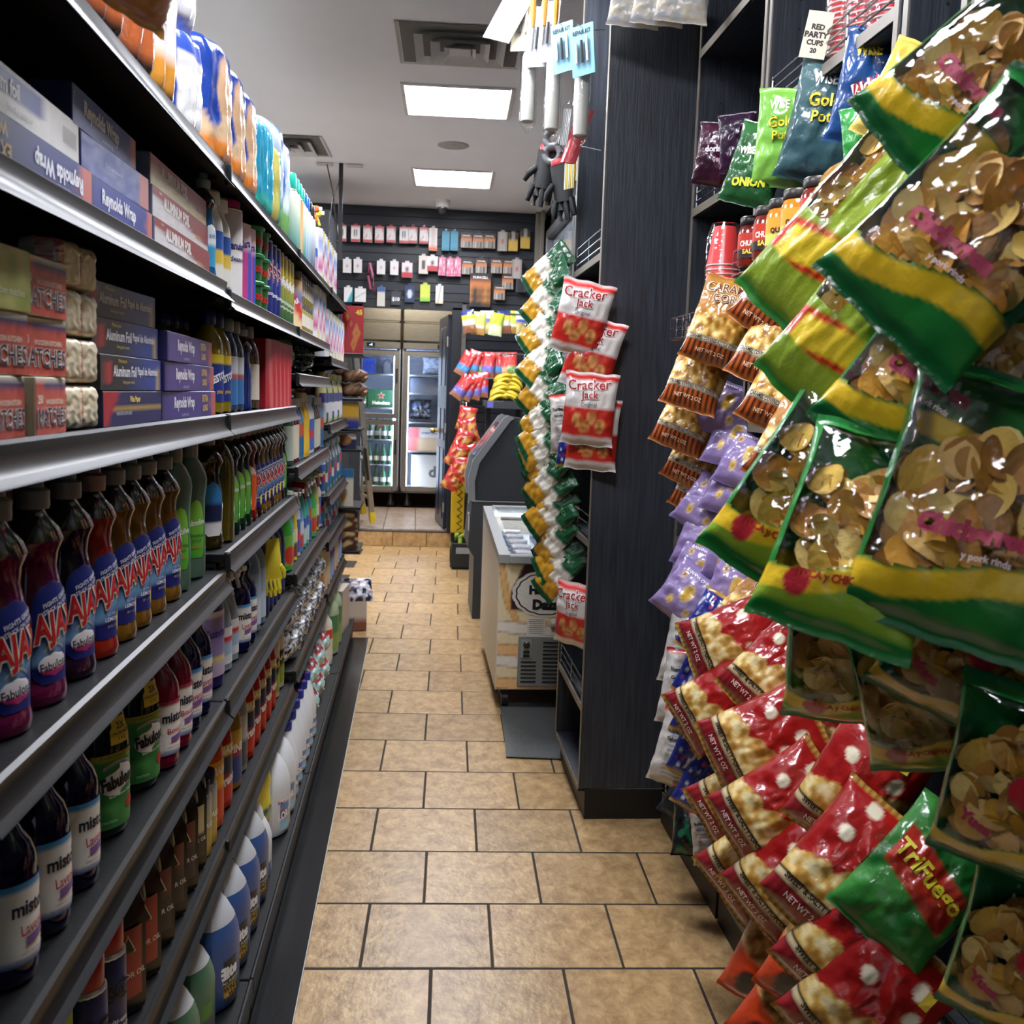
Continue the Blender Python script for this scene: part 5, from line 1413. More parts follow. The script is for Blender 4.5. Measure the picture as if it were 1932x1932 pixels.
CHI = bag('chicharron_bag', 'chip bag', .22, .3, .1, green_paint('12602e', 'd8b428', -.5), [('Chicharron', 0, -.035, .022, 'b03a58', .06, .08, .17), ('y pork rinds', .02, -.06, .010, 'f0d8d8', .06, .03)], seed=23, mats=[FILM, CFILM], window=win_fn(-.48, .86, .92), chips=CH2, nu=56, nv=72, crimp=.08)
RED = bag('plantain_chip_bag', 'chip bag', .22, .3, .1, green_paint('15663a', 'd8b428', -.6, (.05, .1, .05)), [('Yuca', -.05, -.055, .02, 'b03a58', -.3, .07)], seed=25, mats=[FILM, CFILM], window=lambda u, v: 1 if (-.58 + .12 * sin(u * 2.2) < v < .86 and abs(u) < .92 and (u - .05) ** 2 + ((v - .1) * 1.3) ** 2 > .055) else 0, chips=CH2, nu=56, nv=72, crimp=.08)
def lime_paint(u, v):
    if abs(v) > .92:
        return '2f7a2c'
    if v < -.3 and v > -.62:
        return 'd8bc30' if abs(u) < .75 and abs(v + .46 - .1 * u) < .12 else ('b82a1c' if abs(v + .46 - .1 * u) < .17 else '7f9a28')
    return mix('6f8a20', 'a4b83c', .5 + .5 * u)
LIME = bag('lime_chip_bag', 'chip bag', .2, .34, .09, lime_paint, [('Sabor natural', .04, .1, .010, 'e8ecc8', pi / 2, .02)], seed=27, mats=[FILM, CFILM], window=lambda u, v: 1 if (-.9 < u < -.2 and -.28 < v < .85) else 0, chips=CH1, nu=56, nv=72, crimp=.07)
TRIF = bag('green_snack_bag', 'chip bag', .2, .28, .09, lambda u, v: ('a82a1c' if abs(v - .05 + .2 * u) < .3 and abs(u) < .8 else mix('1a5a24', '3f8a3c', .5 + nz(u * 2, v * 2, 1, 4.))), [('TriFuego', 0, .01, .045, 'd8c82c', -.15, .03, .16)], seed=29, nu=44, nv=56, wrinkle=.012)
def hang(k, label, pos, az, el, roll, group, sc=None):
    return place(k, label, pos, az, el, roll, group, sc)
G = 'large clear-window chip bags'
hang(YUCA, 'green chip bag with yellow yuca band whose corner points into the aisle', (0.468,1.160,1.344), 30, 12, -28, G, (.82, .82, .82))
hang(YUCA, 'green chip bag with yellow yuca band below and in front of the other yuca bag', (0.477,1.050,1.313), 26, 22, -14, G, (.8, .8, .8))
hang(LIME, 'upper lime green chip bag slanting down from the rack', (0.572,1.300,1.707), 42, 8, -40, G, (.76, .8, 1.1))
hang(LIME, 'lower lime green chip bag slanting beneath the upper lime one', (0.527,1.150,1.575), 45, 6, -38, G, (.72, .75, .92))
hang(CHI, 'green chicharron bag high up at the picture edge', (0.585,1.050,1.788), 30, 5, -50, G, (.8, .8, .8))
hang(CHI, 'green chicharron bag second from the top at the picture edge', (0.554,1.000,1.630), 34, 8, -42, G, (.9, .9, .9))
hang(CHI, 'green chicharron bag full of yellow crisps beside the lime bags', (0.575,1.080,1.497), 30, 10, -32, G, (.85, .85, .85))
hang(RED, 'green plantain bag with red spot under the yellow crisps', (0.637,1.220,1.405), 34, 0, -38, G, (.8, .8, .8))
hang(CHI, 'green chicharron bag with large chips at mid height by the picture edge', (0.568,0.980,1.351), 26, 16, -14, G, (.95, .95, .95))
hang(RED, 'dark plantain bag with red spot hanging low at the picture edge', (0.621,1.050,1.198), 34, -20, -24, G, (.78, .78, .78))
hang(YUCA, 'yuca chip bag in shadow under the front yuca bag', (0.591,1.300,1.122), 25, -25, 0, G, (.85, .85, .85))
hang(YUCA, 'yuca chip bag hanging lower toward the picture edge in shadow', (0.653,1.220,1.087), 30, -20, 12, G, (.8, .8, .8))
hang(RED, 'plantain bag hanging lowest at the picture edge', (0.643,0.980,1.062), 40, -10, -8, G, (.75, .75, .75))
hang(TRIF, 'crumpled green bag with yellow lettering among the popcorn bags', (0.766,1.400,0.744), 20, 25, -38, None, .82)
hang(RED, 'plantain bag in the dark corner below the crumpled green bag', (0.715,1.050,0.833), 40, -5, -10, G, (.75, .75, .75))
G = 'red popcorn bags'
pl = [((0.769,2.350,0.886), 28, 20, -62), ((0.810,2.150,0.867), 24, 24, -38), ((0.733,2.300,0.744), 30, 12, -52), ((0.736,2.020,0.754), 26, 16, -58), ((0.737,2.080,0.599), 26, 14, -52), ((0.719,1.860,0.673), 28, 12, -50), ((0.727,1.950,0.522), 28, 12, -44), ((0.735,1.800,0.561), 28, 10, -42), ((0.768,1.620,0.810), 30, 10, -26), ((0.699,1.500,0.717), 24, 22, -34), ((0.706,1.450,0.625), 26, 10, -36), ((0.701,1.400,0.559), 26, 8, -38)]
pn = ['topmost red popcorn bag beneath the purple bags', 'red popcorn bag with gold seal just below the topmost one', 'red popcorn bag half hidden beside the blue bags', 'large red popcorn bag with full popcorn picture at mid stack', 'red popcorn bag below the one with the full picture', 'red popcorn bag behind with yellow letter E showing', 'red popcorn bag low in the stack beside the wire shelf', 'red popcorn bag low in the stack next to the pork rinds', 'red popcorn bag beside the pale shelf edge', 'red popcorn bag beside the crumpled green bag', 'red popcorn bag under the crumpled green bag', 'lowest red popcorn bag at the picture bottom']
for i, (p, a, e_, r_) in enumerate(pl):
    hang(POP if i % 2 == 0 else POP2, pn[i], p, a, e_, r_, G)
G = 'pork rind bags'
pl = [((0.735,1.850,0.372), 26, 8, -20), ((0.742,1.660,0.481), 26, 6, -24), ((0.720,1.720,0.344), 26, 6, -28), ((0.883,2.030,0.601), 28, 4, -14), ((0.936,2.120,0.710), 28, 4, -10), ((0.871,1.970,0.430), 28, 4, -20)]
pn = ['orange pork rind bag nearest the floor edge', 'orange pork rind bag between the lowest popcorn bags', 'orange pork rind bag at the very bottom of the picture', 'orange pork rind bag behind the popcorn stack', 'orange pork rind bag under the shadowed yuca bag', 'orange pork rind bag peeking between popcorn bags']
for i, (p, a, e_, r_) in enumerate(pl):
    hang(RIND, pn[i], p, a, e_, r_, G)
G = 'purple banana chip bags'
pl = [((0.834,2.720,1.426), 28, 30, -22), ((0.849,2.680,1.346), 26, 28, -14), ((0.868,2.620,1.294), 26, 26, -18), ((0.848,2.660,1.220), 26, 24, -16), ((0.800,2.740,1.163), 28, 20, -30), ((0.789,2.720,1.067), 26, 18, -14), ((0.842,2.600,1.046), 26, 18, -16), ((0.768,2.680,0.991), 26, 16, -20), ((0.831,2.550,0.968), 26, 16, -14), ((0.731,2.640,0.935), 28, 14, -34)]
for i, (p, a, e_, r_) in enumerate(pl):
    hang(PUR if i % 2 == 0 else PUR2, f'{ORD[i]} purple banana chip bag, counting down from the caramel corn', p, a, e_, r_, G, .92)
G = 'caramel corn bags'
pl = [((0.755,2.550,1.647), 18, 6, -17), ((0.738,2.660,1.525), 22, 20, -16), ((0.748,2.780,1.414), 26, 16, -20), ((0.800,2.840,1.310), 26, 14, -22), ((0.831,2.860,1.227), 26, 12, -22), ((0.786,2.200,1.691), 26, 10, -34), ((0.781,2.200,1.583), 24, 20, -24), ((0.793,2.150,1.491), 24, 14, -24), ((0.784,2.050,1.377), 24, 12, -24), ((0.852,2.450,0.937), 24, 18, -40)]
pn = ['front caramel corn bag with its whole title showing', 'caramel corn bag tucked just under the front one', 'caramel corn bag third down the strip beside the cabinet', 'caramel corn bag fourth down the strip beside the cabinet', 'lowest caramel corn bag of the strip beside the cabinet', 'caramel corn bag slanting behind the lime bags', 'caramel corn bag with striped foot beside the lime corner', 'caramel corn bag between purple bags and dark green bag', 'caramel corn bag beside the yuca bag top', 'caramel corn bag just above the topmost popcorn bag']
for i, (p, a, e_, r_) in enumerate(pl):
    hang(CAR, pn[i], p, a, e_, r_, G)
G = 'white-backed snack bags'
pl = [((0.693,2.500,0.556), 24, 4, -12), ((0.714,2.560,0.699), 24, 6, -6), ((0.728,2.600,0.796), 24, 6, -8)]
for i, (p, a, e_, r_) in enumerate(pl):
    hang(NUTR, f'{["lowest", "middle", "topmost"][i]} white snack bag showing its nutrition table beside the cabinet', p, a, e_, r_, G)
pl = [((0.754,2.500,0.883), 26, 10, -26), ((0.732,2.450,0.786), 26, 10, -20), ((0.715,2.400,0.706), 26, 8, -16), ((0.718,2.420,0.591), 26, 8, -18), ((0.727,2.380,0.518), 26, 6, -22)]
for i, (p, a, e_, r_) in enumerate(pl):
    hang(BLUP, f'{ORD[i]} blue snack bag with pink print, counting down beside the popcorn', p, a, e_, r_, 'blue snack bags', .9)
LOW = bag('yellow_candy_bag', 'chip bag', .12, .16, .05, lambda u, v: 'd8b82c' if v > 0 else ('b03028' if u > 0 else '23262a'), seed=31)
hang(LOW, 'yellow and red snack bag on the bottom wire shelf', (0.817,2.850,0.293), 30, 30, -20, None)
LOW2 = bag('dark_candy_bag', 'chip bag', .13, .16, .05, lambda u, v: '1c1e20' if nz(u * 3, v * 3, 1, 2.) < .2 else '1f6a4a', seed=33)
hang(LOW2, 'black and teal snack bag on the bottom wire shelf', (0.802,2.700,0.261), 35, 30, 10, None)
hang(NUTR, 'white-backed snack bag fallen on the bottom wire shelf', (0.795,2.550,0.297), 30, 20, 14, None, .7)
# ---- hanging strips that carry the bags
def strip(pts, label):
    s_ = link('hanging_strip', MB().tube(pts, .004, 6, 'd8d8d4').build('hanging_strip', mat('clear_strip', 'b8babb', .2, trans=.3)))
    tag(s_, label, 'strip')
strip([(0.782,2.750,1.785), (0.828,2.800,1.239), (0.818,2.600,0.394)], 'plastic strip carrying caramel corn and purple bags')
strip([(0.877,2.200,1.751), (0.869,2.150,1.061), (0.826,2.000,0.164)], 'plastic strip carrying the popcorn and pork rind bags')
strip([(0.733,1.300,1.928), (0.744,1.300,1.501), (0.779,1.350,0.901)], 'plastic strip carrying the large chip bags')
# ---- chip bags standing on the upper shelves
def wise_paint(c1, c2, o):
    return lambda u, v: (c2 if abs(v) > .93 else mix(c1, c2, .5 + .6 * nz(u * 1.5, v * 1.5, 1, o) - .3 * v))
WT = [('WISE', -.03, .09, .026, 'f4f0e4', .05, .03, .06), ('Golden', .0, .045, .03, 'e8d43c', .12, .03, .13), ('Potato', .005, .008, .026, 'e8d43c', .12, .02, .1)]
def wise(nm, c1, c2, o, t):
    return bag('standing_chip_bag', 'chip bag', .19, .28, .09, wise_paint(c1, c2, o), t, seed=o, nu=26, nv=34, wrinkle=.012)
G = 'chip bags standing on the upper shelves'
hang(wise('t', '4a6a6c', '2a4a52', 41, WT), 'grey-teal potato chip bag with yellow lettering above the jars', (0.897,2.300,2.075), 22, -6, -12, G, (.95, .95, .95))
hang(wise('l', '6aa83a', '8cc85a', 43, WT), 'lime potato chip bag with yellow lettering beside the grey-teal one', (0.833,2.380,2.056), 24, -6, -4, G, (.78, .78, .78))
hang(wise('b', '1c3a6a', '25508c', 45, [('WISE', -.03, .08, .03, 'f0d84c', .1, .05, .07), ('Ridgies', 0, .0, .04, 'b02028', .5, .12, .15), ('Ridgies', 0, .0, .038, 'f4f0ec', .5, .04, .145)]), 'shiny blue ridged chip bag before the shelf divider', (0.910,2.100,2.095), 26, -4, -10, G, (.8, .8, .8))
hang(wise('y', 'b8963c', 'd8bc5c', 47, [('SMOKE FREE', 0, .03, .022, '2a2418', .25, .05, .14), ('PRODUCT', 0, .0, .022, '2a2418', .25, .05, .11)]), 'yellow smoke-free product bag behind the lime chip bag', (0.842,1.800,1.995), 24, 10, -24, G, (.66, .66, .66))
hang(wise('o', '2f6a34', '1f4a2a', 49, [('WISE', -.04, .03, .026, 'f4f0e4', .1, .06, .06), ('ONION', .0, -.07, .03, 'd8d83c', .15, .06, .12), ('PRODUCT', .02, .1, .014, '2a2418', .3, .04)]), 'dark green onion ring bag hanging over the jars', (0.786,2.440,2.007), 26, 6, -16, G, (.7, .7, .7))
hang(wise('p', '4a1c34', '2c1422', 51, [('doris', -.01, .02, .03, 'ece4e8', .1, .05, .1), ('veg', .02, -.03, .026, 'd8b0c0', .3, .04)]), 'dark maroon vegetable chip bag on the far upper shelf', (0.828,2.950,2.146), 24, -4, -8, G, (.62, .62, .62))
hang(wise('q', '241428', '3a1c3a', 53, []), 'dark violet chip bag behind the maroon one', (0.863,2.860,2.159), 24, -4, 4, G, (.56, .56, .56))
hang(wise('g', '3a9a44', '2a7a34', 55, []), 'small green chip bag under the shiny blue one', (0.874,2.050,1.985), 26, 4, 8, G, (.45, .45, .45))
# ---- jars in the wire basket
def jarkind(c1, lab, t):
    return bottle('sauce_jar', 'jar', [(.036, 0), (.040, .004), (.041, .02), (.041, .085), (.036, .098), (.034, .102)], mat('sauce_' + c1, c1, .15, coat=.5), [(.037, .1), (.038, .102), (.038, .118), (.036, .121)], '2a221e', (.02, .08, .045, lab, 0), t)
JQ = jarkind('c87a1c', lambda u, v: 'e09a2c' if v > -.2 else 'c0d060', [('QUESO', 0, .05, .014, '2c2014', 0, .05, .06)])
JS = jarkind('6a1c14', lambda u, v: 'b8301c' if v > -.3 else '2a1a14', [('CHUNKY', 0, .055, .014, 'e8e0d0', 0, .05, .06), ('SALSA', 0, .036, .012, 'e8c84c', 0, .04)])
jp = [(0.811,2.500,1.838), (0.802,2.360,1.839), (0.802,2.270,1.843), (0.796,2.160,1.840), (0.793,2.040,1.830)]
jn = ['dark red salsa jar at the cabinet end of the wire basket', 'red labelled salsa jar second in the wire basket', 'orange queso jar in the middle of the wire basket', 'orange queso jar beside the tall salsa jar', 'tall salsa jar with red label beside the lime bag']
ZJ = 1.772
for i, p in enumerate(jp):
    place([JS, JS, JQ, JQ, JS][i], jn[i], (p[0], p[1], ZJ + .004), 30, group='sauce jars in the wire basket', scale=1.0)
def wire_basket(x0, y0, x1, y1, z, h, label, wire=.0022):
    e = link('wire_basket', None)
    e.location = ((x0 + x1) / 2, (y0 + y1) / 2, z)
    wx, wy = (x1 - x0) / 2, (y1 - y0) / 2
    for nm_, zz in (('base_wire', 0.), ('middle_wire', h / 2), ('top_wire', h)):
        link(nm_, MB().tube([(-wx, -wy, zz), (wx, -wy, zz), (wx, wy, zz), (-wx, wy, zz), (-wx, -wy, zz)], wire, 6).build(nm_, CHROME), e)
    n = max(2, int((y1 - y0) / .06))
    for k in range(n + 1):
        y = -wy + k * 2 * wy / n
        link('cross_wire', MB().tube([(-wx, y, h), (-wx, y, 0), (wx, y, 0)], wire * .8, 5).build('cross_wire', CHROME), e)
    tag(e, label, 'basket')
wire_basket(.79, 1.98, .90, 2.60, ZJ - .004, .06, 'wire basket holding five sauce jars')
wire_basket(.735, 2.72, .86, 3.0, 1.625, .06, 'empty dark wire basket beside the tall cabinet')
CH = jarkind('c8801c', lambda u, v: 'e0a03c', [('dips', 0, .05, .02, '1c1c20', 0, .05)])
place(CH, 'small orange dip jar beside the caramel corn strip', (.80, 2.92, 1.405), 30)
tag(link('jar_ledge', MB().box((.82, 2.92, 1.397), (.1, .14, .014), b=.002).build('jar_ledge', BLACKM)), 'small black ledge under the orange dip jar', 'shelf')
# ---- party cups
def cup_stack(n, nm, label, loc, az=0, el=0, roll=0, c='b01c26'):
    e = link(nm, None, None, frame(loc, az, el, roll))
    me = MB().lathe([(.044, 0), (.046, .002), (.044, .006), (.03, .1), (.028, .104)], 22, col=lambda z, a: 'e8e0dc' if z < .004 else c).build('cup', PLASTIC, 40)
    for k in range(n):
        o = link('cup', me, e)
        o.location = (0, 0, .012 * k)
    wr = MB().lathe([(.05, -.01), (.051, .0), (.049, .012 * n + .06), (.036, .012 * n + .1)], 16)
    link('bag', wr.build('bag', CFILM, 60), e)
    tag(e, label, 'cups', 'red party cup stacks')
    return e
for k, y in enumerate((2.09, 2.2, 2.31)):
    cup_stack(14, 'cup_stack', f'{ORD[k]} stack of red party cups on the high shelf, counting from the divider', (.93, y, 2.2056))
cup_stack(8, 'cup_stack', 'sleeve of red and white cups hanging below the onion ring bag', (.80, 2.72, 1.72), 0, 0, 0, 'd83a3a')
tagc = MB().grid(lambda u, v: (u * .05, -.002, v * .09), 6, 8, 'd8cfb8').grid(lambda u, v: (u * .05, .002, v * .09), 6, 8, 'd8cfb8', flip=True)
tb = MB()
for t_, zz, hh in (('RED', .03, .022), ('PARTY', .0, .024), ('CUPS', -.03, .022), ('20', -.06, .02)):
    tb.text(t_, lambda u, z: (u, -.003, z), 0, zz, hh, '28201c', bold=.05)
place(Kind('cup_card', 'card', [('card', tagc.build('card', CARTON, None), [('lettering', tb.build('card_lettering', INK, None))])]), 'cream card lettered party cups in front of the cup stacks', (0.851,2.280,2.253), 20, 0, -10, scale=.55)
# ---- hung on the tall cabinet: green and gold bags
def plant_paint(u, v):
    if v > .22 or v < -.8:
        return '16482a'
    if v > -.3:
        return 'a8a49a' if (abs(u) < .6 and (v * 14) % 1 < .3) else 'cfcabb'
    return mix('946818', 'c8962c', .5 + .6 * nz(u * 3, v * 3, 1, 2.))
def plant_back(u, v):
    if abs(v) > .8:
        return '1c5a2c'
    return '9c9a94' if (abs(u) < .6 and (v * 10) % 1 < .35) else 'cfcdc6'
GB = bag('plantain_snack_bag', 'chip bag', .115, .22, .036, plant_paint, [('TECH', 0, .065, .014, '5a8a68', 0, .02)], seed=61, back=plant_back, wrinkle=.008)
G = 'green and gold snack bags on the cabinet strip'
gp = []
N1 = 21
for k in range(N1):
    t_ = k / (N1 - 1)
    z_ = 1.93 - t_ * 1.12
    x_ = .485 - .025 * sin(t_ * pi) + (.012 if k % 2 else 0) + .05 * max(0., t_ - .55) / .45
    place(GB, f'{ORD[k % 11]} green and gold snack bag in the {"upper" if k < 11 else "lower"} half of the hanging cabinet strip', (x_, 3.98 - .30 * t_, z_), 52 + random.uniform(-14, 14), 16 + random.uniform(-8, 8), -44 + random.uniform(-9, 9), G, 1.05)
tag(link('hanging_strip', MB().tube([(.572, 3.97, 1.98), (.565, 3.8, 1.3), (.565, 3.6, .6)], .005, 6).build('hanging_strip', mat('clear_strip', 'b8babb', .2, trans=.3))), 'plastic strip carrying the green and gold bags', 'strip')
def cj_paint(u, v):
    if abs(v) > .94:
        return 'e0dcd8'
    if v > .5:
        return 'c8302a' if v > .78 else 'e0dcd8'
    if v > .05:
        return 'd8d4d0'
    if v > -.62:
        for bx, by in ((-.4, -.3), (.15, -.22), (.5, -.42), (-.1, -.5)):
            if (u - bx) ** 2 + (v - by) ** 2 < .04:
                return mix('8a4a1c', 'd89a5c', .5 + nz(u * 8, v * 8, 1, 1.))
        return 'b82a22'
    return 'd8d4d0' if v < -.75 else 'b82a22'
CJ = bag('caramel_popcorn_bag', 'chip bag', .145, .195, .06, cj_paint, [('Cracker', -.005, .066, .03, 'f0ece8', .1, .07, .13), ('Cracker', -.005, .066, .027, 'a81c18', .1, .015, .12), ('Jack', .0, .036, .03, 'f0ece8', .1, .07, .09), ('Jack', .0, .036, .027, 'a81c18', .1, .015, .08), ('Original', .0, .012, .013, '2c2c34', .1, .0)], seed=71, nu=28, nv=38)
G = 'red and white caramel popcorn bags'
pl = [((0.518,3.300,1.700), 12, -4, -12), ((0.561,3.320,1.588), 16, 4, -14), ((0.551,3.280,1.411), 14, -2, -4), ((0.574,3.330,1.328), 16, 0, -3), ((0.574,3.500,0.689), 40, -6, -6)]
pn = ['topmost red and white caramel popcorn bag on the cabinet corner', 'second red and white caramel popcorn bag, tucked under the topmost', 'third red and white caramel popcorn bag showing its full title', 'lowest red and white caramel popcorn bag of the corner cluster', 'single red and white caramel popcorn bag hanging by the freezer panel']
for i, (p, a, e_, r_) in enumerate(pl):
    hang(CJ, pn[i], p, a, e_, r_, G, 1.2)
hang(NUTR, 'white-backed snack bag hanging behind the caramel popcorn bags', (0.506,3.450,1.357), 30, 0, 4, None)
hang(BLUP, 'navy snack bag between the white-backed bag and caramel popcorn', (0.522,3.420,1.287), 30, 0, -4, None, .8)
hang(BLUP, 'blue snack bag behind the lower cabinet wire rail', (.68, 3.55, .46), 70, 20, 0, None, .6)
hang(RIND, 'red snack bag on the middle cabinet shelf behind the wire rail', (.70, 3.6, 1.06), 60, 10, 0, None, .7)
hang(PUR, 'purple snack bag on the middle cabinet shelf', (.68, 3.48, 1.05), 60, 10, 0, None, .7)
hang(NUTR, 'white packet lying in the top cabinet wire rail', (.66, 3.5, 2.0), 60, 40, 0, None, .7)
# ---- kitchen tools hanging overhead by the cabinet
def roll_pack(label, p, sc=1.):
    e = link('foam_roller_pack', None, None, Matrix.Translation(p))
    link('roller', MB().lathe([(.018, -.12), (.024, -.116), (.025, .1), (.02, .116), (.006, .12)], 18, col='bfbfb8').build('roller', PLASTIC, 40), e)
    link('wrapper', MB().lathe([(.004, -.155), (.024, -.13), (.030, -.12), (.031, .11), (.02, .15), (.012, .2), (.016, .23)], 12).build('wrapper', CFILM, 60), e)
    link('hook', MB().tube([(0, 0, .22), (.03, 0, .222), (.07, 0, .226)], .002, 5).build('hook', CHROME), e)
    tag(e, label, 'paint roller', 'wrapped white rollers')
roll_pack('white roller in clear wrap nearest the ceiling light', (0.365,3.750,2.528))
roll_pack('white roller in clear wrap between the two others', (0.436,3.620,2.473))
roll_pack('white roller in clear wrap nearest the cabinet', (0.518,3.500,2.428))
def card(nm, col, w, h, t, label, p, az, roll=0):
    f = MB().grid(lambda u, v: (u * w / 2, -.002, v * h / 2), 8, 10, lambda u, v: col if (v > .3 or abs(u) > .6 or v < -.6) else mix(col, '2a3238', .7))
    f.grid(lambda u, v: (u * w / 2, .002, v * h / 2), 2, 2, mix(col, '000000', .3), flip=True)
    for k in range(3):
        f.tube([(-.02 + k * .02, -.008, -.04), (-.02 + k * .02, -.008, .02 + .01 * k)], .004, 6, ('c8c8c8', '2c2c2c', 'd8d8d4')[k])
    tb = MB().text(t, lambda u, z: (u, -.003, z), 0, h * .36, h * .09, '1c2026', bold=.04, maxw=w * .8) if t else None
    hk = MB().tube([(0, -.03, h * .46), (0, .03, h * .465), (0, .08, h * .47)], .002, 5)
    place(Kind(nm, 'card pack', [('card', f.build(nm, CARTON, 30), [('lettering', tb.build('l', INK, None))] if t else []), ('hook', hk.build('hook', CHROME), [])]), label, p, az, 0, roll)
card('repair_kit_card', '7fb4c8', .085, .16, 'REPAIR KIT', 'blue repair kit card hanging beside the clear packets', (0.456,3.550,2.604), 40, 6)
card('repair_kit_card', '7fb4c8', .085, .16, 'REPAIR KIT', 'blue repair kit card nearest the cabinet panel', (0.509,3.450,2.568), 40, 6)
for i, (px, col) in enumerate((((0.334,3.750,2.749), 'e0d8b8'), ((0.387,3.700,2.683), 'c8ccd0'), ((0.419,3.660,2.689), 'd0d4d8'))):
    card('tool_card', col, .07, .2, '', f'{ORD[i]} pale carded tool counting from the ceiling light', px, 30, -4)
def brush(label, p, az, roll=0):
    hd = MB().tube([(0, 0, .0), (0, 0, .05), (0, 0, .12), (0, 0, .16)], [.008, .011, .009, .006], 8, 'a8702c')
    br = MB().box((0, 0, -.03), (.05, .018, .07), '3a342c', b=.004).box((0, 0, .008), (.052, .02, .02), 'b8b8b4', b=.002)
    place(Kind('paint_brush', 'brush', [('handle', hd.build('brush_handle', PLASTIC), []), ('bristles', br.build('bristles', PLASTIC), [])]), label, p, az, 0, roll)
for i, px in enumerate(((0.367,3.700,2.873), (0.401,3.640,2.860), (0.435,3.600,2.850))):
    brush(f'{ORD[i]} wooden handled brush hanging at the upper picture edge', px, 20 * i, 180)
cp = MB().grid(lambda u, v: (u * .05 + .02 * v, -.003, v * .08), 8, 10, '7c7e7e').grid(lambda u, v: (u * .05 + .02 * v, .003, v * .08), 4, 4, 'c8c8c4', flip=True)
place(Kind('white_card', 'card pack', [('card', cp.build('white_card', CARTON, 30), [])]), 'white folded card hanging furthest into the aisle overhead', (0.284,3.750,2.755), 20, 0, -16)
# tape roll, black gloves, pencils
tp = MB()
for k in range(2):
    tp.tube([(.03 * cos(a * pi / 8), 0, .03 * sin(a * pi / 8) - k * .055) for a in range(17)], .014, 8, '6f7072')
place(Kind('duct_tape_roll', 'tape', [('roll', tp.build('tape', PLASTIC, 60), [])]), 'pair of grey tape rolls hanging above the black gloves', (0.478,3.900,2.394), 30)
gv = MB()
gv.grid(lambda u, v: (u * .045 * (1 + .15 * v), -.016 * (1 - u * u), v * .07), 8, 8, '15161a').grid(lambda u, v: (u * .045 * (1 + .15 * v), .016 * (1 - u * u), v * .07), 8, 8, '15161a', flip=True)
for k in range(4):
    gv.tube([(-.036 + k * .024, 0, -.06), (-.04 + k * .027, -.004, -.1), (-.043 + k * .029, -.002, -.125 - .012 * (k in (1, 2)))], [.012, .0125, .009], 8, '15161a')
gv.tube([(-.04, 0, .0), (-.065, -.006, -.03), (-.075, -.004, -.055)], [.013, .013, .009], 8, '15161a')
GLV = Kind('work_glove', 'glove', [('glove', gv.build('glove_black', mat('black_rubber', '141518', .5), 60), []), ('cuff_band', MB().lathe([(.044, .064), (.046, .068), (.046, .082), (.044, .086)], 16, sy=.4, col='b8343c').build('cuff', PLASTIC), [])])
place(GLV, 'black work glove with pale logo hanging furthest from the cabinet', (0.461,3.950,2.293), 30, 0, -14)
place(GLV, 'black work glove hanging beside the yellow pencils', (0.513,3.850,2.228), 40, 0, 6)
pc = MB()
for k in range(6):
    pc.tube([(-.025 + k * .01, 0, -.07), (-.025 + k * .01, 0, .06), (-.025 + k * .01, 0, .068)], [.0035, .0035, .001], 6, 'd8b83c' if k % 2 else 'c8ccc8')
pc.box((0, .006, .02), (.07, .002, .13), 'd8d0b8').tube([(0, .006, .08), (.0, .06, .085), (.0, .14, .085)], .002, 5, 'b8bcc0')
place(Kind('pencil_pack', 'pencils', [('pencils', pc.build('pencils', PLASTIC), [])]), 'pack of yellow pencils hanging against the cabinet', (0.523,3.750,2.258), 60)
rd = MB().grid(lambda u, v: (u * .03 + .015 * v, -.01 * (1 - u * u), v * .09), 6, 8, '9a2a30').grid(lambda u, v: (u * .03 + .015 * v, .01 * (1 - u * u), v * .09), 6, 8, '9a2a30', flip=True)
place(Kind('red_cloth_pack', 'cloth', [('cloth', rd.build('cloth', FILM, 60), [])]), 'dark red cloth packet below the white rollers', (0.522,3.600,2.333), 30, 0, -10)
fk = MB()
for k in range(5):
    fk.tube([(-.012 + k * .006, 0, -.06), (-.012 + k * .006, -.002, .06)], .0028, 5, 'd8dadc')
place(Kind('plastic_fork_pack', 'cutlery', [('forks', fk.build('forks', PLASTIC), []), ('wrapper', MB().lathe([(.004, -.08), (.02, -.07), (.022, .07), (.006, .085)], 10, sy=.5).build('w', CFILM, 60), [])]), 'clear pack of white plastic forks hanging below the rollers', (0.486,3.620,2.367), 30, 0, -6)
cb = MB()
CBG = bag('clear_produce_bag', 'bag', .2, .2, .06, lambda u, v: mix('b8bcc0', 'd8cfb8', .5 + nz(u * 3, v * 3, 1, 3.)), seed=81, wrinkle=.015)
for i, px in enumerate(((0.627,3.200,2.642), (0.689,3.150,2.635), (0.749,3.100,2.629))):
    hang(CBG, f'{ORD[i]} pale film bag hanging from above in front of the cabinet panel', px, 10, 0, -6, 'pale film bags overhead', .8)

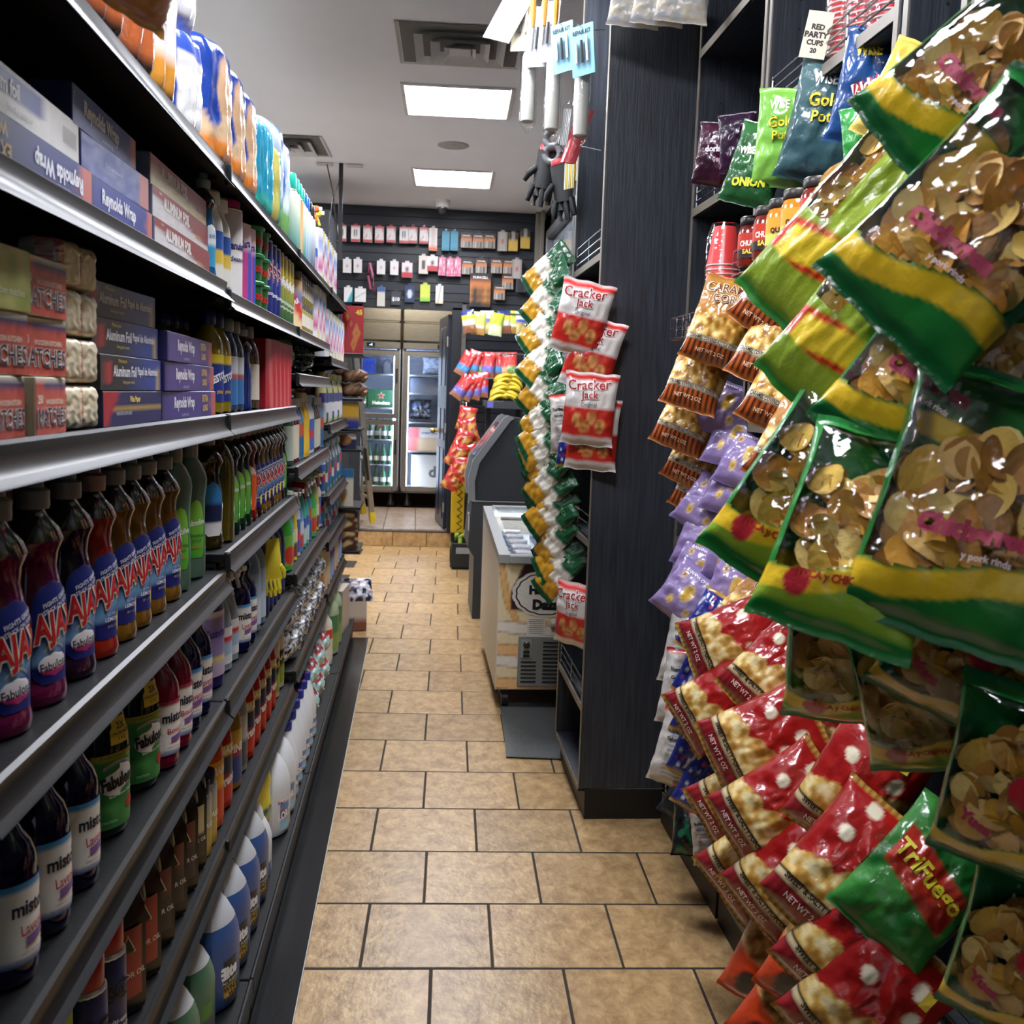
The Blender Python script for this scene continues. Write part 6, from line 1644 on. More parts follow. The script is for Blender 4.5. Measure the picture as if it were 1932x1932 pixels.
# ================================================================ ice cream freezer
FY0, FY1, FX0, FX1 = 4.58, 5.74, .385, 1.0
def freezer():
    e = link('ice_cream_freezer', None)
    e.location = (0, 0, 0)
    tag(e, 'ice cream chest freezer with curved glass top and swirl artwork', 'freezer')
    zt0, zt1, zb = .70, .78, .10
    white = mat('freezer_side_white', 'c9c0b0', .35, grain=.05)
    b = MB()
    vs = [(FX0, FY0, zb), (FX1, FY0, zb), (FX1, FY1, zb), (FX0, FY1, zb), (FX0, FY0, zt0), (FX1, FY0, zt0), (FX1, FY1, zt1), (FX0, FY1, zt1)]
    b.add(vs, [(3, 2, 1, 0), (0, 1, 5, 4), (1, 2, 6, 5), (2, 3, 7, 6), (3, 0, 4, 7)])
    link('cabinet_body', b.build('cabinet_body', white, 30), e)
    # artwork on the end panel
    cxm, w2 = (FX0 + FX1) / 2, (FX1 - FX0) / 2 - .004
    def art(u, v):
        x, z = cxm + u * w2, (zb + zt0) / 2 + v * ((zt0 - zb) / 2)
        xb = .445 + .06 * max(0., (z - .56) / .14)
        if x > xb and z > .468 - .12 * (x - .5):
            return '3a1a24'
        xc = .415 + .02 * sin((z - .3) * 11) + max(0., .5 - z) * .5
        if z > .42 and abs(x - xc) < .016:
            return 'd8a868' if abs(x - xc) < .012 else '8a4f1c'
        if z > .42:
            return 'd9c9a0'
        t = (z - .1) / .32 + .25 * (x - .385)
        if (t * 6) % 1 < .09:
            return '8a4f1c'
        return ('dcae78', 'd9c9a0', 'd8d2c4')[int(t * 6) % 3]
    a = MB().grid(lambda u, v: (cxm + u * w2, FY0 - .002, (zb + zt0) / 2 + v * ((zt0 - zb) / 2 - .004)), 60, 60, art)
    ap = link('artwork', a.build('artwork', CARTON, None), e)
    cx_, cz_ = .605, .55
    def blob(r, y, col):
        m = MB()
        n = 64
        vs = [(cx_, y, cz_)]
        for i in range(n):
            t = 2 * pi * i / n
            k = r * .9 * (1 + .035 * abs(sin(t * 8)))
            vs.append((cx_ + 1.3 * k * cos(t), y, cz_ + .92 * k * sin(t)))
        m.add(vs, [(0, 1 + (i + 1) % n, 1 + i)[::-1] for i in range(n)], col)
        return m
    bd_ = link('badge', blob(.13, FY0 - .0035, 'cfcac0').build('badge', CARTON, None), e)
    link('badge_border', blob(.117, FY0 - .0045, '2a1a20').build('badge_border', CARTON, None), bd_)
    link('badge_field', blob(.111, FY0 - .0055, 'cfcac0').build('badge_field', CARTON, None), bd_)
    tb = MB().text('Häagen', lambda u, z: (u, FY0 - .0065, z), .605, .562, .055, '16151a', bold=.07, maxw=.2).text('Dazs', lambda u, z: (u, FY0 - .0065, z), .605, .5, .05, '16151a', bold=.07)
    link('lettering', tb.build('lettering', INK, None), bd_)
    # machine grille
    gm = mat('freezer_grille_grey', '7b7d78', .45)
    gp = link('grille_panel', MB().box((.735, FY0 - .006, .235), (.50, .012, .235), b=.004).build('grille_panel', gm), e)
    sl = mat('grille_slot_dark', '1c1d1c', .7)
    sm = MB().box((0, 0, 0), (.07, .003, .008), b=.001).build('grille_slot', sl)
    for c_ in range(4):
        for r_ in range(11 if c_ else 6):
            o = link('grille_slot', sm, gp)
            o.location = (.535 + c_ * .1, FY0 - .0125, .14 + r_ * .0185)
    cp_ = link('control_plate', MB().box((.523, FY0 - .013, .295), (.05, .004, .085), '8c8e88', b=.001).build('control_plate', PLASTIC), e)
    link('dial', MB().lathe([(.016, 0), (.016, .006), (.01, .012), (.002, .012)], 16, col='2a2a2a').build('dial', PLASTIC), cp_).matrix_local = Matrix.Translation((.523, FY0 - .015, .315)) @ Matrix.Rotation(radians(90), 4, 'X')
    link('display', MB().box((.523, FY0 - .016, .28), (.03, .003, .014), '1c2a22').build('display', PLASTIC), cp_)
    link('switch', MB().box((.523, FY0 - .016, .262), (.03, .003, .012), '141414').build('switch', PLASTIC), cp_)
    st_ = link('sticker', MB().box((.565, FY0 - .004, .395), (.085, .002, .085), 'd2cdc2', b=.0005).build('sticker', CARTON), e)
    tb = MB()
    for k in range(8):
        tb.box((.565, FY0 - .0055, .43 - k * .009), (.066, .0006, .0016), '5a564e', b=.0001)
    link('lettering', tb.build('sticker_print', INK, None), st_)
    st2 = link('warning_sticker', MB().box((.70, FY0 - .004, .39), (.09, .002, .09), 'cfcabd', b=.0005).build('warning_sticker', CARTON), e)
    tb = MB().text('WARNING', lambda u, z: (u, FY0 - .0058, z), .70, .40, .011, '2a2622', bold=.04).text('CAUTION', lambda u, z: (u, FY0 - .0058, z), .70, .375, .011, '2a2622', bold=.04)
    tb.add([(.69, FY0 - .0058, .415), (.712, FY0 - .0058, .415), (.701, FY0 - .0058, .433)], [(0, 1, 2)], 'c8a02c')
    link('lettering', tb.build('warning_print', INK, None), st2)
    link('drain_plug', MB().lathe([(.018, 0), (.017, .01), (.008, .014), (.006, .02)], 14, col='b8b6ae').build('drain_plug', PLASTIC), e).matrix_local = Matrix.Translation((.645, FY0 - .003, .415)) @ Matrix.Rotation(radians(90), 4, 'X')
    # top frame and curved glass
    fr = MB()
    gy = mat('freezer_frame_grey', '8f918f', .4)
    for x in (FX0 + .022, FX1 - .022):
        fr.add([(x - .024, FY0 - .012, zt0 - .01), (x + .024, FY0 - .012, zt0 - .01), (x + .024, FY1, zt1 - .01), (x - .024, FY1, zt1 - .01), (x - .024, FY0 - .012, zt0 + .028), (x + .024, FY0 - .012, zt0 + .028), (x + .024, FY1, zt1 + .04), (x - .024, FY1, zt1 + .04)],
               [(3, 2, 1, 0), (0, 1, 5, 4), (1, 2, 6, 5), (2, 3, 7, 6), (3, 0, 4, 7), (4, 5, 6, 7)])
    fr.box((cxm, FY0 + .0, zt0 + .008), (FX1 - FX0 - .09, .045, .042), b=.006).box((cxm, FY1 - .02, zt1 + .02), (FX1 - FX0 - .09, .06, .05), b=.006)
    link('top_frame', fr.build('top_frame', gy, 30), e)
    gl = MB()
    def cg(u, v):
        y = FY0 + .02 + (v + 1) / 2 * (FY1 - FY0 - .06)
        t = (v + 1) / 2
        return (cxm + u * (w2 - .045), y, zt0 + .03 + t * (zt1 - zt0 + .01) + .055 * sin(t * pi) ** .8)
    gl.grid(cg, 4, 16, 'd8e4ea')
    gl.grid(lambda u, v: tuple(a_ - (.0, .0, .006)[i] for i, a_ in enumerate(cg(u, v))), 4, 16, 'd8e4ea', flip=True)
    link('curved_glass', gl.build('curved_glass', CFILM, 60), e)
    link('lid_bar', MB().box((cxm, (FY0 + FY1) / 2 + .04, zt0 + .115), (w2 * 2 - .1, .03, .012)).build('lid_bar', gy), e)
    wl = MB().box((cxm, (FY0 + FY1) / 2, .66), (w2 * 2 - .02, FY1 - FY0 - .02, .01))
    link('inner_light', MB().box((cxm, FY1 - .07, zt1 + .0), (.5, .02, .014)).build('inner_light', mat('freezer_lamp', 'ffffff', .5, emit='e6f0ff', es=14.)), e)
    link('inner_liner', wl.build('inner_liner', mat('freezer_liner', 'd8e2ec', .4)), e)
    for x in (FX0 + .05, FX1 - .05):
        for y in (FY0 + .06, FY1 - .06):
            c_ = link('caster', MB().tube([(x - .014, y, .042), (x + .014, y, .042)], .036, 16, '1a1a1a').build('caster', mat('caster_black', '151515', .5), 40), e)
            link('caster_fork', MB().box((x, y, .083), (.05, .05, .03), b=.004).build('caster_fork', BLACKM), c_)
freezer()
ICE = pack('ice_cream_tub', 'ice cream', .1, .1, .05, lambda u, v: 'd8dce8' if v > 0 else '8aa8d8', seed=2.)
for i in range(3):
    for j in range(5):
        place(ICE, 'pale ice cream pack lying under the curved freezer glass', (.52 + i * .15, 4.75 + j * .18, .672), 0, group='ice cream packs in the freezer')
# ================================================================ cash machine
def atm():
    e = link('cash_machine', None)
    e.location = (0, 6.5, 0)
    tag(e, 'dark grey cash machine with sloping silver fascia behind the freezer', 'cash machine')
    up = [(0.352, 0.767), (0.345, 0.902), (0.372, 1.021), (0.562, 1.295), (0.589, 1.31), (1.02, 1.24), (1.02, 0.767)]
    zs = up[0][1]
    x0 = up[0][0]
    link('lower_cabinet', MB().prism([(x0 + .03, .0), (1.02, .0), (1.02, zs - .004), (x0 + .01, zs - .004), (x0 - .01, zs - .3), (x0 + .03, zs - .36)], .0, .52).build('lower_cabinet', mat('atm_dark_grey', '33373b', .45, grain=.06), 30), e)
    link('upper_housing', MB().prism([(a + .012, b) for a, b in up[:4]] + up[4:], .02, .5).build('upper_housing', mat('atm_housing', '2c3034', .45, grain=.06), 30), e)
    fas = MB()
    pts = up[:5]
    out = [(a - .012, b + .006) for a, b in pts]
    inn = [(a + .03, b - .012) for a, b in pts]
    for ya_, yb2 in ((.0, .045), (.475, .52)):
        link('silver_fascia_edge', MB().prism(out + inn[::-1], ya_, yb2).build('silver_fascia_edge', mat('atm_silver', '8d9092', .35, metal=.5), 30), e)
    link('screen', MB().add([(up[2][0] - .002, .08, up[2][1] + .03), (up[3][0] - .03, .08, up[3][1] - .03), (up[3][0] - .03, .44, up[3][1] - .03), (up[2][0] - .002, .44, up[2][1] + .03)], [(0, 1, 2, 3)], '1a2436').build('screen', mat('atm_screen', '18202c', .1)), e)
    for zz in (.78, .86):
        link('lock', MB().lathe([(.012, 0), (.012, .008), (.005, .01)], 12, col='b0b0ac').build('lock', PLASTIC), e).matrix_local = Matrix.Translation((x0 - .004, .03, zz - .1)) @ Matrix.Rotation(radians(-90), 4, 'Y')
    link('notice_sticker', MB().box((x0 - .004, .06, .62), (.003, .06, .1), 'd8d8d4').build('notice_sticker', CARTON), e)
    link('seam', MB().box(((x0 + 1.02) / 2, -.001, zs - .002), (1.0 - x0, .003, .006), '8a8c8c').build('seam', PLASTIC), e)
atm()
# ================================================================ produce and snack racks at the back right
YR = 9.2
SH = mat('produce_rack_grey', '45474a', .45, metal=.4)
e = link('banana_tray', None)
tag(e, 'grey metal tray shelf holding the bananas', 'tray')
bt = (0.735,8.700,1.359)
link('tray', MB().box((bt[0], 8.75, bt[2]), (.34, .36, .02)).box((bt[0], 8.57, bt[2] + .0), (.34, .012, .065), b=.003).box((bt[0] - .165, 8.75, bt[2] + .01), (.012, .36, .05), b=.003).build('tray', SH), e)
link('price_tag', MB().box((bt[0] - .13, 8.562, bt[2]), (.05, .003, .05), '6a6ac0').build('price_tag', CARTON), e)
link('post', MB().box((bt[0] + .14, 8.95, bt[2] / 2), (.04, .04, bt[2])).build('post', BLACKM), e)
link('post', MB().box((bt[0] - .12, 8.95, bt[2] / 2), (.04, .04, bt[2])).build('post', BLACKM), e)
def banana(seed):
    rn = random.Random(seed)
    pts, rr = [], []
    for k in range(9):
        t = k / 8
        a = -1.0 + 2.0 * t
        pts.append((.1 * sin(a), 0, .1 * (1 - cos(a)) * -1.0))
        rr.append(.0175 * (1 - abs(2 * t - 1) ** 3.2) + .0035)
    m = MB().tube(pts, rr, 6, 'd8b82c')
    m.c = [mix('d8bc34', '7a6424', max(0, abs(p[0]) / .084 - .8) * 4 + .3 * nz(p[0] * 40, p[1] * 40, 1, seed)) for p in m.v]
    return m.build('banana', mat('banana_skin', rough=.5, attr=True), 60)
BAN = [Kind('banana', 'banana', [('banana', banana(k), [])]) for k in range(3)]
for j in range(6):
    for i in range(4 if j < 4 else 3):
        place(BAN[(i + j) % 3], f'{ORD[i]} yellow banana in {ORD[j]} layer of the pile, counting up from the tray', (bt[0] - .07 + (i % 2) * .11 + .012 * j, 8.6 + .025 * j + i * .045 + random.uniform(-.01, .01), bt[2] + .075 + j * .034 + random.uniform(-.006, .006)), 14 * (i - 1) + random.uniform(-14, 14), random.uniform(-10, 10), (8, -10, 14, -6)[i] + random.uniform(-14, 14), 'bananas in the pile')
def sbag(nm, cat, w, h, t, paint, texts=(), seed=1):
    return bag(nm, cat, w, h, t, paint, texts, seed=seed, nu=12, nv=16, wrinkle=.008)
NUTP = [lambda u, v: '2a3a7c' if v > .55 else ('e0c83a' if v > .1 else ('d8d4cc' if v > -.3 else '8a5a3a')), lambda u, v: 'c8d85a' if v > -.2 else ('e8ecd0' if v > -.4 else 'b08a4a'), lambda u, v: 'd8d8dc' if v > .3 else ('3a4a9c' if v > 0 else 'c8b070'), lambda u, v: 'b8cc3a' if v > -.1 else 'd8e0b0']
NUT = [sbag('nut_bag', 'snack bag', .12, .2, .035, p, [], k + 2) for k, p in enumerate(NUTP)]
for i, px in enumerate(((0.427,9.050,2.065), (0.516,9.080,2.056), (0.592,9.100,2.070), (0.668,9.060,2.052), (0.745,9.100,2.076), (0.822,9.120,2.080), (0.902,9.120,2.074))):
    hang(NUT[i % 4], f'{ORD[i]} small nut snack bag of the upper row, counting from the doorway', px, (14 - 5 * i), 6, (10, -4, 2, -6, 4, 0, 0)[i], 'nut snack bags')
def rc(c):
    return lambda u, v: 'c83230' if v > -.15 else (c if v > -.65 else 'a06848')
RC = [sbag('red_candy_bag', 'snack bag', .12, .22, .04, rc(c), [], k + 9) for k, c in enumerate(('3a8ac0', 'd8a070', '6aa04a', '6a6ab8'))]
for i, px in enumerate(((0.407,9.000,1.702), (0.477,9.020,1.714), (0.539,9.050,1.699), (0.607,9.020,1.700), (0.679,9.060,1.704), (0.745,9.060,1.697), (0.805,9.050,1.708))):
    hang(RC[i % 4] if i > 1 else RC[0], f'{ORD[i]} red candy bag of the middle row, counting from the doorway', px, 10, 10, (-26, -14, -4, -4, 2, 2, 4)[i], 'red candy bags')
for i, px in enumerate(((0.381,8.900,1.499), (0.437,8.920,1.492), (0.497,8.940,1.503), (0.553,8.960,1.524))):
    hang(RC[3], f'{ORD[i]} red and blue candy bag of the lower row, counting from the doorway', px, 10, 10, (-34, -24, -10, 0)[i], 'red candy bags')
for i, (z_, x0_, x1_) in enumerate(((2.15, .5, 1.1), (1.8, .48, 1.05), (1.58, .48, .75))):
    tag(link('hook_rail', MB().tube([(x0_, 9.56, z_), (x0_, (9.1, 9.05, 8.94)[i], z_), (x1_, (9.1, 9.05, 8.94)[i], z_), (x1_, 9.56, z_)], .006, 6).build('hook_rail', CHROME)), f'{["upper", "middle", "lower"][i]} chrome rail carrying the small snack bags by the doorway', 'rail')
RCH = sbag('red_chip_bag', 'snack bag', .15, .2, .07, lambda u, v: 'a8241c' if nz(u * 1.3, v * 1.5, 1.2, 3.) > -.05 or v > .6 else ('c8943c' if nz(u * 2, v * 2, 1, 5.) > 0 else '7a4020'), (), 21)
for i, px in enumerate(((0.396,8.300,1.243), (0.411,8.200,1.153), (0.361,8.150,1.057), (0.448,8.200,1.044), (0.318,8.050,0.965), (0.404,8.100,0.947), (0.344,8.000,0.857), (0.429,8.050,0.843), (0.296,8.000,0.785))):
    hang(RCH, f'{ORD[i]} shiny red chip bag of the cluster beside the doorway, counting down', px, 10, 14, (-10, 12, -20, 22, -26, 8, -12, 20, -24)[i], 'red chip bag cluster')
tag(link('hanging_strip', MB().tube([(0.395, 9.55, 1.37), (0.395,8.350,1.370), (0.384,8.300,1.071), (0.373,8.250,0.774)], .006, 6).build('hanging_strip', CHROME)), 'metal strip carrying the shiny red chip bag cluster', 'strip')
# yellow corrugated stand and plantain crate
e = link('yellow_stand', None)
tag(e, 'yellow zigzag-sided stand behind the cash machine', 'stand')
ya, yb_ = (0.297,8.420,0.296), (0.406,8.420,0.805)
ym = mat('yellow_plastic_stand', 'c8a81c', .4)
link('panel', MB().box(((ya[0] + yb_[0]) / 2, 8.45, (ya[2] + yb_[2]) / 2), (yb_[0] - ya[0], .05, yb_[2] - ya[2]), b=.004).build('panel', ym), e)
zz_ = [((ya[0] + .07) + (.02 if k % 2 else -.02), 8.42, ya[2] + .02 + k * (yb_[2] - ya[2] - .04) / 16) for k in range(17)]
link('zigzag_trim', MB().tube(zz_, .004, 5, '4a3c08').build('zigzag_trim', BLACKM), e)
link('leg', MB().box((ya[0] + .02, 8.47, ya[2] / 2), (.03, .03, ya[2])).build('leg', BLACKM), e)
link('leg', MB().box((yb_[0] - .02, 8.47, ya[2] / 2), (.03, .03, ya[2])).build('leg', BLACKM), e)
e = link('plantain_crate', None)
tag(e, 'black plastic crate of green plantains on the floor', 'crate')
ca = (0.303,8.335,0.000)
cm_ = mat('black_crate', '202224', .4)
cx0, cy0 = ca[0] + .16, ca[1] + .16
link('crate', MB().box((cx0, cy0, .09), (.32, .3, .14), b=.004).box((cx0, cy0 - .15, .12), (.32, .02, .2), b=.004).box((cx0 - .15, cy0, .12), (.02, .3, .2), b=.004).box((cx0, cy0, .01), (.3, .28, .02)).build('crate', cm_), e)
link('tape', MB().box((cx0 - .02, cy0 - .162, .16), (.2, .003, .05), '8a8c8c').build('tape', PLASTIC), e)
PLA = []
for k in range(3):
    m = banana(k + 20)
    PLA.append(m)
PLK = MB()
pts = [(.13 * sin(-1 + 2 * k / 8), 0, -.13 * (1 - cos(-1 + 2 * k / 8))) for k in range(9)]
PLK.tube(pts, [.004, .014, .02, .022, .022, .022, .02, .014, .005], 8, '8fa838')
PLM = Kind('plantain', 'plantain', [('plantain', PLK.build('plantain', mat('plantain_skin', rough=.5, attr=True, grain=.2), 60), [])])
for i in range(7):
    place(PLM, f'{ORD[i]} green plantain sticking out of the black crate', (cx0 - .08 + (i % 3) * .075, cy0 - .05 + (i // 3) * .07, .24 + .022 * (i % 2)), 20 * (i - 3), 20, (50, -30, 70, 20, -60, 40, -20)[i], 'green plantains')
# ================================================================ goods on the slat wall
YW = 9.545
def wallpack(nm, cat, w, h, t, paint, texts=(), tab=True):
    c_ = carton(nm, cat, w, t, h, paint, texts, nu=8, nv=10)
    hk = MB().tube([(0, -t / 2 - .03, h + .012), (0, t / 2, h + .015), (0, .045, h + .018)], .0025, 5)
    parts = list(c_.parts)
    parts.append(('hook', hk.build('hook', CHROME), []))
    if tab:
        parts.append(('hang_tab', MB().box((0, 0, h + .008), (w * .4, .002, .02), paint(0, .9)).build('hang_tab', CARTON), []))
    return Kind(nm, cat, parts)
WR = wallpack('cable_box', 'accessory pack', .078, .14, .045, lambda u, v: 'b83a40' if v > .78 or v < -.72 else ('c86a6a' if nz(u * 3, v * 3, 1, 4.) > .35 else 'd8d4d2'))
WR2 = wallpack('charger_box', 'accessory pack', .078, .14, .045, lambda u, v: 'b83a40' if v > .85 or v < -.72 else ('2a2c30' if abs(abs(u) - .3) < .12 and -.4 < v < .5 else 'd8d4d2'))
WW = wallpack('earphone_box', 'accessory pack', .075, .12, .03, lambda u, v: 'c8606a' if u * u + v * v < .05 else 'd6d4d2')
WO = wallpack('orange_base_box', 'accessory pack', .075, .2, .03, lambda u, v: 'd0602c' if v < -.6 else ('c8b8b4' if abs(u) < .5 else 'd8d4d0'))
WT_ = wallpack('teal_box', 'accessory pack', .07, .17, .03, lambda u, v: '2a88a4' if abs(v) < .8 else '1f7088')
WBT = wallpack('battery_card', 'battery pack', .1, .13, .025, lambda u, v: '1c1c1e' if v > .45 else ('c07a4a' if v > -.1 else ('b8b0a8' if int((u + 2) * 5) % 2 else '2a2624')), [('DURACELL', 0, .108, .012, 'e8e4e0', 0, .04, .085)])
WBL = wallpack('large_battery_card', 'battery pack', .19, .3, .03, lambda u, v: '1c1c1e' if v > .6 or v < -.8 else ('c0723c' if v > .15 else ('b87a3c' if int((u + 2) * 7) % 2 and (v * 4) % 1 > .2 else '1f1a18')), [('DURACELL', 0, .265, .022, 'e8e4e0', 0, .04, .15)])
WL = wallpack('padlock_card', 'padlock', .09, .17, .03, lambda u, v: ('b03a3c' if abs(u) < .25 and abs(v) < .25 else 'a8a098') if abs(u) < .7 else '8a847c')
WY = wallpack('yellow_tool_card', 'accessory pack', .085, .16, .03, lambda u, v: 'c8a44a' if v < .2 else ('9a9490' if abs(u) < .4 else '3a3632'))
WP = wallpack('pink_can_pack', 'can', .065, .16, .05, lambda u, v: 'c0587a' if nz(u * 3, v * 3, 1, 2.) > -.2 else 'd8c0c8')
WBX = wallpack('beige_phone_box', 'accessory pack', .085, .16, .03, lambda u, v: '3a3a42' if abs(u) < .4 and abs(v) < .5 else 'c8beb0')
WRB = wallpack('red_box', 'accessory pack', .095, .13, .05, lambda u, v: 'b02a34' if v < -.3 else ('2a2628' if abs(u) < .3 and abs(v - .1) < .3 else 'd8c8c6'))
WBU = wallpack('blue_top_box', 'accessory pack', .07, .17, .03, lambda u, v: '3a5a8c' if v > .5 else 'c4beb4')
WTN = wallpack('ten_dollar_pack', 'accessory pack', .085, .12, .03, lambda u, v: '303238', [('$10', 0, .05, .04, 'd8d8d8', 0, .04)])
WBC = wallpack('blue_cable_pack', 'accessory pack', .09, .15, .03, lambda u, v: '1c2a50' if u * u + v * v > .25 else 'b8c0c8')
WYG = wallpack('lime_card', 'accessory pack', .09, .15, .02, lambda u, v: 'c0c84a' if v > -.6 else '7ab84a')
WPN = wallpack('pen_card', 'accessory pack', .07, .16, .02, lambda u, v: '4a4a4a' if abs(u - v * .4) < .08 else ('d8c040' if v < -.88 else 'd6d4d0'))
WSQ = wallpack('white_earphone_card', 'accessory pack', .1, .12, .02, lambda u, v: '9aa0a0' if abs(v - .5 * u) < .08 else 'd8d6d2')
WTE = wallpack('teal_corner_box', 'accessory pack', .075, .13, .04, lambda u, v: '3a9aa4' if v < u * 1.2 - .6 else 'd6d4d2')
WKB = wallpack('black_card', 'accessory pack', .09, .14, .02, lambda u, v: '24262a' if abs(u) < .8 else '4a4c50')
R1 = [(645, 440, WR2), (671, 441, WR2), (694, 442, WR), (716, 443, WR), (738, 443, WR), (762, 444, WR2), (779, 444, WR), (800, 445, WR), (817, 452, WO), (841, 455, WT_), (857, 455, WT_), (880, 454, WBT), (902, 455, WBT), (924, 455, WBT), (948, 456, WL), (968, 457, WY), (991, 452, WY)]
R2 = [(655, 502, WW), (675, 502, WW), (719, 505, WW), (744, 506, WW), (768, 510, WRB), (799, 500, WBX), (816, 498, WRB), (834, 503, WP), (849, 505, WP), (863, 505, WP), (882, 504, WBT), (908, 502, WBT), (937, 502, WBT), (960, 503, WBT), (975, 508, WL)]
R3 = [(657, 556, WTE), (680, 557, WSQ), (719, 560, WBU), (747, 563, WTN), (773, 555, WBC), (802, 553, WYG), (829, 556, WPN), (906, 548, WBL), (942, 552, WBT), (958, 532, WBT), (983, 537, WKB)]
PXW = {(645,440):(-0.707,9.500,2.830),(671,441):(-0.585,9.500,2.831),(694,442):(-0.477,9.500,2.831),(716,443):(-0.373,9.500,2.832),(738,443):(-0.269,9.500,2.837),(762,444):(-0.155,9.500,2.837),(779,444):(-0.075,9.500,2.841),(800,445):(0.025,9.500,2.841),(817,452):(0.107,9.500,2.812),(841,455):(0.221,9.500,2.804),(857,455):(0.298,9.500,2.807),(880,454):(0.408,9.500,2.817),(902,455):(0.514,9.500,2.817),(924,455):(0.619,9.500,2.822),(948,456):(0.735,9.500,2.823),(968,457):(0.832,9.500,2.823),(991,452):(0.942,9.500,2.851),(655,502):(-0.656,9.500,2.544),(675,502):(-0.561,9.500,2.548),(719,505):(-0.353,9.500,2.543),(744,506):(-0.235,9.500,2.544),(768,510):(-0.120,9.500,2.530),(799,500):(0.026,9.500,2.584),(816,498):(0.107,9.500,2.597),(834,503):(0.194,9.500,2.577),(849,505):(0.266,9.500,2.571),(863,505):(0.333,9.500,2.574),(882,504):(0.424,9.500,2.583),(908,502):(0.549,9.500,2.598),(937,502):(0.689,9.500,2.604),(960,503):(0.800,9.500,2.604),(975,508):(0.874,9.500,2.584),(657,556):(-0.642,9.500,2.292),(680,557):(-0.534,9.500,2.292),(719,560):(-0.348,9.500,2.285),(747,563):(-0.215,9.500,2.277),(773,555):(-0.092,9.500,2.320),(802,553):(0.047,9.500,2.335),(829,556):(0.176,9.500,2.326),(906,548):(0.546,9.500,2.380),(942,552):(0.721,9.500,2.368),(958,532):(0.795,9.500,2.466),(983,537):(0.917,9.500,2.448)}
for rn_, R_ in (('upper', R1), ('middle', R2), ('lower', R3)):
    cnt = {}
    for (a, b, k) in R_:
        cnt[k.name] = cnt.get(k.name, 0) + 1
        p = PXW[(a, b)]
        hh = max(v.co.z for v in k.parts[0][1].vertices)
        nmw = k.name.replace('_', ' ')
        place(k, f'{ORD[cnt[k.name] - 1]} {nmw} hanging in the {rn_} row on the slat wall', (p[0], 9.5, p[2] - hh / 2), 0, group=f'{rn_} row on the slat wall')
lan = MB().tube([(-0.458,9.500,2.585), (-0.470,9.500,2.468), (-0.445,9.500,2.352), (-0.411,9.490,2.338), (-0.427,9.490,2.469), (-0.453,9.500,2.581)], .012, 6, 'b05a74')
tag(link('pink_lanyard', lan.build('pink_lanyard', PLASTIC, 60)), 'looped pink lanyard strap hanging on the slat wall', 'lanyard')
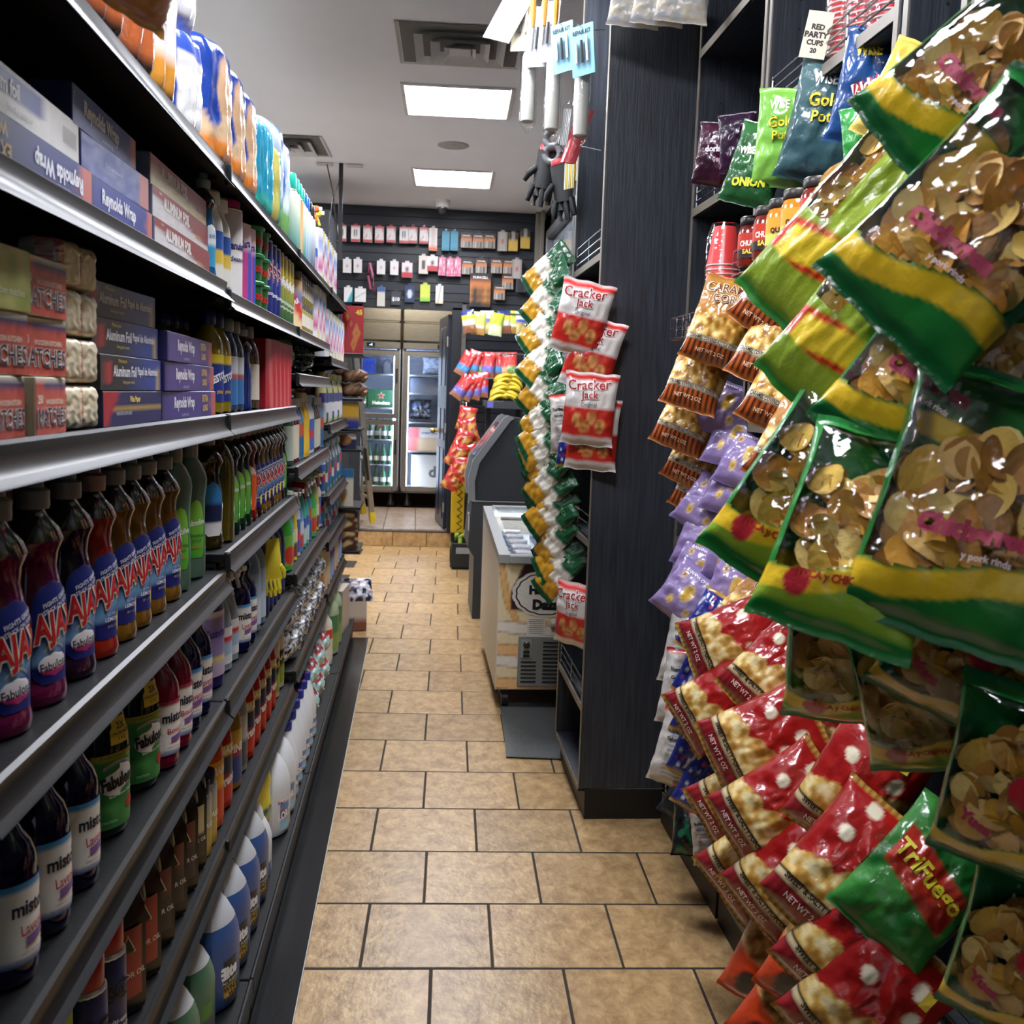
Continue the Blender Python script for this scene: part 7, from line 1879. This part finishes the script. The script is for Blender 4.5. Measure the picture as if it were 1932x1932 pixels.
# ================================================================ back room coolers
YC = 11.45
def cooler(x0, x1, split, label):
    e = link('glass_door_cooler', None)
    e.location = (0, 0, 0)
    tag(e, label, 'cooler', 'stainless glass-door coolers')
    z0, z1 = .32, 2.36
    xc, w = (x0 + x1) / 2, x1 - x0
    steel = mat('cooler_steel', '8d8a84', .3, metal=.85, grain=.1, gscale=12, stretch=(1, 1, 8))
    liner = mat('cooler_liner', 'b8c4d8', .5)
    b = MB().box((x0 + .02, YC + .33, (z0 + z1) / 2), (.04, .62, z1 - z0)).box((x1 - .02, YC + .33, (z0 + z1) / 2), (.04, .62, z1 - z0)).box((xc, YC + .62, (z0 + z1) / 2), (w, .04, z1 - z0)).box((xc, YC + .33, z0 + .03), (w, .62, .06)).box((xc, YC + .33, 2.13), (w, .62, .46))
    link('cabinet', b.build('cabinet', liner), e)
    for sx_ in (x0 + .055, x1 - .055):
        link('lamp', MB().box((sx_, YC + .06, 1.1), (.03, .03, 1.5)).build('lamp', mat('cooler_lamp', 'ffffff', .5, emit='d0e2ff', es=30.)), e)
    for k, (za, zb) in enumerate(((2.2, 2.36), (1.99, 2.19), (1.90, 1.98))):
        link('header_panel', MB().box((xc, YC + .0, (za + zb) / 2), (w - .01, .04, zb - za - .01), b=.003).build('header_panel', steel), e)
    link('trim_strip', MB().box((xc, YC - .025, 2.195), (w - .03, .012, .012)).build('trim_strip', mat('bright_strip', 'd8cfb8', .2, metal=.9)), e)
    dp = link('display', MB().box((xc + .05, YC - .022, 1.94), (.09, .006, .045), '0c1020').build('display', PLASTIC), e)
    link('digits', MB().text('-4', lambda u, z: (u, YC - .027, z), xc + .05, 1.94, .03, '9fc4ff').build('digits', mat('blue_digits', '9fc4ff', .5, emit='8ab8ff', es=4.)), dp)
    doors = [(z0 + .02, 1.12), (1.14, 1.88)] if split else [(z0 + .02, 1.88)]
    for za, zb in doors:
        d = MB()
        f_ = .055
        d.box((x0 + f_ / 2 + .01, YC - .01, (za + zb) / 2), (f_, .045, zb - za), b=.003).box((x1 - f_ / 2 - .01, YC - .01, (za + zb) / 2), (f_, .045, zb - za), b=.003)
        d.box((xc, YC - .01, za + f_ / 2), (w - .02 - 2 * f_, .045, f_), b=.003).box((xc, YC - .01, zb - f_ / 2), (w - .02 - 2 * f_, .045, f_), b=.003)
        dd = link('door', d.build('door', steel), e)
        link('pane', MB().box((xc, YC - .006, (za + zb) / 2), (w - .02 - 2 * f_, .006, zb - za - 2 * f_)).build('pane', CFILM), dd)
        link('handle', MB().box((x1 - .035, YC - .045, (za + zb) / 2 + .1), (.02, .03, .16), b=.004).build('handle', BLACKM), dd)
        link('gasket', MB().box((xc, YC - .032, zb + .004), (w - .06, .006, .006)).build('gasket', BLACKM), dd)
    for z in ((.62, .9, 1.25, 1.62) if split else (.78, 1.1, 1.42, 1.62)):
        link('wire_shelf', MB().box((xc, YC + .3, z), (w - .09, .5, .012)).build('wire_shelf', CHROME), e)
    for x in (x0 + .08, x1 - .08):
        for y in (YC + .08, YC + .5):
            link('caster', MB().lathe([(.02, .165), (.045, .17), (.045, .2), (.025, .23), (.025, .32)], 12, c=(x, y, 0), col='6a6a6a').build('caster', BLACKM), e)
XM = -0.184
cooler(XM - .76, XM - .012, True, 'stainless cooler with two stacked glass doors full of green bottles')
cooler(XM + .012, XM + .76, False, 'stainless cooler with one tall glass door beside the open door')
# contents
BTL = Kind('beer_bottle', 'bottle', [('glass', MB().lathe([(.028, 0), (.03, .004), (.03, .12), (.022, .15), (.013, .175), (.012, .22), (.014, .225)], 12).build('beer_glass', mat('green_bottle_glass', '2a6a44', .15, trans=.3), 40), []), ('label', MB().lathe([(.0308, .04), (.0308, .09)], 12, col='d8dcd8').build('beer_label', LABEL), [])])
xl = XM - .70
for zi, z in enumerate((.388, .626, .906, 1.256)):
    for k in range(8):
        if z == 1.256 and k > 3:
            continue
        place(BTL, f'{ORD[k]} green beer bottle on the {["lowest", "second", "third", "upper"][zi]} shelf of the two-door cooler', (xl + .05 + k * .078, YC + .12 + .02 * (k % 2), z + .0006), 0, group='green beer bottles')
def star(m, cx, y, cz, r, col):
    vs = [(cx, y, cz)]
    for i in range(10):
        t = pi / 2 + i * pi / 5
        k = r if i % 2 == 0 else r * .42
        vs.append((cx + k * cos(t), y, cz + k * sin(t)))
    m.add(vs, [(0, 1 + (i + 1) % 10, 1 + i)[::-1] for i in range(10)], col)
def beercase(col, tcol, txt, nm):
    k = carton('beer_case', 'beer case', .3, .2, .2, lambda u, v: col if v > -.55 else mix(col, '000000', .3), [(txt, 0, .05, .04, tcol, 0, .05, .28)] if txt else [])
    m = MB()
    star(m, 0, -.1015, .13, .045, 'e8e0dc')
    star(m, 0, -.1025, .13, .036, 'b82a30')
    k.parts.append(('star_emblem', m.build('star_emblem', INK, None), []))
    return k
BC = beercase('2c6a4c', 'f0f2ec', 'Heineken', 'g')
place(BC, 'green beer case with white lettering on the upper cooler shelf', (XM - .53, YC + .32, 1.2566), 0, group='beer cases')
place(BC, 'green beer case with red star beside the other one', (XM - .222, YC + .32, 1.2566), 0, group='beer cases')
WC = beercase('d4d8dc', 'f0f2ec', '', 'w')
place(WC, 'white beer pack with red star on the third cooler shelf', (XM - .53, YC + .34, .9066), 0, group='beer cases')
place(WC, 'white beer pack with red star nearest the tall-door cooler', (XM - .222, YC + .34, .9066), 0, group='beer cases')
e = carton('blue_crate', 'crate', .36, .24, .17, lambda u, v: '2a4fc0' if v < .7 else '3f6ae0')
place(e, 'blue plastic crate at the top of the two-door cooler', (XM - .48, YC + .3, 1.6266), 0)
JUGS = Kind('clear_jug', 'jug', [('jug', MB().lathe([(.05, 0), (.055, .01), (.055, .12), (.03, .15), (.02, .17)], 14).build('clear_jug', CLEAR, 40), [])])
place(JUGS, 'clear jug beside the blue crate in the cooler', (XM - .16, YC + .25, 1.6266), 0)
GBX = carton('grey_bin', 'box', .56, .3, .17, lambda u, v: '5a6478')
place(GBX, 'long grey bin on the tall cooler second shelf', (XM + .38, YC + .3, 1.4266), 0)
blk = bag('dark_trash_sack', 'bag', .32, .28, .26, lambda u, v: '1c2028' if nz(u * 3, v * 3, 1, 2.) > -.15 else '4a5a78', seed=91, wrinkle=.03)
place(blk, 'dark plastic sack in the middle of the tall cooler', (XM + .22, YC + .3, 1.245), 0, scale=.8)
wbl = bag('blue_white_sack', 'bag', .26, .24, .22, lambda u, v: '2a34a0' if nz(u * 2, v * 2, 1, 6.) > -.1 else 'c8d0e0', seed=93, wrinkle=.03)
place(wbl, 'blue and white plastic sack beside the dark sack in the cooler', (XM + .53, YC + .3, 1.24), 0, 0, 20, scale=.8)
clr = bag('clear_bottle_sack', 'bag', .34, .2, .2, lambda u, v: mix('8aa8d0', 'd8e4f4', .5 + nz(u * 4, v * 4, 1, 4.)), seed=95, wrinkle=.03)
place(clr, 'pale blue bottle sack on the tall cooler top shelf', (XM + .4, YC + .3, 1.735), 0)
CB1 = carton('cardboard_box', 'box', .42, .24, .14, lambda u, v: 'c8b49a' if u > -.5 else 'c86a6a')
place(CB1, 'tan and pink carton on the tall cooler lower shelf', (XM + .3, YC + .3, .7866), 0)
CB2 = carton('cardboard_box', 'box', .42, .22, .12, lambda u, v: 'd8d4cc' if u > -.4 else 'c86a70', [('cream cheese', .05, .06, .03, '4a6ab0', 0, .03)])
place(CB2, 'white carton stacked on the tan and pink one', (XM + .3, YC + .3, .9273), 0)
BBX = carton('large_white_box', 'box', .5, .3, .36, lambda u, v: 'd0cfc8')
mm = MB().text('d', lambda u, z: (u, -.1515, z), -.01, .17, .13, '5a6068', bold=.04).text('I', lambda u, z: (u, -.1515, z), .05, .17, .16, '5a6068', bold=.03)
BBX.parts.append(('emblem', mm.build('box_emblem', INK, None), []))
place(BBX, 'large white box with grey emblem at the foot of the tall cooler', (XM + .38, YC + .3, .3806), 0)
wb_ = bag('white_sack', 'bag', .16, .2, .16, lambda u, v: 'd8dce4', seed=97, wrinkle=.03)
place(wb_, 'small white sack beside the stacked cartons in the cooler', (XM + .6, YC + .3, .9), 0)
lp = bpy.data.lights.new('back_room_lamp', 'AREA')
lp.size = .9
lp.energy = 60
lp.color = (1., .88, .68)
lpo = link('back_room_lamp', lp)
lpo.location = (-.1, 10.4, 2.69)
# ladder
def ladder():
    e = link('step_ladder', None)
    tag(e, 'folded aluminium ladder with yellow feet leaning in the doorway', 'ladder')
    al = mat('ladder_aluminium', 'a3a3a0', .35, metal=.8, grain=.1)
    A = [Vector((-0.398,9.760,0.199)), Vector((-0.593,9.300,2.073))]
    B = [Vector((-0.512,10.200,0.230)), Vector((-0.652,9.360,1.982))]
    for q, (p0, p1) in enumerate((A, B)):
        d = (p1 - p0)
        m = MB().tube([p0 + d * .05, p1], .032, 4)
        link('rail', m.build('rail', al, 30), e)
        f = MB().tube([p0, p0 + d * .055], .036, 4, 'd8bc2c')
        link('yellow_foot', f.build('yellow_foot', PLASTIC, 30), e)
    for k in range(5):
        t = .12 + k * .2
        link('rung', MB().tube([A[0].lerp(A[1], t), B[0].lerp(B[1], t)], .014, 6).build('rung', al), e)
    t0, t1 = A[0].lerp(A[1], .22), A[0].lerp(A[1], .38)
    sk = MB().tube([t0 + Vector((0, -.034, 0)), t1 + Vector((0, -.034, 0))], .014, 4, '1c1c1c')
    link('warning_label', sk.build('warning_label', PLASTIC), e)
ladder()
# ================================================================ end of the left shelving
e = link('end_shelf_rack', None)
tag(e, 'black end rack with cookies and boxes by the ladder', 'rack')
YE = 6.22
EZ = [.50, .76, 1.10, 1.22, 1.395, 1.655]
for x in (-.78, -.50):
    for y in (6.40,):
        link('post', MB().box((x, y, .95), (.025, .025, 1.9)).build('post', BLACKM), e)
for z in EZ[:1] + EZ[1:]:
    link('shelf', MB().box((-.56, YE + .01, z - .008), (.48, .38, .016), b=.002).build('shelf', BLACKM), e)
def crk(u, v):
    for bx, by, r_ in ((-.5, .55, .16), (-.15, .25, .1), (.35, -.15, .34), (.1, -.62, .25)):
        if abs(u - bx) + abs(v - by) * .9 < r_ * 1.2:
            return 'c87a3a' if abs(u - bx) + abs(v - by) > .06 else '8a4a1c'
    return 'b02428'
CRK = carton('cracker_box', 'cracker box', .125, .06, .27, crk, [('45', .035, .235, .03, 'e8c83c', 0, .05)], nu=26, nv=44, top='a01c24', side='9c1c24')
place(CRK, 'red cracker box with orange crackers standing at the shelf end', (-.385, 6.1, 1.6556), -6)
BRD = MB()
for s_ in range(3):
    BRD.tube([(-.1 + k * .02, .022 * sin(k * 1.3 + s_ * 2.1), .035 + .016 * cos(k * 1.3 + s_ * 2.1)) for k in range(11)], [.012] + [.026] * 9 + [.012], 8, mix('6a4a34', 'a88468', s_ * .4))
BRK_ = Kind('braided_bread', 'bread', [('loaf', BRD.build('loaf', mat('bread_crust', rough=.5, attr=True, grain=.2), 60), [])])
for i, (x_, z_) in enumerate(((-.40, 1.405), (-.40, 1.487), (-.645, 1.405), (-.645, 1.487))):
    place(BRK_, f'{ORD[i]} brown braided loaf on the end rack under the cracker box', (x_, 6.12, z_ + .003), 10, group='braided loaves')
COO = carton('cookie_box', 'cookie box', .15, .08, .16, lambda u, v: 'd8a82c' if v > -.2 and u > -.3 else ('23348c' if v < -.2 else 'b8b4a8'), [('||||', -.05, .11, .04, '2a2a2a')], top='d8c8a8', side='d8b03c')
place(COO, 'yellow and blue cookie box on the end rack below the loaves', (-.42, 6.12, 1.2206), -8, scale=(1, 1, .92))
ck = MB()
def ck_p(u, v):
    return ('a8743c' if nz(u * 6, v * 6, 1, 3.) < .3 else '4a2a14') if (u + .1) ** 2 + (v - .1) ** 2 < .45 else ('23264a' if v < .2 else 'd0ccc4')
CKB = carton('cookie_pack', 'cookie pack', .13, .05, .095, ck_p, (), nu=20, nv=20)
place(CKB, 'cookie pack with chocolate chip picture on the end rack', (-.42, 6.1, 1.1006), -8)
WTX = carton('white_pizza_box', 'box', .12, .1, .22, lambda u, v: 'c8a45a' if (abs(u) < .4 and -.8 < v < -.3 and abs(u) < (v + .8)) else ('2a6a9a' if v > .5 else 'd0c8b4'), (), nu=20, nv=20)
place(WTX, 'white box with golden wedge picture on the end rack', (-.43, 6.12, .7606), -8)
CHB = carton('chocolate_box', 'chocolate box', .2, .16, .11, lambda u, v: '4a2418' if nz(u * 2, v * 2, 1, 5.) > 0 else ('c8b07a' if u > 0 else '8a5a4a'), (), nu=16, nv=12)
place(CHB, 'lower brown and cream chocolate box on the low end rack shelf', (-.44, 6.16, .5006), -6, group='chocolate boxes')
place(CHB, 'upper brown and cream chocolate box on the low end rack shelf', (-.45, 6.17, .6112), -10, group='chocolate boxes')
place(TRASH, 'crumpled white film bag slumped on the chocolate boxes', (-.45, 6.14, .735), 0, 20, 10, scale=.35)
PTS = carton('open_tray_carton', 'carton', .22, .2, .18, lambda u, v: 'c8bcae' if v > -.2 else '7a4a38')
place(PTS, 'open tan carton on the floor past the sage bottles', (-.40, 6.2, .0056), -10)
wf = bag('white_printed_film', 'bag', .2, .16, .08, lambda u, v: ('1c2430' if nz(u * 3, v * 3, 1, 4.) > .2 else ('c85a4a' if nz(u * 4, v * 4, 1, 8.) > .3 else 'ccd0dc')), seed=99, wrinkle=.02)
place(wf, 'white printed film pack on top of the open tan carton', (-.34, 6.16, .245), -10, 40, 0)
